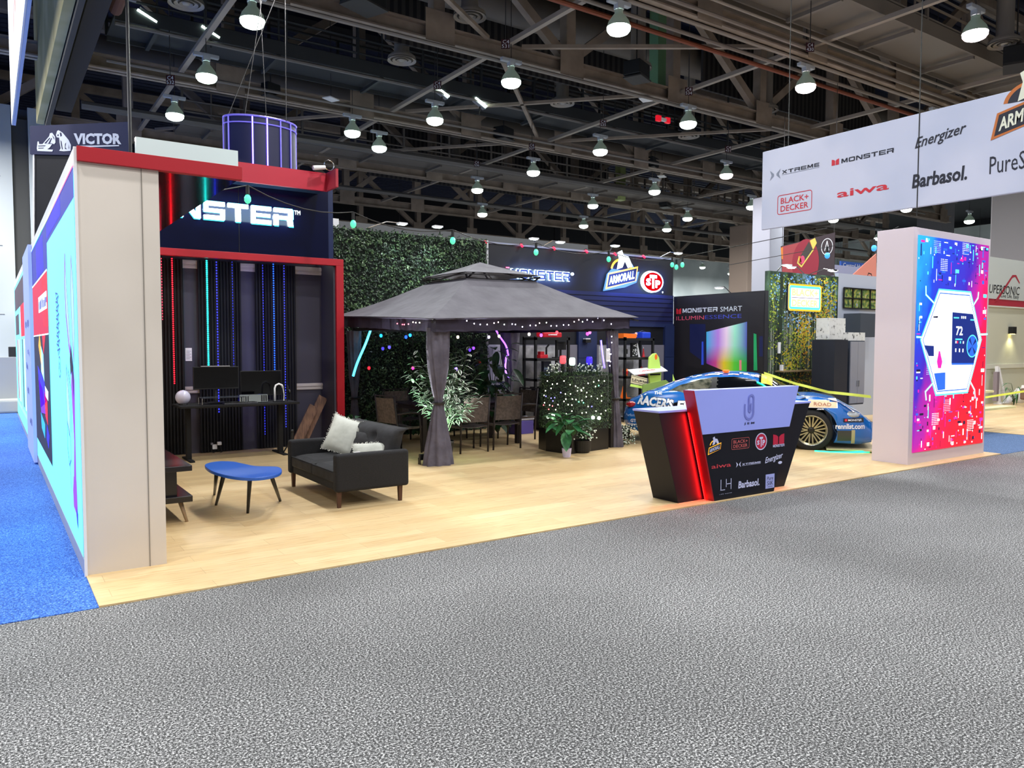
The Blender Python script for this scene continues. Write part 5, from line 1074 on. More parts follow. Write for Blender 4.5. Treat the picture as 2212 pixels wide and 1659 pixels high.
t = thing('storage_bin', 'dark grey plastic bin on the lower shelf of the left unit', 'bin', (8.92, 11.95, .48)); MB().prism(FZ(0, 0, 0), [(-.18, -.17), (.2, -.17), (.2, .17), (-.18, .17)], 0, .3).box((-.2, -.19, .28), (.22, .19, .32)).build('bin', DARK, t, bevel=.01)
t = thing('floor_cabinet', 'low black cabinet with red label at the foot of the left shelf', 'cabinet', (8.9, 11.55, 0)); MB().box((-.35, -.14, 0), (.38, .16, .46)).build('body', M('cab dark', '#1b1a1c', .5), t); MB().box((-.02, -.15, .05), (.34, -.14, .4)).build('door', M('cab door', '#2a2c26', .4), t); MB().box((-.3, -.15, .36), (-.2, -.14, .42)).build('label_plate', RP, t)
t = thing('cooler_box', 'lilac and white cooler box on the floor behind the chairs', 'cooler', (7.95, 11.35, 0)); MB().box((-.2, -.14, 0), (.2, .14, .26)).build('body', M('lilac plastic', '#5a4fa8', .5), t, bevel=.02); MB().box((-.21, -.15, .26), (.21, .15, .31)).build('lid', M('pale lid', '#b8bccb', .5), t, bevel=.015)
t = thing('tool_case', 'orange flat case on top of the right shelf', 'case', (11.02, 11.93, 1.76)); MB().prism(FY(0, -.12, 0), [(-.14, 0), (.2, 0), (.24, .04), (.2, .09), (-.14, .1)], -.2, 0).build('case', ORG, t)
t = thing('oil_jug', 'dark blue and white bottle lying on top of the right shelf', 'bottle', (11.28, 11.93, 1.76)); MB().tube([(-.1, 0, .05), (.02, 0, .06), (.05, 0, .06)], [.05, .05, .02], 12).build('body', M('navy bottle', '#1c2c6a', .4), t, smooth=True); MB().ell((.03, -.03, .09), .035).build('cap', M('peach cap', '#e8b8a0', .5), t)
t = thing('cooler_box', 'bright blue box on top of the right shelf', 'box', (11.52, 11.93, 1.76)); MB().box((-.1, -.12, 0), (.14, .12, .13)).build('body', M('bright blue plastic', '#1840c8', .4), t, bevel=.02); MB().tube([(-.1, 0, .13), (0, 0, .16), (.1, 0, .13)], .01).build('handle', PIL, t)
t = thing('product_box', 'black and white speckled poster box on the right shelf', 'box', (11.32, 11.95, 1.36)); b = MB().box((-.1, -.03, 0), (.1, .03, .3)); b.build('box', BLACK, t)
b = MB(); rr = random.Random(2); Fb = FY(0, -.032, 0)
for k in range(26): b.rect(Fb, rr.uniform(-.09, .06), rr.uniform(.02, .26), rr.uniform(.01, .04), rr.uniform(.01, .03), .001)
b.poly(Fb, [(.08, 0), (.14, 0), (.06, .3), (.03, .3)], .0).build('print', WHITE, t)
t = thing('speedometer_stand', 'small black gauge on a bracket on the right shelf', 'gauge', (11.02, 11.92, 1.36)); MB().box((-.04, -.03, .07), (.05, .0, .17)).box((0, -.01, 0), (.02, .01, .08)).build('body', BLACK, t)
t = thing('spray_bottle', 'slim red spray bottle on the right shelf', 'bottle', (11.55, 11.92, 1.36)); MB().lathe([(0, 0), (.045, 0), (.03, .02), (.02, .1), (.012, .14), (.012, .18)], n=12).build('body', RP, t, smooth=True); MB().tube([(0, 0, .18), (0, 0, .22)], .006).build('nozzle', WHITE, t)
t = thing('juice_can', 'orange and red can on the middle of the right shelf', 'can', (11.02, 11.9, .97)); MB().lathe([(0, 0), (.05, 0), (.055, .15), (0, .15)], n=16).build('body', ORG, t, smooth=True); MB().lathe([(.053, .04), (.055, .1)], n=16).build('band', RP, t)
t = thing('warning_triangle', 'red triangle stand on the middle of the right shelf', 'triangle', (11.48, 11.9, .97)); MB().prism(FY(0, -.02, 0), [(-.1, 0), (.1, 0), (.0, .19)], -.03, 0).build('body', RP, t)
t = thing('desk_lamp', 'small black jack handle lamp on the middle of the right shelf', 'lamp', (11.28, 11.9, .97)); MB().tube([(-.12, 0, 0), (-.08, 0, .08), (0, 0, .1)], .008).lathe([(.02, .0), (.07, .07), (0, .09)], (0, 0, .06), 12).box((-.03, -.03, 0), (.03, .03, .03)).build('body', BLACK, t)
t = thing('traffic_cone', 'orange traffic cone on the lowest shelf at the right', 'cone', (10.98, 11.9, .5)); MB().lathe([(.075, .02), (.01, .3), (0, .3)], n=16).box((-.1, -.1, 0), (.1, .1, .02)).build('body', ORG, t); MB().lathe([(.014, .28), (.002, .36)], n=10).build('tip', BLACK, t)
# hi-vis vest over a board, racing boards leaning in front of the right shelf
p0 = PY(1425, 770, 11.6)
b = MB(); fr = FY(0, 11.62, 0)
vp = [hit(fr, a, c) for a, c in ((1404, 772), (1412, 764), (1418, 763), (1424, 772), (1429, 805), (1428, 825), (1405, 835), (1402, 800))]
t = thing('safety_vest', 'yellow green safety vest with dark stripes hanging beside the right shelf', 'vest', (11.65, 11.6, .9)); o = t.location.copy()
MB(o).prism(fr, vp, -.05, .0).build('cloth', HV, t, bevel=.008); u0, v0_ = hit(fr, 1404, 811); MB(o).rect(fr, u0, v0_, .3, .035, .002).build('stripe', DARK, t); MB(o).disc(fr, *hit(fr, 1417, 771), .04, .06, .003).build('collar_patch', ORG, t)
fr = frame((10.75, 11.35, 1.02), (1, .0, .03), (0, .75, .22)); 
t = thing('display_board', 'white board with red lettering lying tilted before the right shelf', 'board', (11.2, 11.3, .9)); o = t.location.copy()
MB(o).prism(fr, [(0, -.0), (1.05, .1), (1.15, .4), (.1, .32)], -.015, 0).build('board', WHITE, t); scrawl(MB(o), fr, .3, .14, .5, .07, 9, 0, .002, 4, slope=.03).build('lettering', LETR, t)
fr = FY(10.62, 11.3, .84); t = thing('display_board', 'cream sign with checkered dark lettering at the end of the white board', 'board', (10.82, 11.3, .84)); o = t.location.copy()
MB(o).prism(fr, [(.0, .02), (.42, -.06), (.44, .1), (.02, .18)], -.015, 0).build('board', M('cream board', '#ddd3b0', .6), t); scrawl(MB(o), fr, .03, .06, .38, .06, 9, 0, .002, 8, slope=-.07).line(fr, [(.02, .05), (.42, -.03)], .008, .002).line(fr, [(.03, .16), (.43, .08)], .008, .002).build('lettering', LETK, t)
MB(o).prism(fr, [(-.02, -.05), (.4, -.12), (.41, -.07), (.0, .0)], -.012, -.002).build('yellow_edge', HV, t)
fr = FY(10.75, 11.2, 0); t = thing('racing_banner', 'green board lettered FIKSE behind the car tail', 'board', (11.2, 11.15, .35)); o = t.location.copy()
MB(o).prism(fr, [(.1, .35), (.95, .4), (.9, .8), (.75, .9), (.1, .82)], -.02, 0).build('board', M('leaf green board', '#7d9c50', .6), t); MB(o).text(fr, 'FIKSE', .2, .6, .32, .1, .002, bold=.03).build('lettering', LETK, t)
# small sconces of light and green festoon bulbs across the booth
spot('shelf_spot', (8.95, 12.2, 2.05), (8.95, 12.36, 1.5), 6, (1, .9, .8), 1.3, .5, .02); spot('shelf_spot', (11.2, 12.2, 2.05), (11.2, 12.36, 1.5), 6, (1, .9, .8), 1.3, .5, .02)
p = PY(1266, 735, YW-.1); t = thing('wall_light', 'small black wall light with white top on the navy pilaster', 'light', (p.x, YW-.08, p.z-.05)); MB().box((-.07, -.1, 0), (.07, .0, .07)).build('housing', BLACK, t); MB().box((-.07, -.1, .07), (.05, -.01, .09)).build('top', WHITE, t)
t = thing('festoon_lights', 'long wire of green clear bulbs crossing above the gazebo', 'string lights', (7, 8.5, 2.9)); o = t.location.copy()
B_ = [(535, 430, 7.6), (763, 484, 8.0), (978, 520, 8.0), (1158, 545, 8.6), (1315, 560, 9.0), (1452, 572, 9.4), (1461, 577, 9.2), (1474, 572, 9.0)]; GB_ = M('green clear bulb', '#6fe8b8', .1, emit=.8, ecol='#38e0a0')
P = [PY(a, c, y) for a, c, y in B_]
w_ = []
for i in range(len(P)-1):
    for k in range(6): u = k/6; q = P[i].lerp(P[i+1], u); q.z += .13 - (.25 if i < 5 else .05)*u*(1-u)*1.5; w_.append(q)
w_ = [Vector((1.6, 7.2, 2.95))]+w_+[P[-1]+Vector((0, 0, .13)), Vector((10.6, 7.0, 3.4))]
MB(o).tube(w_, .006, 5).build('wire', BLACK, t)
for p in P: MB(o).ell(p, (.034, .034, .046), 10).build('bulb', GB_, t, smooth=True); MB(o).tube([p+Vector((0, 0, .045)), p+Vector((0, 0, .13))], .018, 8).build('socket', BLACK, t)

t = thing('festoon_lights', 'wire with two blue clear bulbs above the forest wall', 'string lights', (9.8, 8, 3.4)); o = t.location.copy(); BB_ = M('blue clear bulb', '#58a8f0', .1, emit=.8, ecol='#2890ff')
P = [PY(1787, 552, 8.6), PY(1888, 536, 7.9)]; MB(o).tube([(10.6, 8.9, 3.0), P[0]+Vector((0, 0, .16)), P[1]+Vector((0, 0, .16)), (12.6, 7.0, 3.6)], .006, 5).build('wire', BLACK, t)
for p in P: MB(o).ell(p, (.05, .05, .06), 10).build('bulb', BB_, t, smooth=True); MB(o).tube([p+Vector((0, 0, .05)), p+Vector((0, 0, .16))], .02, 8).build('socket', BLACK, t)
# ================================================================ reception counter
GN = M('gloss navy black', '#080a18', .45, spec=.3); LIL = M('lilac lit white panel', '#98a4f6', .45)  # white panel with the lilac blue light on it put into the colour
t = thing('reception_counter', 'tapered black reception counter with white upper panel and brand logos', 'counter', (6.63, 5.5, 0)); o = t.location.copy()
def hexa(b, bx0, bx1, tx0, tx1, y0, y1, z0, z1, ty0=None, ty1=None, mi=0):
    ty0 = y0 if ty0 is None else ty0; ty1 = y1 if ty1 is None else ty1
    return b.add([(bx0, y0, z0), (bx1, y0, z0), (bx1, y1, z0), (bx0, y1, z0), (tx0, ty0, z1), (tx1, ty0, z1), (tx1, ty1, z1), (tx0, ty1, z1)], [(3, 2, 1, 0), (4, 5, 6, 7), (0, 1, 5, 4), (1, 2, 6, 5), (2, 3, 7, 6), (3, 0, 4, 7)], mi)
hexa(MB(o), 5.755, 7.47, 5.46, 7.93, 5.41, 5.77, 0, .945).build('body', GN, t, bevel=.003)
hexa(MB(o), 5.455, 7.935, 5.45, 7.94, 5.405, 5.775, .945, .965).build('worktop', LIL, t)
def tx(z): return 6.14-(.34*z/1.165), 7.10+(.40*z/1.165)
a0, a1 = tx(.0), tx(.715)
hexa(MB(o), a0[0], a0[1], a1[0], a1[1], 5.275, 5.40, .0, .715).build('lower_panel', GN, t)
a2 = tx(1.165); hexa(MB(o), a1[0], a1[1], a2[0], a2[1], 5.262, 5.40, .715, 1.165).build('upper_panel', LIL, t, bevel=.002)
RS = M('red edge board', '#a80f1c', .4)
b = MB(o)
for s_, i in ((-1, 0),):
    xa, xb = a0[i], a2[i]; b.add([(xa, 5.275, 0), (xb, 5.262, 1.165), (xb, 5.40, 1.165), (xa, 5.40, 0), (xa+s_*.012, 5.28, 0), (xb+s_*.012, 5.267, 1.165), (xb+s_*.012, 5.40, 1.165), (xa+s_*.012, 5.40, 0)], [(0, 1, 2, 3), (7, 6, 5, 4), (0, 4, 5, 1), (3, 2, 6, 7)])
b.build('red_edge', RS, t)
RL = M('red light strip', '#ff2020', .5, emit=9, ecol='#ff0c0c')
MB(o).bar((a0[0]-.018, 5.385, .01), (tx(.93)[0]-.018, 5.385, .93), .006, .006).build('light_strip', RL, t); MB(o).bar((a0[1]+.018, 5.385, .01), (tx(.93)[1]+.018, 5.385, .93), .006, .006).build('light_strip', RL, t)
ed = Vector((tx(.93)[0]-a0[0], 0, .93)); area_dir('counter_glow', ((a0[0]+tx(.93)[0])/2-.02, 5.37, .465), (-.75, .6, 0), ed, 3.2, .02, .93, (1, .01, .01))
area_dir('counter_glow', ((a0[1]+tx(.93)[1])/2+.02, 5.37, .465), (.75, .6, 0), (tx(.93)[1]-a0[1], 0, .93), 1.5, .02, .93, (1, .01, .01))
FCo = FY(0, 5.274, 0); FCu = FY(0, 5.2585, 0)
SV = M('print silver', '#c9cdf0', .5); SR = M('print red', '#c42430', .5); SP = M('print purple red', '#b8103c', .5); SK = M('print dark', '#1c1e38', .5); SB = M('print slate lilac', '#737ccc', .5); AM = M('print amber', '#d08a3a', .5)
def tpx(b, fr, s_, p0, p1, mi=0, d=.0015, bold=0, shear=0, rise=0, spacing=1):
    (u0, v0), (u1, v1) = hit(fr, *p0), hit(fr, *p1); return b.text(fr, s_, u0, v0, u1-u0, v1-v0-rise, d, mi, bold=bold, shear=shear, rise=rise, spacing=spacing)
b = MB(o); u0, v0 = hit(FCo, 1529, 981); armor(b, FCo, u0, v0, .19, (0, 1, 2)); 
b.build('logo', [SV, AM, GN], t)
def bd(b, fr, lb_, rt, mi=0, d=.0015, bold=.01):
    (u0, v0), (u1, v1) = hit(fr, *lb_), hit(fr, *rt); w_, h_ = u1-u0, v1-v0; b.rrect(fr, u0, v0, w_, h_, h_*.14, h_*.035, d, mi)
    b.text(fr, 'BLACK+', u0+w_*.1, v0+h_*.54, w_*.8, h_*.3, d, mi, bold=bold); b.text(fr, 'DECKER', u0+w_*.1, v0+h_*.14, w_*.8, h_*.3, d, mi, bold=bold)
b = MB(o); bd(b, FCo, (1580, 972), (1618.5, 944)); b.build('logo', M('print coral', '#c86060', .5), t)
b = MB(o); u0, v0 = hit(FCo, 1644, 953.5); r_ = abs(hit(FCo, 1656.5, 953.5)[0]-u0); b.disc(FCo, u0, v0, r_, r_*.95, .001, 0).disc(FCo, u0, v0, r_*.88, r_*.83, .0015, 1)
b.text(FCo, 'S', u0-r_*.7, v0-r_*.35, r_*.42, r_*.5, .002, 0, bold=.04).text(FCo, 'T', u0-r_*.3, v0-r_*.6, r_*.6, r_*1.1, .0022, 0, bold=.03).text(FCo, 'P', u0+r_*.22, v0-r_*.45, r_*.45, r_*.6, .002, 0, bold=.04)
b.build('logo', [SV, SP], t)
def mon(b, fr, lb_, rt, mi=0, d=.0015):
    (u0, v0), (u1, v1) = hit(fr, *lb_), hit(fr, *rt); w_, h_ = u1-u0, v1-v0
    b.poly(fr, [(u0, v0), (u0+w_*.46, v0), (u0+w_*.46, v0+h_*.72), (u0+w_*.3, v0+h_*.9), (u0, v0+h_)], d, mi); b.poly(fr, [(u0+w_*.54, v0), (u1, v0), (u1, v1), (u0+w_*.7, v0+h_*.9), (u0+w_*.54, v0+h_*.72)], d, mi)
b = MB(o); mon(b, FCo, (1669.5, 961), (1694, 936), 1); (u0, v0), (u1, v1) = hit(FCo, 1669.5, 966.5), hit(FCo, 1694, 961.5); b.sq(FCo, 'MONSTER', u0, v0, u1-u0, .028, .0015, 0); b.build('logo', [SV, SP], t)
b = MB(o); tpx(b, FCo, 'aiwa', (1536.6, 1013), (1579, 999), bold=.01); b.build('logo', M('print brick', '#c43c48', .5), t)
def xt(b, fr, i0, i1, p0, p1, mi=0, mi2=0):
    (u0, v0), (u1, v1) = hit(fr, *i0), hit(fr, *i1); w_, h_ = u1-u0, v1-v0
    for s_ in (1, -1):
        cx = u0+w_/2; b.poly(fr, [(cx-s_*w_/2, v0), (cx-s_*w_*.12, v0+h_*.4), (cx-s_*w_*.12, v0+h_*.6), (cx-s_*w_/2, v0+h_), (cx-s_*w_*.34, v0+h_/2)], .0015, mi2)
    (u0, v0), (u1, v1) = hit(fr, *p0), hit(fr, *p1); b.sq(fr, 'XTREM', u0, v0, (u1-u0)*.84, v1-v0, .0015, mi); b.sq(fr, 'E', u0+(u1-u0)*.87, v0, (u1-u0)*.13, v1-v0, .0015, mi); b.rect(fr, u0, v0-(v1-v0)*.35, u1-u0, (v1-v0)*.12, .0015, mi2)
b = MB(o); xt(b, FCo, (1589.7, 1010), (1600.5, 997), (1603, 1005), (1643, 996)); b.build('logo', SV, t)
b = MB(o); tpx(b, FCo, 'Energizer', (1652.4, 1005), (1691, 976), bold=.015, shear=.25, rise=.04); u0, v0 = hit(FCo, 1685, 999); b.disc(FCo, u0, v0, .035, .016, .001); b.build('logo', SV, t)
b = MB(o); (u0, v0), (u1, v1) = hit(FCo, 1555.6, 1060), hit(FCo, 1580.4, 1033); w_, h_ = u1-u0, v1-v0
for x in (.05, .52, .95): b.rect(FCo, u0+w_*x-.004, v0+(h_*.25 if x == .52 else 0), .009, h_*(.75 if x == .52 else 1), .0015)
b.rect(FCo, u0+w_*.0, v0, w_*.42, .007, .0015).rect(FCo, u0+w_*.5, v0+h_*.5, w_*.46, .008, .0015); tpx(b, FCo, 'LIFE HOME', (1554, 1069), (1580.5, 1063.5), spacing=1.2); b.build('logo', SV, t)
b = MB(o); tpx(b, FCo, 'Barbasol.', (1594.5, 1055.5), (1640.6, 1033), bold=.03, shear=.1); b.build('logo', SV, t)
b = MB(o); (u0, v0), (u1, v1) = hit(FCo, 1653.3, 1056), hit(FCo, 1673, 1022.5); b.rect(FCo, u0, v0, u1-u0, v1-v0, .001, 0); w_, h_ = u1-u0, v1-v0
b.text(FCo, 'Pure', u0+w_*.15, v0+h_*.58, w_*.7, h_*.26, .002, 1, shear=.1).text(FCo, 'SilK', u0+w_*.15, v0+h_*.22, w_*.7, h_*.3, .002, 1, shear=.1).rect(FCo, u0+w_*.2, v0+h_*.1, w_*.6, h_*.03, .002, 1); b.build('logo', [M('print sky', '#a3abe8', .5), SK], t)
b = MB(o); (u0, v0), (u1, v1) = hit(FCu, 1606.5, 902.5), hit(FCu, 1630.5, 853.5); w_, h_ = u1-u0, v1-v0
def arc(cx, cy_, r, a_, b_): return [(cx+r*math.cos(a_+(b_-a_)*k/10), cy_+r*math.sin(a_+(b_-a_)*k/10)) for k in range(11)]
b.line(FCu, [(u0+w_*.1, v0+h_*.58), (u0+w_*.1, v0+h_*.22)]+arc(u0+w_*.5, v0+h_*.22, w_*.4, PI, 2*PI)+[(u0+w_*.9, v0+h_*.82)]+arc(u0+w_*.68, v0+h_*.84, w_*.22, 0, PI)+[(u0+w_*.46, v0+h_*.3)]+[(u0+w_*.56, v0+h_*.26), (u0+w_*.64, v0+h_*.32), (u0+w_*.64, v0+h_*.6)], w_*.13, .0015, 0)
b.build('paperclip_logo', SB, t); b = MB(o); tpx(b, FCu, 'J E M', (1607.5, 918.5), (1629.5, 911), bold=.02); b.build('lettering', SK, t)
spot('counter_wash', (5.6, 2.6, 5.5), (6.6, 5.3, .8), 60, (.72, .74, 1), .35, .8, .2)
# ================================================================ LED display tower
TW = M('tower laminate', '#d4c8d0', .5)
t = thing('display_tower', 'tall lilac grey display tower with a bright blue and red screen', 'display', (11.25, 5.7, 0)); o = t.location.copy()
MB(o).box((10.17, 5.44, 0), (12.31, 5.95, 3.19)).build('cabinet', TW, t, bevel=.004)
FSn = FY(10.27, 5.43, .17); SWd, SHt = 1.97, 2.92
sm = M('screen picture', '#000000', .4); nt, n, l, bs = nodes(sm); tc = n.new('ShaderNodeTexCoord'); sx = n.new('ShaderNodeSeparateXYZ'); l.new(tc.outputs['Generated'], sx.inputs[0])
ns = n.new('ShaderNodeTexNoise'); ns.inputs['Scale'].default_value = 2.4; ns.inputs['Detail'].default_value = 6; l.new(tc.outputs['Generated'], ns.inputs['Vector'])
def mth(op, a, b_):
    q = n.new('ShaderNodeMath'); q.operation = op
    for i, v_ in enumerate((a, b_)):
        if isinstance(v_, (int, float)): q.inputs[i].default_value = v_
        else: l.new(v_, q.inputs[i])
    return q.outputs[0]
fac = mth('ADD', mth('ADD', mth('MULTIPLY', sx.outputs[0], .5), mth('MULTIPLY', mth('SUBTRACT', 1, sx.outputs[2]), .55)), mth('MULTIPLY', mth('SUBTRACT', ns.outputs['Fac'], .5), .55))
r_ = ramp(n, [(.05, '#20a8f4'), (.22, '#1440d0'), (.42, '#3a1cb0'), (.52, '#a81498'), (.62, '#f00850'), (.8, '#ff0830'), (1, '#ff1020')]); l.new(fac, r_.inputs[0]); l.new(r_.outputs[0], bs.inputs['Emission Color']); bs.inputs['Emission Strength'].default_value = 1.15
MB(o).box((10.27, 5.428, .17), (12.24, 5.44, 3.09)).build('screen', sm, t)
FSn = FY(10.27, 5.427, .17)
def q7(x, y):
    lf = 85-60*y/1635; rg_ = 640-60*y/1600; s_ = (x-lf)/(rg_-lf); tp = 35*s_; bt = 1635-75*s_; return (s_*SWd, (1-(y-tp)/(bt-tp))*SHt)
E_ = lambda nm, h, e=1: M('scr '+nm, '#000000', .4, emit=e, ecol=h)
SC5 = [E_('white', '#f4ffff', 1.6), E_('cyan', '#58f0f8', 1.3), E_('navy', '#0a2a8a', .8), E_('magenta', '#f020b0'), E_('dark', '#14083a', .8), E_('mid', '#2a6ae0', 1), E_('pale', '#cfe0f8', 1.1), E_('red', '#ff2050')]
b = MB(o); rr = random.Random(11)
for k in range(560):
    s_, t_ = rr.random(), rr.random(); inh = abs(s_-.5) < .46-.5*abs(t_-.52)*.35 and .26 < t_ < .78
    if inh: continue
    w_ = rr.choice((.012, .02, .03, .06, .1)); h_ = rr.choice((.012, .02, .04, .09, .16)) if w_ < .05 else rr.choice((.012, .03, .05))
    if w_*h_ > .004 and rr.random() < .75: continue
    s_ = min(s_, .985-w_/SWd); t_ = min(t_, .99-h_/SHt)
    b.rect(FSn, s_*SWd, t_*SHt, w_, h_, .001+k*1e-6, rr.choice((0, 0, 0, 1, 3, 3, 4, 4, 5) if t_ < .4 else (0, 0, 1, 1, 5, 5, 2, 4, 3)))
for k in range(9):
    s_, t_ = rr.choice(((.2, .93), (.3, .85), (.55, .83), (.4, .18), (.66, .2), (.15, .36), (.75, .07), (.24, .12), (.6, .94)))
    for i in range(7):
        for j in range(7): b.rect(FSn, (s_+i*.014)*SWd, (t_+j*.0085)*SHt, .012, .011, .0012, 0 if k % 2 else 6)
b.build('circuit_picture', SC5, t)
b = MB(o); HX = [q7(*p) for p in ((230, 400), (478, 405), (566, 760), (450, 1165), (200, 1190), (92, 780))]; cx = sum(p[0] for p in HX)/6; cz = sum(p[1] for p in HX)/6
sc = lambda f: [(cx+(x-cx)*f, cz+(y-cz)*f) for x, y in HX]
for f, d, mi in ((1.03, .0018, 1), (1.0, .0021, 0), (.955, .0024, 5), (.935, .0027, 0)): b.poly(FSn, sc(f), d, mi)
for a_, c_ in (((190, 500), (130, 440)), ((130, 440), (130, 380)), ((500, 500), (540, 440)), ((540, 440), (545, 400)), ((180, 1100), (120, 1170)), ((120, 1170), (125, 1230)), ((470, 1080), (510, 1150)), ((510, 1150), (515, 1210)), ((95, 760), (60, 760)), ((560, 720), (620, 715))):
    b.line(FSn, [q7(*a_), q7(*c_)], .03, .003, 1); b.line(FSn, [q7(*a_), q7(*c_)], .015, .0033, 0)
b.poly(FSn, [q7(*p) for p in ((115, 820), (185, 822), (185, 900), (145, 900))], .003, 2); b.poly(FSn, [q7(*p) for p in ((140, 905), (275, 905), (278, 960), (160, 965))], .003, 6)
b.poly(FSn, [q7(*p) for p in ((185, 1030), (272, 1020), (270, 1150), (212, 1160))], .003, 5); b.poly(FSn, [q7(*p) for p in ((180, 600), (220, 595), (215, 610), (185, 610))], .003, 4)
b.poly(FSn, [q7(*p) for p in ((222, 860), (232, 860), (248, 940), (238, 990), (215, 990), (208, 940))], .0032, 3)
b.poly(FSn, [q7(*p) for p in ((330, 560), (497, 566), (545, 760), (520, 850), (505, 942), (320, 948))], .003, 2); b.poly(FSn, [q7(*p) for p in ((320, 948), (505, 942), (503, 955), (322, 962))], .003, 5)
u_, v_ = q7(490, 812); b.disc(FSn, u_, v_, .16, .155, .0035, 5).ring(FSn, u_, v_, .15, .165, .004, 1)
for a_ in range(4): b.poly(FSn, [(u_, v_), (u_+.14*math.cos(a_*PI/2+.5), v_+.14*math.sin(a_*PI/2+.5)), (u_+.14*math.cos(a_*PI/2+.9), v_+.14*math.sin(a_*PI/2+.9))], .0042, 2)
u_, v_ = q7(357, 735); b.text(FSn, '72', u_, v_, .19, .13, .004, 0, bold=.02)
for x, y, w_ in ((340, 606, .15), (475, 616, .12), (352, 770, .2)): u_, v_ = q7(x, y); b.rect(FSn, u_, v_, w_, .018, .004, 1)
for x, y, mi in ((400, 605, 0), (415, 605, 0), (430, 605, 0), (365, 796, 7), (388, 796, 1), (350, 862, 0), (380, 862, 0), (408, 862, 0), (352, 796, 0), (412, 796, 0)): u_, v_ = q7(x, y); b.rect(FSn, u_, v_, .03, .035 if y < 800 else .05, .004, mi)
b.build('thermostat_picture', SC5, t)
MB(o).text(FY(0, 5.436, 0), 'SC', 10.19, .86, .05, .04, .0).build('marking', WHITE, t)
# ================================================================ hanging logo banner
XBn = 10.0
t = thing('hanging_banner', 'long white hanging banner with two rows of brand logos', 'banner', (XBn, 5.4, 3.41)); o = t.location.copy()
BN = noisy('white banner cloth', [(.4, '#b4bcd4'), (.6, '#c2c7dc')], .8, .7, 2)
MB(o).box((XBn, 2.6, 3.41), (XBn+.05, 7.75, 4.61)).build('cloth', BN, t, bevel=.01)
FB = FX(XBn-.002, 0, 0)
BKm, BRm, BGm = M('banner navy print', '#161a2c', .6), M('banner red print', '#c22436', .6), M('banner grey print', '#7c8498', .6); LM = [BKm, BRm, BGm]
b = MB(o); xt(b, FB, (1663, 391), (1686.5, 364), (1689, 376), (1770, 351), 0, 2); b.build('logo', LM, t)
b = MB(o); mon(b, FB, (1796.5, 358.5), (1812.7, 342), 1); (u0, v0), (u1, v1) = hit(FB, 1817.5, 353), hit(FB, 1931, 319); b.sq(FB, 'MONSTER', u0, v0, u1-u0, v1-v0, .001, 0); b.build('logo', LM, t)
b = MB(o); tpx(b, FB, 'Energizer', (1976, 329), (2088, 262), 0, bold=.015, shear=.3, rise=.07); b.build('logo', LM, t)
b = MB(o); bd(b, FB, (1678.8, 465), (1754.5, 409), 1); b.build('logo', LM, t)
b = MB(o); tpx(b, FB, 'aiwa', (1808, 428), (1920.5, 392), 1, bold=.015); b.build('logo', LM, t)
b = MB(o); tpx(b, FB, 'Barbasol.', (1970, 408), (2090, 356), 0, bold=.03, shear=.1); b.build('logo', LM, t)
u0, v0 = hit(FB, 2137, 377); u1 = hit(FB, 2211, 360)[0]; b = MB(o); b.text(FB, 'PureSilk', u0, v0, (u1-u0)*1.5, .21, .001, 0); b.build('logo', LM, t)
b = MB(o); u0, v0 = hit(FB, 2139, 306); armor(b, FB, u0+.02, v0+.05, .78, (0, 1, 2)); b.build('emblem', [M('banner pale print', '#d9dccb', .6), M('banner orange print', '#b8682c', .6), BKm], t)
MB(o).tube([(XBn, 5.32, 3.3), (XBn-.02, 5.32, 9)], .007, 5).build('cable', BLACK, t)
for y in (7.3, 3.4): MB(o).tube([(XBn+.02, y, 4.6), (XBn+.02, y, 9.5)], .006, 5).build('cable', BLACK, t)
MB(o).box((XBn+.05, 2.6, 3.41), (XBn+2.5, 2.66, 4.61)).build('end_panel', BN, t)
spot('banner_wash', (4.5, 4.2, 1.2), (10, 5.5, 4.0), 70, (.85, .9, 1), .9, .8, .3)
# ================================================================ race car (local: x forward from tail, y left, z up; right side faces the viewer)
hd = Vector((.592, -.805, 0)).normalized(); near = Vector((8.60, 9.38, 0)); lat = Vector((.805, .592, 0)).normalized()
org = near+lat*.85; rz = math.atan2(hd.y, hd.x)
car = thing('race_car', 'bright blue race car covered in sponsor lettering behind the counter', 'car', org, rz)
def ip(T, x):
    if x <= T[0][0]: return T[0][1]
    for (a, b_), (c, d) in zip(T, T[1:]):
        if x <= c: u = (x-a)/(c-a); u = u*u*(3-2*u)*.5+u*.5; return b_+(d-b_)*u
    return T[-1][1]
Wd = [(0, .62), (.1, .76), (.35, .84), (.9, .87), (1.5, .83), (2.2, .82), (2.9, .86), (3.3, .83), (3.6, .74), (3.8, .58)]
Zb = [(0, .30), (.15, .21), (.6, .16), (3.2, .14), (3.6, .12), (3.8, .14)]
Zs = [(0, .56), (.1, .66), (.4, .76), (.9, .80), (1.5, .75), (2.2, .72), (2.7, .78), (3.0, .82), (3.3, .76), (3.6, .57), (3.8, .38)]
Zt = [(0, .60), (.1, .70), (.4, .84), (.9, .90), (1.5, .88), (2.2, .80), (2.8, .80), (3.2, .73), (3.55, .60), (3.8, .43)]
def side(x, z):
    w, zb, zs = ip(Wd, x), ip(Zb, x), ip(Zs, x); t_ = max(0, min(1, (z-zb)/(zs-zb))); return w*(1-.13*abs(2*t_-.85)**2.6-.02*t_)
def side2(x, z):
    zs, zt = ip(Zs, x), ip(Zt, x)
    if z <= zs: return side(x, z)
    ys = side(x, zs); lo, hi = 0, PI*.38
    for _ in range(14):
        m_ = (lo+hi)/2
        if zs+(zt-zs)*math.sin(m_)+.035*math.sin(2*m_) < z: lo = m_
        else: hi = m_
    return ys*math.cos(lo)
BLU = M('race blue', '#0f66ba', .22, coat=.6); b = MB(); N1, N2 = 11, 7; rows = []
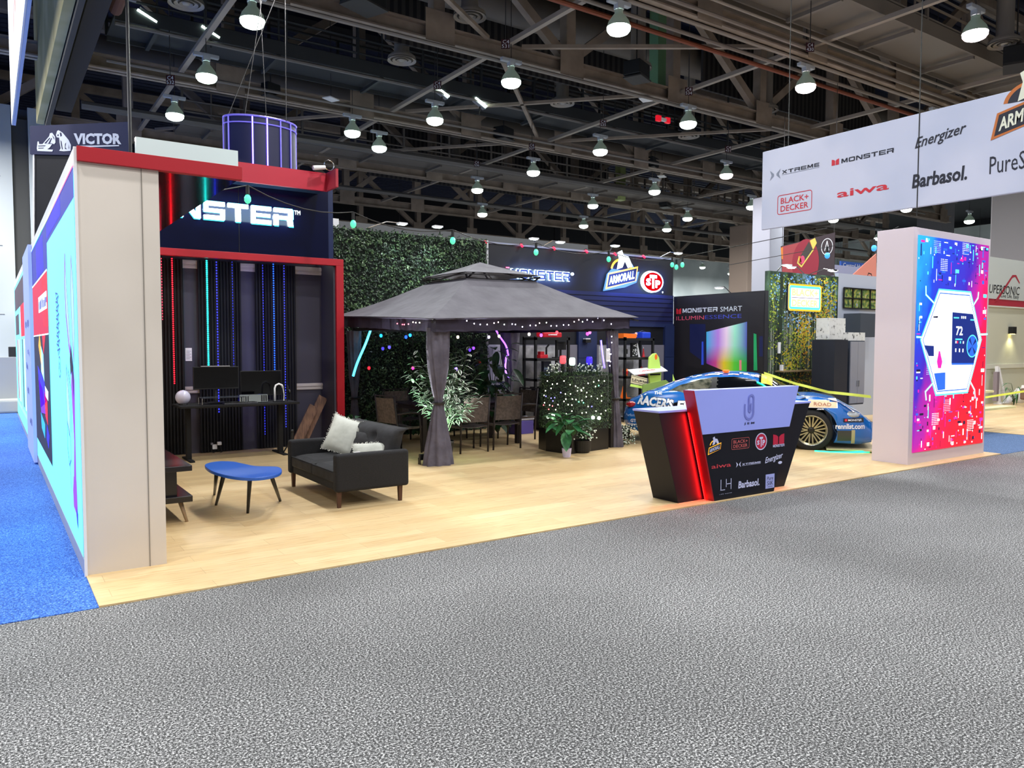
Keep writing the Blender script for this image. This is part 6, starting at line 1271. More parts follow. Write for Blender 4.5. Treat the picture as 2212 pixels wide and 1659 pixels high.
xs_ = [0, .03, .07, .12, .2, .3, .4, .5, .65, .8, .95, 1.1, 1.3, 1.5, 1.75, 2, 2.25, 2.5, 2.7, 2.85, 3, 3.15, 3.3, 3.42, 3.52, 3.6, 3.68, 3.74, 3.78, 3.8]
for x in xs_:
    zb, zs, zt = ip(Zb, x), ip(Zs, x), ip(Zt, x); half = [(0, zb)]
    for i in range(N1): z = zb+(zs-zb)*i/(N1-1); half.append((side(x, z), z))
    ys = half[-1][0]
    for i in range(1, N2+1):
        a = PI/2*i/N2; y = ys*math.cos(a); 
        fen = .03*math.exp(-((y-ys*.82)/.12)**2); half.append((y, zs+(zt-zs)*math.sin(a)+.035*math.sin(2*a)))
    rows.append([(x, -y, z) for y, z in half]+[(x, y, z) for y, z in reversed(half[1:-1])])
n_ = len(rows[0]); b.add([p for r in rows for p in r], [(j*n_+i, (j+1)*n_+i, (j+1)*n_+(i+1) % n_, j*n_+(i+1) % n_) for j in range(len(rows)-1) for i in range(n_)]+[tuple(range(n_)), tuple(reversed(range((len(rows)-1)*n_, len(rows)*n_)))])
body = b.build('body', BLU, car, smooth=True)
AX = (.93, 2.93); RW = .315
for ax in AX:
    cb = MB(); cb.lathe([(0, -1.2), (RW+.055, -1.2), (RW+.055, 1.2), (0, 1.2)], (ax, 0, RW+.005), 40, axis=(0, 1, 0)); cut = cb.build('cutter', DARK)
    bpy.context.view_layer.update(); cut.matrix_world = car.matrix_basis.copy()
    bm = bmesh.new(); bm.from_mesh(cut.data); bmesh.ops.remove_doubles(bm, verts=bm.verts, dist=1e-5); bmesh.ops.recalc_face_normals(bm, faces=bm.faces); bm.to_mesh(cut.data); bm.free()
    bm = bmesh.new(); bm.from_mesh(body.data); bmesh.ops.remove_doubles(bm, verts=bm.verts, dist=1e-5); bmesh.ops.recalc_face_normals(bm, faces=bm.faces); bm.to_mesh(body.data); bm.free()
    md = body.modifiers.new('c', 'BOOLEAN'); md.operation = 'DIFFERENCE'; md.object = cut; md.solver = 'EXACT'
    bpy.context.view_layer.update(); dg = bpy.context.evaluated_depsgraph_get(); nm = bpy.data.meshes.new_from_object(body.evaluated_get(dg)); body.modifiers.clear(); body.data = nm; bpy.data.objects.remove(cut)
# greenhouse
Hc = [(.30, .80), (.5, .90), (.8, 1.02), (1.1, 1.115), (1.4, 1.17), (1.75, 1.19), (2.05, 1.17), (2.25, 1.12), (2.5, .98), (2.8, .79)]
def gw(x): return ip([(.3, .50), (.7, .64), (1.2, .70), (2.2, .70), (2.6, .68), (2.8, .64)], x)
def ghouse(x, t_):   # t_: 0 at belt right side .. 1 roof centre
    zb = ip(Zs, x)+.0; zt = ip(Hc, x); w = gw(x); a = PI/2*t_
    return Vector((x, -(w*(math.cos(a)**.75 if t_ < 1 else 0)*(1-.22*t_*(1-t_))), zb-.03+(zt-zb+.03)*math.sin(a)**.9 if t_ > 0 else zb-.03))
b = MB(); rows = []; gx = [.3+.1*i for i in range(26)]
for x in gx:
    h_ = [ghouse(x, k/10) for k in range(11)]; rows.append(h_+[Vector((p.x, -p.y, p.z)) for p in reversed(h_[:-1])])
n_ = len(rows[0]); b.add([p for r in rows for p in r], [(j*n_+i, (j+1)*n_+i, (j+1)*n_+i+1, j*n_+i+1) for j in range(len(rows)-1) for i in range(n_-1)]); b.build('roof', BLU, car, smooth=True)
def gpoint(x, z, off=.008, sgn=1):
    lo, hi = 0, 1
    for _ in range(18):
        m_ = (lo+hi)/2
        if ghouse(x, m_).z < z: lo = m_
        else: hi = m_
    p = ghouse(x, lo); return Vector((p.x, sgn*(p.y-off), p.z+off*.6))
GL = M('car glass', '#0b0e12', .08, coat=.5); GLq = noisy('plexi quarter window', [(.35, '#2f342c'), (.6, '#6b6a5c')], 9, .15, 4)
def glass(pts_top, pts_bot, mat, name, sgn=1):
    b = MB(); n_ = 14; rows = []
    def it(T, u): 
        x = T[0][0]+(T[-1][0]-T[0][0])*u; return x, ip(T, x)
    for i in range(n_+1):
        u = i/n_; (x0, z0), (x1, z1) = it(pts_bot, u), it(pts_top, u); rows.append([gpoint(x0+(x1-x0)*k/5, z0+(z1-z0)*k/5, sgn=sgn) for k in range(6)])
    b.add([p for r in rows for p in r], [(i*6+k, (i+1)*6+k, (i+1)*6+k+1, i*6+k+1) for i in range(n_) for k in range(5)]); return b.build(name, mat, car, smooth=True)
for sg in (1, -1):
    glass([(.72, .86), (.95, .97), (1.25, 1.055), (1.42, 1.085)], [(.72, .855), (1.0, .83), (1.42, .80)], GLq, 'quarter_window', sg)
    glass([(1.40, 1.09), (1.52, 1.10)], [(1.40, .80), (1.52, .79)], BLACK, 'door_pillar', sg)
    glass([(1.50, 1.09), (1.75, 1.105), (2.0, 1.08), (2.2, .99), (2.42, .82)], [(1.50, .79), (2.0, .77), (2.42, .775)], GL, 'door_window', sg)
b = MB(); n_ = 10; rows = []
for i in range(n_+1):
    x = 2.14+.62*i/n_; rows.append([Vector((ghouse(x, .42+.58*k/8).x+.008, ghouse(x, .42+.58*k/8).y, ghouse(x, .42+.58*k/8).z+.01)) for k in range(9)])
for sg in (1, -1): b.add([Vector((p.x, sg*p.y, p.z)) for r in rows for p in r], [(i*9+k, (i+1)*9+k, (i+1)*9+k+1, i*9+k+1) for i in range(n_) for k in range(8)])
b.build('windscreen', GL, car, smooth=True)
b = MB(); rows = []
for i in range(7):
    x = 2.17+.17*i/6; rows.append([Vector((ghouse(x, .47+.5*k/8).x+.01, ghouse(x, .47+.5*k/8).y, ghouse(x, .47+.5*k/8).z+.012)) for k in range(9)])
b.add([p for r in rows for p in r], [(i*9+k, (i+1)*9+k, (i+1)*9+k+1, i*9+k+1) for i in range(6) for k in range(8)]); sb = b.build('sun_strip', M('yellow sticker', '#e8dc28', .4), car)
wt = M('car white lettering', '#eef2f6', .4); yk = M('car dark outline', '#10203a', .4)
def dec(name, st, x, z, w, h, mats=wt, bold=.02, shear=0, rise=0, mirror=False):
    # reads left to right with x increasing (tail to nose) on the right side
    b = MB(); f = lambda a, c, e=.006: Vector((a, -(side2(a, c)+e), c+(e if c > ip(Zs, a) else 0)))
    if len(mats if isinstance(mats, list) else [mats]) > 1: b.text(None, st, x-.008, z-.008, w+.016, h+.016, mi=1, bold=bold+.03, shear=shear, rise=rise, warp=lambda a, c: f(a, c, .004))
    b.text(None, st, x, z, w, h, mi=0, bold=bold, shear=shear, rise=rise, warp=f); return b.build(name, mats, car)
dec('lettering', 'THE', .50, .80, .14, .045, wt, shear=-.1); dec('lettering', "RACER'S", .24, .645, .60, .15, [wt, yk], bold=.05, shear=.1, rise=-.06); dec('lettering', 'EDGE', .90, .56, .5, .16, [wt, yk], bold=.05, shear=.1)
dec('lettering', 'Performance', .05, .44, .3, .045, M('pale blue print', '#9fc8f0', .4)); dec('lettering', 'GTR', .14, .345, .15, .055, wt, bold=.04); dec('lettering', 'Motorsports', .07, .285, .34, .05, wt, bold=.04, shear=.15)
dec('lettering', 'rennlist.com', 3.27, .355, .42, .08, wt, bold=.03)
def patch(name, pts, mat, e=.005, n_=8):
    b = MB(); (x0, z0), (x1, z1) = pts; rows = []
    for i in range(n_+1):
        x = x0+(x1-x0)*i/n_; rows.append([Vector((x, -(side2(x, z0+(z1-z0)*k/4)+e), z0+(z1-z0)*k/4)) for k in range(5)])
    b.add([p for r in rows for p in r], [(i*5+k, (i+1)*5+k, (i+1)*5+k+1, i*5+k+1) for i in range(n_) for k in range(4)]); return b.build(name, mat, car)
patch('sticker', ((2.88, .665), (3.30, .785)), wt, .004); patch('sticker', ((2.89, .672), (3.285, .778)), M('peach sticker', '#ecc49c', .5), .006); dec('lettering', 'ROAD', 2.96, .70, .25, .05, M('rust print', '#8a4a30', .5), bold=0, rise=-.01).location.y = -.004; patch('sticker', ((3.38, .455), (3.68, .515)), M('black sticker', '#15161c', .5)); dec('lettering', 'MONSTER', 3.45, .472, .20, .03, wt, bold=.02); patch('sticker', ((3.40, .47), (3.435, .505)), M('car red print', '#d83848', .4), .008)
dec('lettering', '.com', 3.0, .635, .1, .02, wt)
patch('air_scoop', ((3.3, .17), (3.5, .33)), M('brake duct dark', '#3a3c38', .5))
patch('bumper_strut', ((3.5, .13), (3.55, .34)), M('olive strut', '#b7b084', .5))
# sponsor marks along the roof rail and fender tops
b = MB(); rr = random.Random(9)
for k in range(46):
    x = rr.uniform(.55, 2.3); t0 = rr.uniform(.66, .8); w_ = rr.uniform(.03, .11); p = [Vector((ghouse(a, c).x, ghouse(a, c).y-.004, ghouse(a, c).z+.006)) for a, c in ((x, t0), (x+w_, t0), (x+w_, t0+.045), (x, t0+.045))]; b.add(p, [(0, 1, 2, 3)], rr.choice((0, 0, 0, 1)))
for k in range(30):
    x = rr.uniform(2.75, 3.6); zs = ip(Zs, x); y = rr.uniform(.1, .75); zt = ip(Zt, x)
    def tp(x, y): ys = side(x, ip(Zs, x)); a = math.acos(min(1, y/ys)); return Vector((x, -y, ip(Zs, x)+(ip(Zt, x)-ip(Zs, x))*math.sin(a)+.035*math.sin(2*a)+.006))
    w_ = rr.uniform(.04, .12); b.add([tp(x, y), tp(x+w_, y-.03), tp(x+w_, y-.06), tp(x, y-.03)], [(0, 1, 2, 3)], rr.choice((0, 0, 1, 2)))
for path, mi, w_ in (([(2.8, .62), (3.1, .66), (3.4, .66), (3.62, .6)], 0, .03), ([(2.9, .45), (3.2, .5), (3.5, .52), (3.7, .45)], 0, .04), ([(3.0, .34), (3.3, .4), (3.6, .4)], 2, .03), ([(3.2, .68), (3.45, .7), (3.62, .66)], 1, .025), ([(3.3, .25), (3.5, .3), (3.7, .28)], 0, .05), ([(3.1, .56), (3.4, .6), (3.6, .56)], 2, .02)):
    for (xa, ya), (xb, yb) in zip(path, path[1:]):
        for k in range(4):
            u0_, u1_ = k/4, (k+1)/4; P_s = [(xa+(xb-xa)*u0_, ya+(yb-ya)*u0_), (xa+(xb-xa)*u1_, ya+(yb-ya)*u1_)]
            b.add([tp(P_s[0][0], P_s[0][1]), tp(P_s[1][0], P_s[1][1]), tp(P_s[1][0], P_s[1][1]-w_), tp(P_s[0][0], P_s[0][1]-w_)], [(0, 1, 2, 3)], mi)
b.build('sponsor_stickers', [wt, M('pink sticker', '#e8a0a8', .4), yk], car)
# lights, wheels
for sg in (-1, 1):
    b = MB(); b.ell((.13, sg*.64, .63), (.09, .12, .055), 14); b.build('tail_light', M('tail light red', '#a80c14', .15, coat=.6), car, smooth=True)
    b = MB(); b.ell((3.47, sg*.62, .56), (.15, .11, .06), 14); b.build('headlight', M('headlight', '#b9c4c8', .1, .3, coat=.6), car, smooth=True)
TY = M('tyre', '#121214', .75); RM = M('wheel metal', '#b9b28e', .3, .8)
def wheel(ax, sg):
    y = sg*.80; c = (ax, y-sg*.12, RW); q = lambda r: r
    ty = MB().lathe([(.225, -.11), (.29, -.12), (RW, -.09), (RW, .09), (.29, .12), (.225, .11)], c, 40, axis=(0, sg, 0)).build('tyre', TY, car, smooth=True)
    b = MB().lathe([(.228, .115), (.222, .12), (.205, .10), (.20, .03), (.20, -.1)], c, 40, axis=(0, sg, 0)); yo = y-sg*.12+sg*.075
    for k in range(10):
        a = 2*PI*k/10
        for da in (-.11, .11): b.bar((ax+.05*math.cos(a), yo, RW+.05*math.sin(a)), (ax+.205*math.cos(a+da*1.6), yo+sg*.01, RW+.205*math.sin(a+da*1.6)), .019, .03, up=(0, 1, 0))
    b.build('rim', RM, car); MB().lathe([(.232, .118), (.212, .108), (.205, .095)], c, 40, axis=(0, sg, 0)).build('rim_lip', M('polished lip', '#c9c9c9', .25, .9), car, smooth=True); MB().lathe([(.055, .06), (.05, .1), (.02, .105), (0, .105)], c, 18, axis=(0, sg, 0)).build('hub', M('dark hub', '#2b2a24', .4, .5), car, smooth=True)
    MB().lathe([(0, 0), (.19, 0)], (ax, yo-sg*.06, RW), 24, axis=(0, sg, 0)).build('brake_disc', BLACK, car)
for ax in AX:
    for sg in (-1, 1): wheel(ax, sg)
MB().box((3.15, -.83, .03), (3.85, .83, .05)).build('splitter', M('splitter', '#c7b98c', .6), car); MB().box((1.2, -.84, .09), (2.6, -.80, .16)).build('side_skirt', DARK, car)
MB().tube([(2.98, -.92, .015), (3.2, -.95, .014), (3.5, -.9, .02), (3.75, -.78, .03)], .014, 8).build('underglow_tube', M('green glow tube', '#20f0a0', .5, emit=2.5, ecol='#18f0a0'), car)
MB().tube([gpoint(x, z, .02) for x, z in ((2.12, 1.02), (2.2, .985), (2.28, .93), (2.36, .86))], .012, 8).build('window_glow_tube', M('green glow tube', '#20f0a0', .5, emit=2.5), car)
MB().cbox((1.62, -.25, 1.195), (.1, .16, .03)).build('roof_lamp', M('orange lens', '#f06a20', .3, emit=.6, ecol='#ff7020'), car, bevel=.01)
MB().box((2.0, -.5, .5), (2.2, -.2, .8)).build('seat', BLACK, car)
b = MB()
for (p, q) in (((1.1, -.5, .5), (1.45, -.5, 1.02)), ((1.45, -.5, 1.02), (2.1, -.5, 1.05)), ((1.45, -.5, 1.02), (1.45, .5, 1.02)), ((1.1, .5, .5), (1.45, .5, 1.02))): b.tube([p, q], .02, 6)
b.build('roll_cage', GREY, car)
b = MB()
MB().box((.18, -.62, .89), (.34, .62, .905)).box((.2, -.5, .78), (.26, -.47, .9)).box((.2, .47, .78), (.26, .5, .9)).build('rear_wing', BLU, car) if False else None
# ================================================================ poster wall and forest wall
w = struct(MB().box((12.95, 9.9, 0), (13.05, 12.4, 2.72)).build('wall_poster', M('poster wall dark', '#1b1a20', .7)), 'dark partition carrying the smart lighting poster', 'wall')
t = thing('poster', 'dark wall poster of a television with rainbow coloured screen', 'poster', (12.945, 11.1, .1)); o = t.location.copy(); FP = FX(12.944, 0, 0)
MB(o).rect(FP, -12.38, .02, 2.46, 2.66, 0).build('print', M('poster black', '#141016', .55), t)
b = MB(o); mon(b, FP, (1461, 678.5), (1471.5, 666), 1); (u0, v0), (u1, v1) = hit(FP, 1474.5, 676), hit(FP, 1550, 663); b.sq(FP, 'MONSTER', u0, v0, u1-u0, v1-v0, .001, 0); tpx(b, FP, 'SMART', (1556, 673.5), (1603, 660.5), 0)
tpx(b, FP, 'ILLUMIN', (1461, 692), (1521, 681.5), 2); tpx(b, FP, 'ESSENCE', (1523, 689.5), (1602, 678), 3); b.build('lettering', [M('poster white', '#c6ccd8', .5), LETR, M('poster coral', '#d0506a', .5), M('poster blue', '#3a44b0', .5)], t)
pmm = M('rainbow picture', rough=.5); nt, n, l, bs = nodes(pmm); tc = n.new('ShaderNodeTexCoord'); sx = n.new('ShaderNodeSeparateXYZ'); l.new(tc.outputs['Generated'], sx.inputs[0])
ra = ramp(n, [(0, '#2a9ed0'), (.3, '#a070c8'), (.5, '#d0b8d0'), (.7, '#88c8b0'), (1, '#40409c')]); rb_ = ramp(n, [(0, '#5a1e8a'), (.25, '#b03a78'), (.45, '#c8b020'), (.7, '#4cb030'), (1, '#168a3c')])
iv = n.new('ShaderNodeMath'); iv.operation = 'SUBTRACT'; iv.inputs[0].default_value = 1; l.new(sx.outputs[1], iv.inputs[1]); l.new(iv.outputs[0], ra.inputs[0]); l.new(iv.outputs[0], rb_.inputs[0])
mx = n.new('ShaderNodeMix'); mx.data_type = 'RGBA'; rz_ = ramp(n, [(.3, '#000000'), (.6, '#ffffff')]); l.new(sx.outputs[2], rz_.inputs[0]); l.new(rz_.outputs[0], mx.inputs[0]); l.new(rb_.outputs[0], mx.inputs[6]); l.new(ra.outputs[0], mx.inputs[7]); l.new(mx.outputs[2], bs.inputs['Base Color']); l.new(mx.outputs[2], bs.inputs['Emission Color']); bs.inputs['Emission Strength'].default_value = .25
MB(o).poly(FP, [hit(FP, *p) for p in ((1526, 717), (1614, 695), (1613, 822), (1526, 785))], .001).build('screen_picture', pmm, t)
b = MB(o)
for pts, mi in ((((1490, 700), (1524, 700), (1524, 785), (1490, 760)), 0), (((1516, 738), (1519.5, 738), (1520, 788), (1515, 788)), 1), (((1628, 720), (1634, 722), (1636, 800), (1628, 800)), 2), (((1480, 790), (1620, 815), (1620, 830), (1480, 830)), 3), (((1597, 778), (1602, 778), (1602, 800), (1597, 800)), 4), (((1640, 726), (1648, 726), (1648, 770), (1640, 770)), 0)):
    b.poly(FP, [hit(FP, *p) for p in pts], .0014+mi*1e-4, mi)
b.build('picture_details', [M('deep blue print', '#0a1448', .5), M('bright blue print', '#2c50e0', .5), M('green print', '#18a060', .5), M('ink print', '#0c0a10', .5), M('pink print', '#e08a8a', .5)], t)
armlight(12.98, 10.8, 2.72, -.35, 0, 'arm light above the television poster', 10)
fm = noisy('forest base', [(.35, '#131d18'), (.5, '#26402e'), (.62, '#4a6a48'), (.75, '#7aa0c8')], 3.5, .6, 6, sc=(1.6, 1, .7))
w = struct(MB().box((13.05, 9.9, 0), (15.44, 10.0, 3.12)).build('wall_forest', fm), 'wall covered by a forest photograph', 'wall')
FM = FY(13.05, 9.898, 0); rr = random.Random(17); b = MB(); FC = ['#11150f', '#6e7468', '#9aa092', '#2c4426', '#5f7d2e', '#a7b03a', '#d8b62a', '#c88a24', '#4f8fd8', '#a9ccea', '#24502e', '#1a2c1c']
for k in range(170):
    x = rr.uniform(.02, 2.35); w_ = rr.choice((.008, .012, .02)); b.poly(FM, [(x, rr.uniform(.95, 1.15)), (x+w_, 1.0), (x+w_*.7+rr.uniform(-.02, .02), rr.uniform(1.5, 3.1)), (x, rr.uniform(1.5, 3.1))], .0002+k*2e-6, rr.choice((0, 0, 1, 2, 1)))
def dabs(cx, cz, sx_, sz_, n_, cols, s0=.02, s1=.045, d0=.001):
    for k in range(n_):
        x = rr.gauss(cx, sx_); z = rr.gauss(cz, sz_)
        if not (.03 < x < 2.34 and .1 < z < 3.08): continue
        s_ = rr.uniform(s0, s1); a = rr.uniform(0, PI); b.poly(FM, [(x+s_*math.cos(a), z+s_*.6*math.sin(a)), (x-s_*.5*math.sin(a), z+s_*.5*math.cos(a)), (x-s_*math.cos(a), z-s_*.6*math.sin(a)), (x+s_*.5*math.sin(a), z-s_*.5*math.cos(a))], d0+rr.uniform(0, .0004), rr.choice(cols))
dabs(1.2, 2.9, .9, .25, 500, (3, 4, 8, 9, 9, 5)); dabs(.3, 2.85, .2, .2, 160, (8, 9, 4, 5)); dabs(1.35, 2.9, .12, .2, 160, (8, 9, 8)); dabs(.5, 2.0, .5, .5, 500, (3, 4, 10, 11, 3))
b.poly(FM, [(.32, .95), (.44, .95), (.46, 3.1), (.36, 3.1)], .0016, 11); b.poly(FM, [(1.78, .95), (1.96, .95), (1.9, 3.1), (1.72, 3.1)], .0016, 0); b.poly(FM, [(1.12, 1.0), (1.24, 1.0), (1.2, 1.9), (1.14, 1.9)], .0016, 0)
dabs(1.2, 1.9, .16, .3, 420, (5, 6, 6, 7, 4), d0=.002); dabs(.8, 1.5, .25, .3, 380, (4, 5, 5, 3), d0=.002); dabs(.75, 1.25, .15, .15, 150, (5, 6), d0=.002); dabs(1.85, 2.3, .2, .35, 520, (5, 6, 7, 4, 3), d0=.002); dabs(2.1, 2.6, .2, .4, 400, (4, 5, 5, 8), d0=.002); dabs(.15, 2.2, .1, .4, 220, (4, 5, 3), d0=.002); dabs(1.1, 2.2, .3, .15, 160, (9, 8, 9), d0=.0015)
for k in range(10): b.poly(FM, [(x, .98) for x in (0, 0)][:0] or [(k*.239, .0), (k*.239+.239, .0), (k*.239+.239, .98), (k*.239, .98)], .0026, 11)
dabs(1.2, .75, .8, .2, 700, (10, 3, 10, 11, 4), .03, .06, d0=.003); dabs(1.2, .85, .3, .1, 120, (6, 7, 5), d0=.0035); dabs(1.2, .35, .9, .2, 500, (10, 11, 3), .03, .06, d0=.003)
b.build('mural_print', [M('mural '+c, c, .6) for c in FC], w)
t = thing('neon_sign', 'bright rounded yellow edged neon sign reading BLACK+DECKER', 'sign', (14.15, 9.84, 2.32)); o = t.location.copy(); FN = FY(0, 9.84, 0)
b = MB(o); b.rrect(FN, 13.6, 2.33, 1.14, .56, .07, .0, 0, 0); b.rrect(FN, 13.6, 2.33, 1.14, .56, .07, .035, .004, 1).rrect(FN, 13.635, 2.365, 1.07, .49, .06, .05, .003, 2)
b.text(FN, 'BLACK+', 13.72, 2.64, .9, .15, .005, 3, bold=.04).text(FN, 'DECKER', 13.72, 2.42, .9, .15, .005, 3, bold=.04); b.rect(FN, 13.7, 2.6, .95, .012, .005, 4)
b.build('face', [E_('neon white', '#fffdf0', 1.5), E_('neon amber', '#ffb818', 1.2), E_('neon cyan', '#60e8f0', 1.1), E_('neon cream', '#fff0a8', 1.0), E_('neon violet', '#7a60b0', .6)], t); MB(o).box((13.62, 9.842, 2.35), (14.72, 9.895, 2.87)).build('box', DARK, t)
single(MB().box((13.3, 9.72, 1.07), (15.2, 9.9, 1.1)), 'wall_shelf', M('light oak', '#8c7858', .5), 'thin wooden shelf across the forest wall', 'shelf')
for x, z0_, z1_, lb_ in ((13.36, 1.45, 1.68, 'left'), (14.85, 1.42, 1.62, 'middle'), (14.96, 1.42, 1.62, 'right')): single(MB().box((x, 9.87, z0_), (x+.07, 9.895, z1_)), 'switch_plate', WHITE, 'small white plate on the forest wall, %s of three' % lb_, 'plate', 'white plates on the forest wall')
for x, lb_ in ((13.35, 'left end'), (14.92, 'right end')): single(MB().box((x, 9.78, 1.1), (x+.06, 9.83, 1.22)), 'small_bottle', WHITE, 'small white bottle on the %s of the wooden shelf' % lb_, 'bottle')
armlight(13.3, 9.9, 3.12, -.1, -.3, 'bright arm light at the left end of the forest wall', 18); armlight(14.4, 9.9, 3.12, .5, -.2, 'white headed arm light above the neon sign', 0, False); armlight(14.2, 9.9, 3.12, -.55, -.1, 'left pointing arm light above the neon sign', 0, False); armlight(15.3, 9.9, 3.12, -.4, -.2, 'arm light at the right end of the forest wall', 0, False)
# white garage side wall with picture window and cabinets
struct(MB().box((15.44, 9.9, 0), (19.5, 10.0, 3.2)).build('wall_side_right', M('cool white wall', '#aab2c2', .6)), 'cool white wall right of the forest photograph', 'wall')
t = thing('picture_window', 'black grid window picture of trees on the white wall', 'picture', (16.6, 9.88, 2.4)); o = t.location.copy(); (u0, v0), (u1, v1) = hit(FY(0, 9.88, 0), 1821, 665), hit(FY(0, 9.88, 0), 1897, 627)
MB(o).rect(FY(0, 9.88, 0), u0, v0, u1-u0, v1-v0, 0).build('picture', noisy('tree picture', [(.35, '#1a3020'), (.5, '#6a8848'), (.6, '#b8a848'), (.7, '#58a0e0')], 12, .5, 6), t)
b = MB(o); F9 = FY(0, 9.878, 0)
for k in range(5): b.box((u0+(u1-u0)*k/4-.012, 9.85, v0), (u0+(u1-u0)*k/4+.012, 9.878, v1))
for k in range(3): b.box((u0, 9.85, v0+(v1-v0)*k/2-.012), (u1, 9.878, v0+(v1-v0)*k/2+.012))
b.build('frame', BLACK, t)
CBG = M('cabinet slate', '#3c434e', .5); CBL = noisy('louvred grey', [(.45, '#8f8f96'), (.55, '#b4b4ba')], 9, .5, 0, kind='wavex', sc=(0, 0, 1))
def cab(px0, px1, py0, py1, Y, D, label, mat, doors=True, name='storage_cabinet'):
    a, c = PY(px0, py1, Y), PY(px1, py0, Y); x0, x1, z0, z1 = a.x, c.x, max(0, a.z), c.z; t = thing(name, label, 'cabinet', ((x0+x1)/2, Y+D/2, z0)); o = t.location.copy(); MB(o).box((x0, Y, z0), (x1, Y+D, z1)).build('body', mat, t)
    if doors:
        xm = (x0+x1)/2
        for s_ in (0, 1):
            d_ = MB(o).box((x0+.01 if s_ == 0 else xm+.004, Y-.02, z0+.03), (xm-.004 if s_ == 0 else x1-.01, Y, z1-.02)).build('door', CBL, t); MB(o).box((xm+(-.04 if s_ == 0 else .025), Y-.04, (z0+z1)/2-.28), (xm+(-.025 if s_ == 0 else .04), Y-.02, (z0+z1)/2-.16)).build('handle', CHROME, d_)
    return t
cab(1858, 1896, 678, 728, 9.5, .4, 'slate wall cabinet above the grey locker', CBG, False, 'wall_cabinet'); cab(1833, 1868, 736, 875, 8.9, .5, 'grey louvred locker with two doors and chrome handles', CBG)
cab(1800, 1832, 734, 880, 8.9, .5, 'tall dark slate cabinet beside the forest wall', M('ink cabinet', '#1c202c', .5), False)
a = PY(1806, 733, 8.95); single(MB().box((a.x, 9.1, a.z), (a.x+.55, 9.4, a.z+.43)), 'carton', noisy('printed carton', [(.45, '#d8d8d4'), (.62, '#cfcfca'), (.68, '#555555')], 14, .6, 2), 'white printed carton standing on the dark cabinet', 'carton')
a = PY(1836, 736, 8.95); single(MB().box((a.x, 9.0, a.z), (a.x+.62, 9.25, a.z+.17)), 'carton', MC['printed carton'], 'long white carton lying on the grey locker', 'carton')
t = thing('picnic_table', 'pale yellow plastic table behind the car nose', 'table', (15.0, 7.4, 0)); YT = M('pale yellow plastic', '#d8d2a0', .5)
MB().box((-.5, -.35, .70), (1.3, .35, .74)).build('tabletop', YT, t); MB().box((-.6, -.75, .42), (1.3, -.5, .46)).build('bench', YT, t); MB().bar((-.3, 0, .7), (-.1, -.55, 0), .08).bar((.1, 0, .7), (-.1, .55, 0), .08).build('leg', YT, t)
single(MB().ell((13.5, 8.9, .35), (.3, .3, .35), 20), 'tyre_stack', TY, 'dark round tyre behind the car bonnet', 'tyre', smooth=True)
plant('bush', 'yellow green bush behind the car bonnet', (13.0, 9.2, 0), 40, .62, .14, .07, leafm('lime leaf', [(.35, '#5a7030'), (.65, '#a8b850')]), spread=.45, seed=51, droop=.3, r2=2)
# caution tape ribbons
def ribbon(pts, label, w_=.05):
    b = MB(); P = []
    for i in range(len(pts)-1):
        for k in range(6): P.append(Vector(pts[i]).lerp(Vector(pts[i+1]), k/6))
    P.append(Vector(pts[-1])); vs_ = []
    for i, p in enumerate(P): vs_ += [p-Vector((0, 0, w_/2)), p+Vector((.01*math.sin(i), .01, w_/2))]
    b.add(vs_, [(2*i, 2*i+2, 2*i+3, 2*i+1) for i in range(len(P)-1)]); single(b, 'caution_tape', M('lime tape', '#d4e05a', .5, emit=.1), label, 'tape', solid=.002)
ribbon([PY(1651, 806, 9.3), PY(1720, 829, 8.8), PY(1790, 847, 8.2), PY(1882, 857, 7.6)], 'yellow green tape stretched behind the race car')
ribbon([PY(2125, 859, 9.6), PY(2170, 852, 9.0), PY(2215, 845, 8.4)], 'yellow green tape across the booth right of the tower')
pz = PY(1453, 824, 11.5); single(MB().poly(frame(pz, (1, 0, 0), (0, 0, 1)), [(0, 0), (.07, .02), (0, .16)]), 'tape_flag', HV, 'small yellow green cloth corner behind the car roof', 'cloth', solid=.003)
# ================================================================ distant signs at the upper right
t = thing('hanging_banner', 'red and black hanging banner showing a yellow gadget', 'banner', (20, 13.5, 3.3)); o = t.location.copy(); FR_ = FX(20, 0, 0)
def R2(pts): return [hit(FR_, *p) for p in pts]
b = MB(o); b.poly(FR_, R2(((1687, 532), (1804, 502), (1802, 595), (1690, 610))), 0, 0)
b.poly(FR_, R2(((1690, 533), (1762, 515), (1740, 600), (1690, 608))), .002, 1); u0, v0 = hit(FR_, 1740, 568); b.disc(FR_, u0, v0, .45, .7, .003, 2)
b.poly(FR_, R2(((1750, 520), (1761, 514), (1765, 525), (1757, 540))), .005, 3); b.poly(FR_, R2(((1748, 522), (1757, 540), (1735, 572), (1727, 558))), .006, 4); b.line(FR_, R2(((1757, 540), (1732, 576), (1724, 568), (1727, 555))), .04, .007, 3); b.poly(FR_, R2(((1726, 555), (1730, 553), (1732, 566), (1729, 568))), .008, 5); b.disc(FR_, *hit(FR_, 1734, 561), .08, .12, .008, 6)
u0, v0 = hit(FR_, 1787, 533); b.ring(FR_, u0, v0, .17, .185, .004, 7, asp=1.3); b.line(FR_, [(u0-.07, v0-.1), (u0, v0+.16), (u0+.06, v0-.1)], .02, .004, 7)
b.poly(FR_, R2(((1687, 535), (1692, 534), (1692, 560), (1689, 560))), .004, 5)
b.build('cloth', [M('maroon black print', '#32232a', .6), M('brick print', '#9c3c40', .6), M('crimson disc print', '#8c1a30', .6), M('yellow print', '#d2c258', .6), M('dark gadget print', '#3a3430', .6), M('orange print', '#d0782c', .6), M('pink print2', '#c8406a', .6), LETW], t, solid=.02)
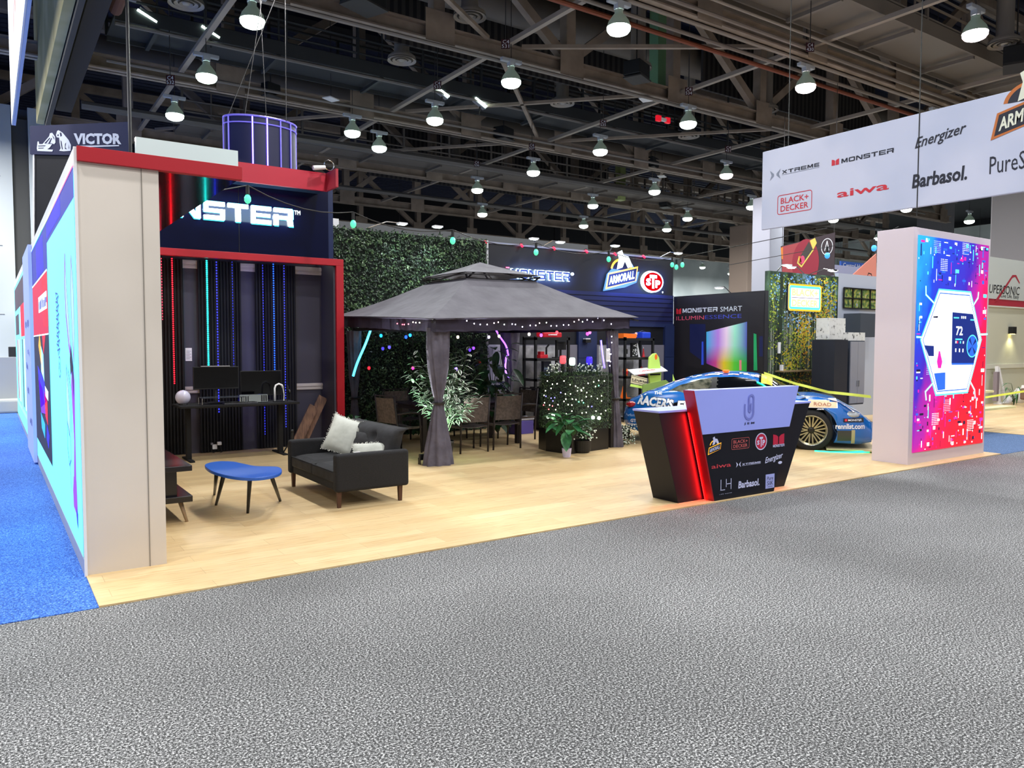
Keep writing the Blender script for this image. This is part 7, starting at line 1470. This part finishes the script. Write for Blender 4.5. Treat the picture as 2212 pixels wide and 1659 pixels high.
for p in R2(((1690, 532), (1802, 503))): q = fp(FR_, *p); MB(o).tube([q, (q.x, q.y, 9)], .008, 5).build('cable', BLACK, t)
t = thing('hall_sign', 'blue hall sign reading Central Hall far back', 'sign', (40, 22, 5)); o = t.location.copy(); (u0, v0), (u1, v1) = hit(FY(0, 22, 0), 1817, 579), hit(FY(0, 22, 0), 1868, 569)
MB(o).prism(FY(0, 22, 0), [(u0, v0), (u1, v0+.1), (u1, v1), (u0, v1)], -.1, 0).build('board', M('hall sign blue', '#1c4fa8', .5), t); MB(o).text(FY(0, 21.99, 0), 'Central Hall', u0+.15, v0+.06, (u1-u0)-.3, (v1-v0)*.6, 0).build('lettering', WHITE, t)
t = thing('fabric_sail', 'salmon triangular fabric sail beside the display tower', 'sail', (22, 13, 3.6)); o = t.location.copy(); fr = FY(0, 13, 0)
MB(o).prism(fr, [hit(fr, *p) for p in ((1833, 602), (1893, 548), (1893, 602))], -.03, 0).build('cloth', M('salmon cloth', '#dc8c7c', .6), t); b = MB(o); b.line(fr, [hit(fr, *p) for p in ((1874, 596), (1876, 590), (1882, 592), (1884, 600))], .03, .002); b.build('outline', BLACK, t)
struct(MB().box((20.5, 14, 0), (30, 14.1, 4.1)).build('wall_far_booth', M('far booth lilac', '#9098b8', .6)), 'lilac grey booth wall behind the salmon sail', 'wall')
# ================================================================ booth across the aisle, at the right edge
WB = M('cream booth wall', '#c6c8b6', .6)
w = struct(MB().box((22.2, 10, 0), (30, 10.1, 2.72)).build('wall_right_booth', WB), 'cream booth wall at the right edge', 'wall'); MB().box((22.2, 9.97, .98), (30, 10, 1.1)).build('chair_rail', M('cream rail', '#d3d4c6', .5), w); MB().box((22.2, 9.96, 2.72), (30, 10.1, 2.9)).build('red_stripe', M('stripe red', '#a8283c', .5), w)
MB().box((22.2, 9.95, 2.9), (30, 10.1, 4.03)).build('header', M('white header', '#c2cac8', .5), w); MB().box((22.2, 9.96, 2.68), (30, 10, 2.72)).build('cornice', M('cornice', '#d7d8d0', .5), w)
t = thing('wall_lettering', 'black booth lettering with red swoosh on the white header at the right', 'sign', (24, 9.94, 3)); o = t.location.copy(); FW_ = FY(0, 9.948, 0); b = MB(o)
(u0, v0), (u1, v1) = hit(FW_, 2130, 632), hit(FW_, 2203, 620); b.text(FW_, 'SUPERSONIC', u0, v0, u1-u0, v1-v0, .003, 0, shear=.15); (u0, v0), (u1, v1) = hit(FW_, 2162, 645), hit(FW_, 2201, 637); b.text(FW_, 'Live Life. Easy', u0, v0, u1-u0, v1-v0, .003, 0)
b.poly(FW_, [hit(FW_, *p) for p in ((2149, 650), (2155, 650), (2187, 600), (2193, 598), (2202, 613), (2203, 611), (2195, 594), (2187, 594))], .002, 1); b.build('lettering', [LETK, M('stripe red', '#a8283c')], t)
t = thing('wall_lamp', 'small black wall lamp glowing warm on the cream wall', 'lamp', (23.95, 9.95, 1.95)); MB().box((-.11, -.08, 0), (.11, .04, .2)).build('shade', BLACK, t); MB().box((-.07, -.06, -.01), (.07, .02, 0)).build('bulb', M('warm bulb', '#fff0a0', .5, emit=8, ecol='#ffe88a'), t); spot('sconce', (23.95, 9.85, 1.93), (23.95, 9.95, 1.0), 14, (1, .92, .5), 2.0, .8, .05)
t = thing('folded_stand', 'white folded stand leaning on the cream wall', 'stand', (22.9, 9.75, 0)); MB().bar((-.05, 0, 0), (0, .1, 1.05), .08).bar((.35, 0, 0), (.08, .1, 1.0), .06).build('legs', WHITE, t); MB().box((-.1, -.1, 0), (.7, .12, .05)).build('base', WHITE, t); MB().box((-.2, 0, .1), (-.06, .1, .9)).build('post', M('grey lilac post', '#8a7f88', .6), t)
for x, w_, h_, lb_ in ((23.35, .18, .22, 'small white tub beside the folded stand'), (23.85, .3, .42, 'large white jug with a dark label on the floor'), (24.15, .2, .5, 'white jug with arms at the foot of the cream wall')):
    t = thing('jug', lb_, 'jug', (x, 9.7, 0), group='white jugs by the cream wall'); MB().lathe([(0, 0), (w_*.5, 0), (w_*.52, h_*.7), (w_*.2, h_*.9), (w_*.15, h_), (0, h_)], n=16).build('body', WHITE, t, smooth=True); MB().box((-.04, -w_*.54, h_*.3), (.04, -w_*.5, h_*.5)).build('label_patch', BLACK, t)
t = thing('lounge_chair', 'brown upholstered chair cut off at the right edge', 'chair', (22.5, 8.6, 0)); BC = M('brown upholstery', '#6a5242', .7); MB().box((-.15, -.4, .2), (.8, .45, .5)).build('seat', BC, t, bevel=.04); MB().box((.2, .2, .5), (.8, .45, 1.0)).build('backrest', BC, t, bevel=.05); MB().box((.05, -.1, .5), (.8, .3, .66)).build('armrest', BC, t, bevel=.04)
for x in (0, .7): MB().tube([(x, -.3, .2), (x, -.32, 0)], .03, 8).build('leg', DARK, t)
plant('palm', 'small green palm beside the brown chair', (22.9, 9.4, 0), 14, .7, .35, .05, BG, spread=.3, seed=61, droop=.5)
# ================================================================ far left: hanging sign, dark tower, barricades
t = thing('hanging_banner', 'narrow white hanging sign with red marks seen edge-on at the upper left', 'banner', (.44, 9, 5.28)); o = t.location.copy()
MB(o).box((.43, 3.5, 5.28), (.45, 15.5, 8.2)).build('cloth', M('white banner2', '#d6dce2', .6), t); b = MB(o)
for k, st in enumerate(('S', 'A', 'L', 'E')): b.line(FX(.429, 0, 0), [(-13.3+k*1.6, 6.0), (-12.9+k*1.6, 6.6), (-12.5+k*1.6, 6.1), (-12.3+k*1.6, 6.7)], .12, .001)
b.build('marks', LETR, t); MB(o).box((.452, 3.5, 5.28), (.49, 15.5, 8.2)).build('back_panel', M('pale blue panel', '#9cb4dc', .6), t)
for y in (5, 13.5): MB(o).tube([(.44, y, 8.2), (.44, y, 13)], .01, 5).build('cable', STEEL, t)
fcv = (RT-Vector((0, 0, RT.z))).normalized(); dep = 14.2
def at(px, py, dd): return CAM+ray(px, py)*dd
pL = at(65, 300, dep); frv = frame(pL, fcv, (0, 0, 1))
t = thing('sign_tower', 'dark tower topped by a navy sign with dog and gramophone emblem reading VICTOR', 'sign', (pL.x+.9, pL.y, 0)); o = t.location.copy()
B2 = lambda *p: [hit(frv, *q) for q in p]
MB(o).prism(frv, B2((65, 333), (279, 338), (277, 263), (65, 272)), -.12, 0).build('sign_board', M('navy sign cloth', '#24284c', .6), t)
MB(o).prism(frv, B2((72, 700), (235, 700), (235, 335), (72, 330)), -.5, -.03).build('tower', M('tower black', '#0b0c14', .6), t); MB(o).prism(frv, B2((70, 700), (73, 700), (73, 326), (70, 326)), -.5, -.01).build('edge_trim', WHITE, t)
b = MB(o); (u0, v0), (u1, v1) = hit(frv, 160, 312), hit(frv, 262, 288); b.text(frv, 'VICTOR', u0, v0, u1-u0, v1-v0, .006, 0, bold=.05); b.poly(frv, B2((167, 319), (258, 316), (257, 313.5), (167, 315)), .006, 0)
b.build('lettering', LETW, t)
def vz(*p): return B2(*[(60+x/5.644, 260+y/5.644) for x, y in p])
b = MB(o); b.poly(frv, vz((345, 180), (360, 130), (378, 122), (425, 150), (450, 180), (500, 240), (528, 300), (525, 372), (440, 378), (385, 372), (403, 342), (390, 270), (385, 212), (355, 208)), .006, 0)
b.poly(frv, vz((180, 292), (262, 195), (272, 158), (300, 152), (335, 200), (340, 270), (325, 292), (290, 280)), .006, 0).poly(frv, vz((112, 340), (122, 258), (136, 258), (142, 290), (300, 288), (272, 330), (240, 354), (310, 358), (302, 382), (118, 374)), .0065, 0)
b.poly(frv, vz((392, 150), (412, 150), (420, 190), (400, 200)), .0075, 1).poly(frv, vz((362, 178), (378, 170), (382, 190), (366, 194)), .0075, 1).poly(frv, vz((400, 240), (415, 260), (430, 350), (420, 360), (408, 300)), .0075, 1).poly(frv, vz((455, 290), (470, 270), (462, 330), (480, 355), (455, 350)), .0075, 1).poly(frv, vz((500, 290), (508, 340), (500, 350)), .0075, 1)
b.poly(frv, vz((205, 280), (270, 210), (276, 222), (225, 285)), .0075, 1).poly(frv, vz((250, 285), (290, 215), (298, 222), (275, 282)), .0075, 1).poly(frv, vz((300, 180), (325, 215), (328, 240), (308, 205)), .0075, 1).poly(frv, vz((128, 310), (225, 306), (210, 318), (130, 320)), .0078, 1).poly(frv, vz((130, 336), (205, 334), (190, 344), (132, 346)), .0078, 1)
b.build('emblem', [LETW, M('navy sign cloth', '#24284c')], t)
q0 = at(278, 0, 13.9); q1 = at(282, 335, 13.9); single(MB().tube([q1, (q1.x, q1.y, 13)], .03, 6), 'hanging_pole', STEEL, 'thin dark pole rising at the right end of the navy sign', 'pole')
# things at the far left end of the blue aisle
for (px, py, dd, w_, h_, hx, nm, lb_) in ((33, 768, 24, .35, .55, '#14151a', 'cart', 'dark equipment stack beyond the end of the glowing wall'), (28, 845, 22, .3, .28, '#17171a', 'bin', 'open black bin on white cloth at the far end of the blue aisle')):
    c = at(px, py, dd); single(MB().cbox((c.x, c.y, c.z), (w_, w_, h_)), nm, M('gear'+hx, hx, .6), lb_, nm, bevel=.02)
c = G(20, 893); t = thing('covered_table', 'white cloth covered table at the far end of the blue aisle', 'table', (c.x, c.y+.4, 0)); MB().box((-.7, -.4, .0), (.32, .4, .32)).build('cloth', M('crumpled white cloth', '#b9bcb8', .8), t, bevel=.05); MB().box((-.5, .1, .32), (.4, .5, 1.3)).build('panel', M('pale panel', '#a5a9b0', .7), t)
c = at(8, 760, 30); single(MB().cbox((c.x-.9, c.y, 1.75), (2.0, .1, 3.5)), 'glass_booth', M('teal glass booth', '#6f93a0', .2), 'teal glass fronted booth at the left edge', 'booth'); c = at(12, 760, 29); single(MB().cbox((c.x-.1, c.y, 1.2), (.3, .06, 2.0)), 'blue_panel', M('blue panel', '#6f86d8', .5), 'periwinkle panel beside the glass booth', 'panel')
ribbon([at(-5, 786, 22), at(20, 790, 22), at(45, 796, 21)], 'yellow tape across the far end of the blue aisle', .08)
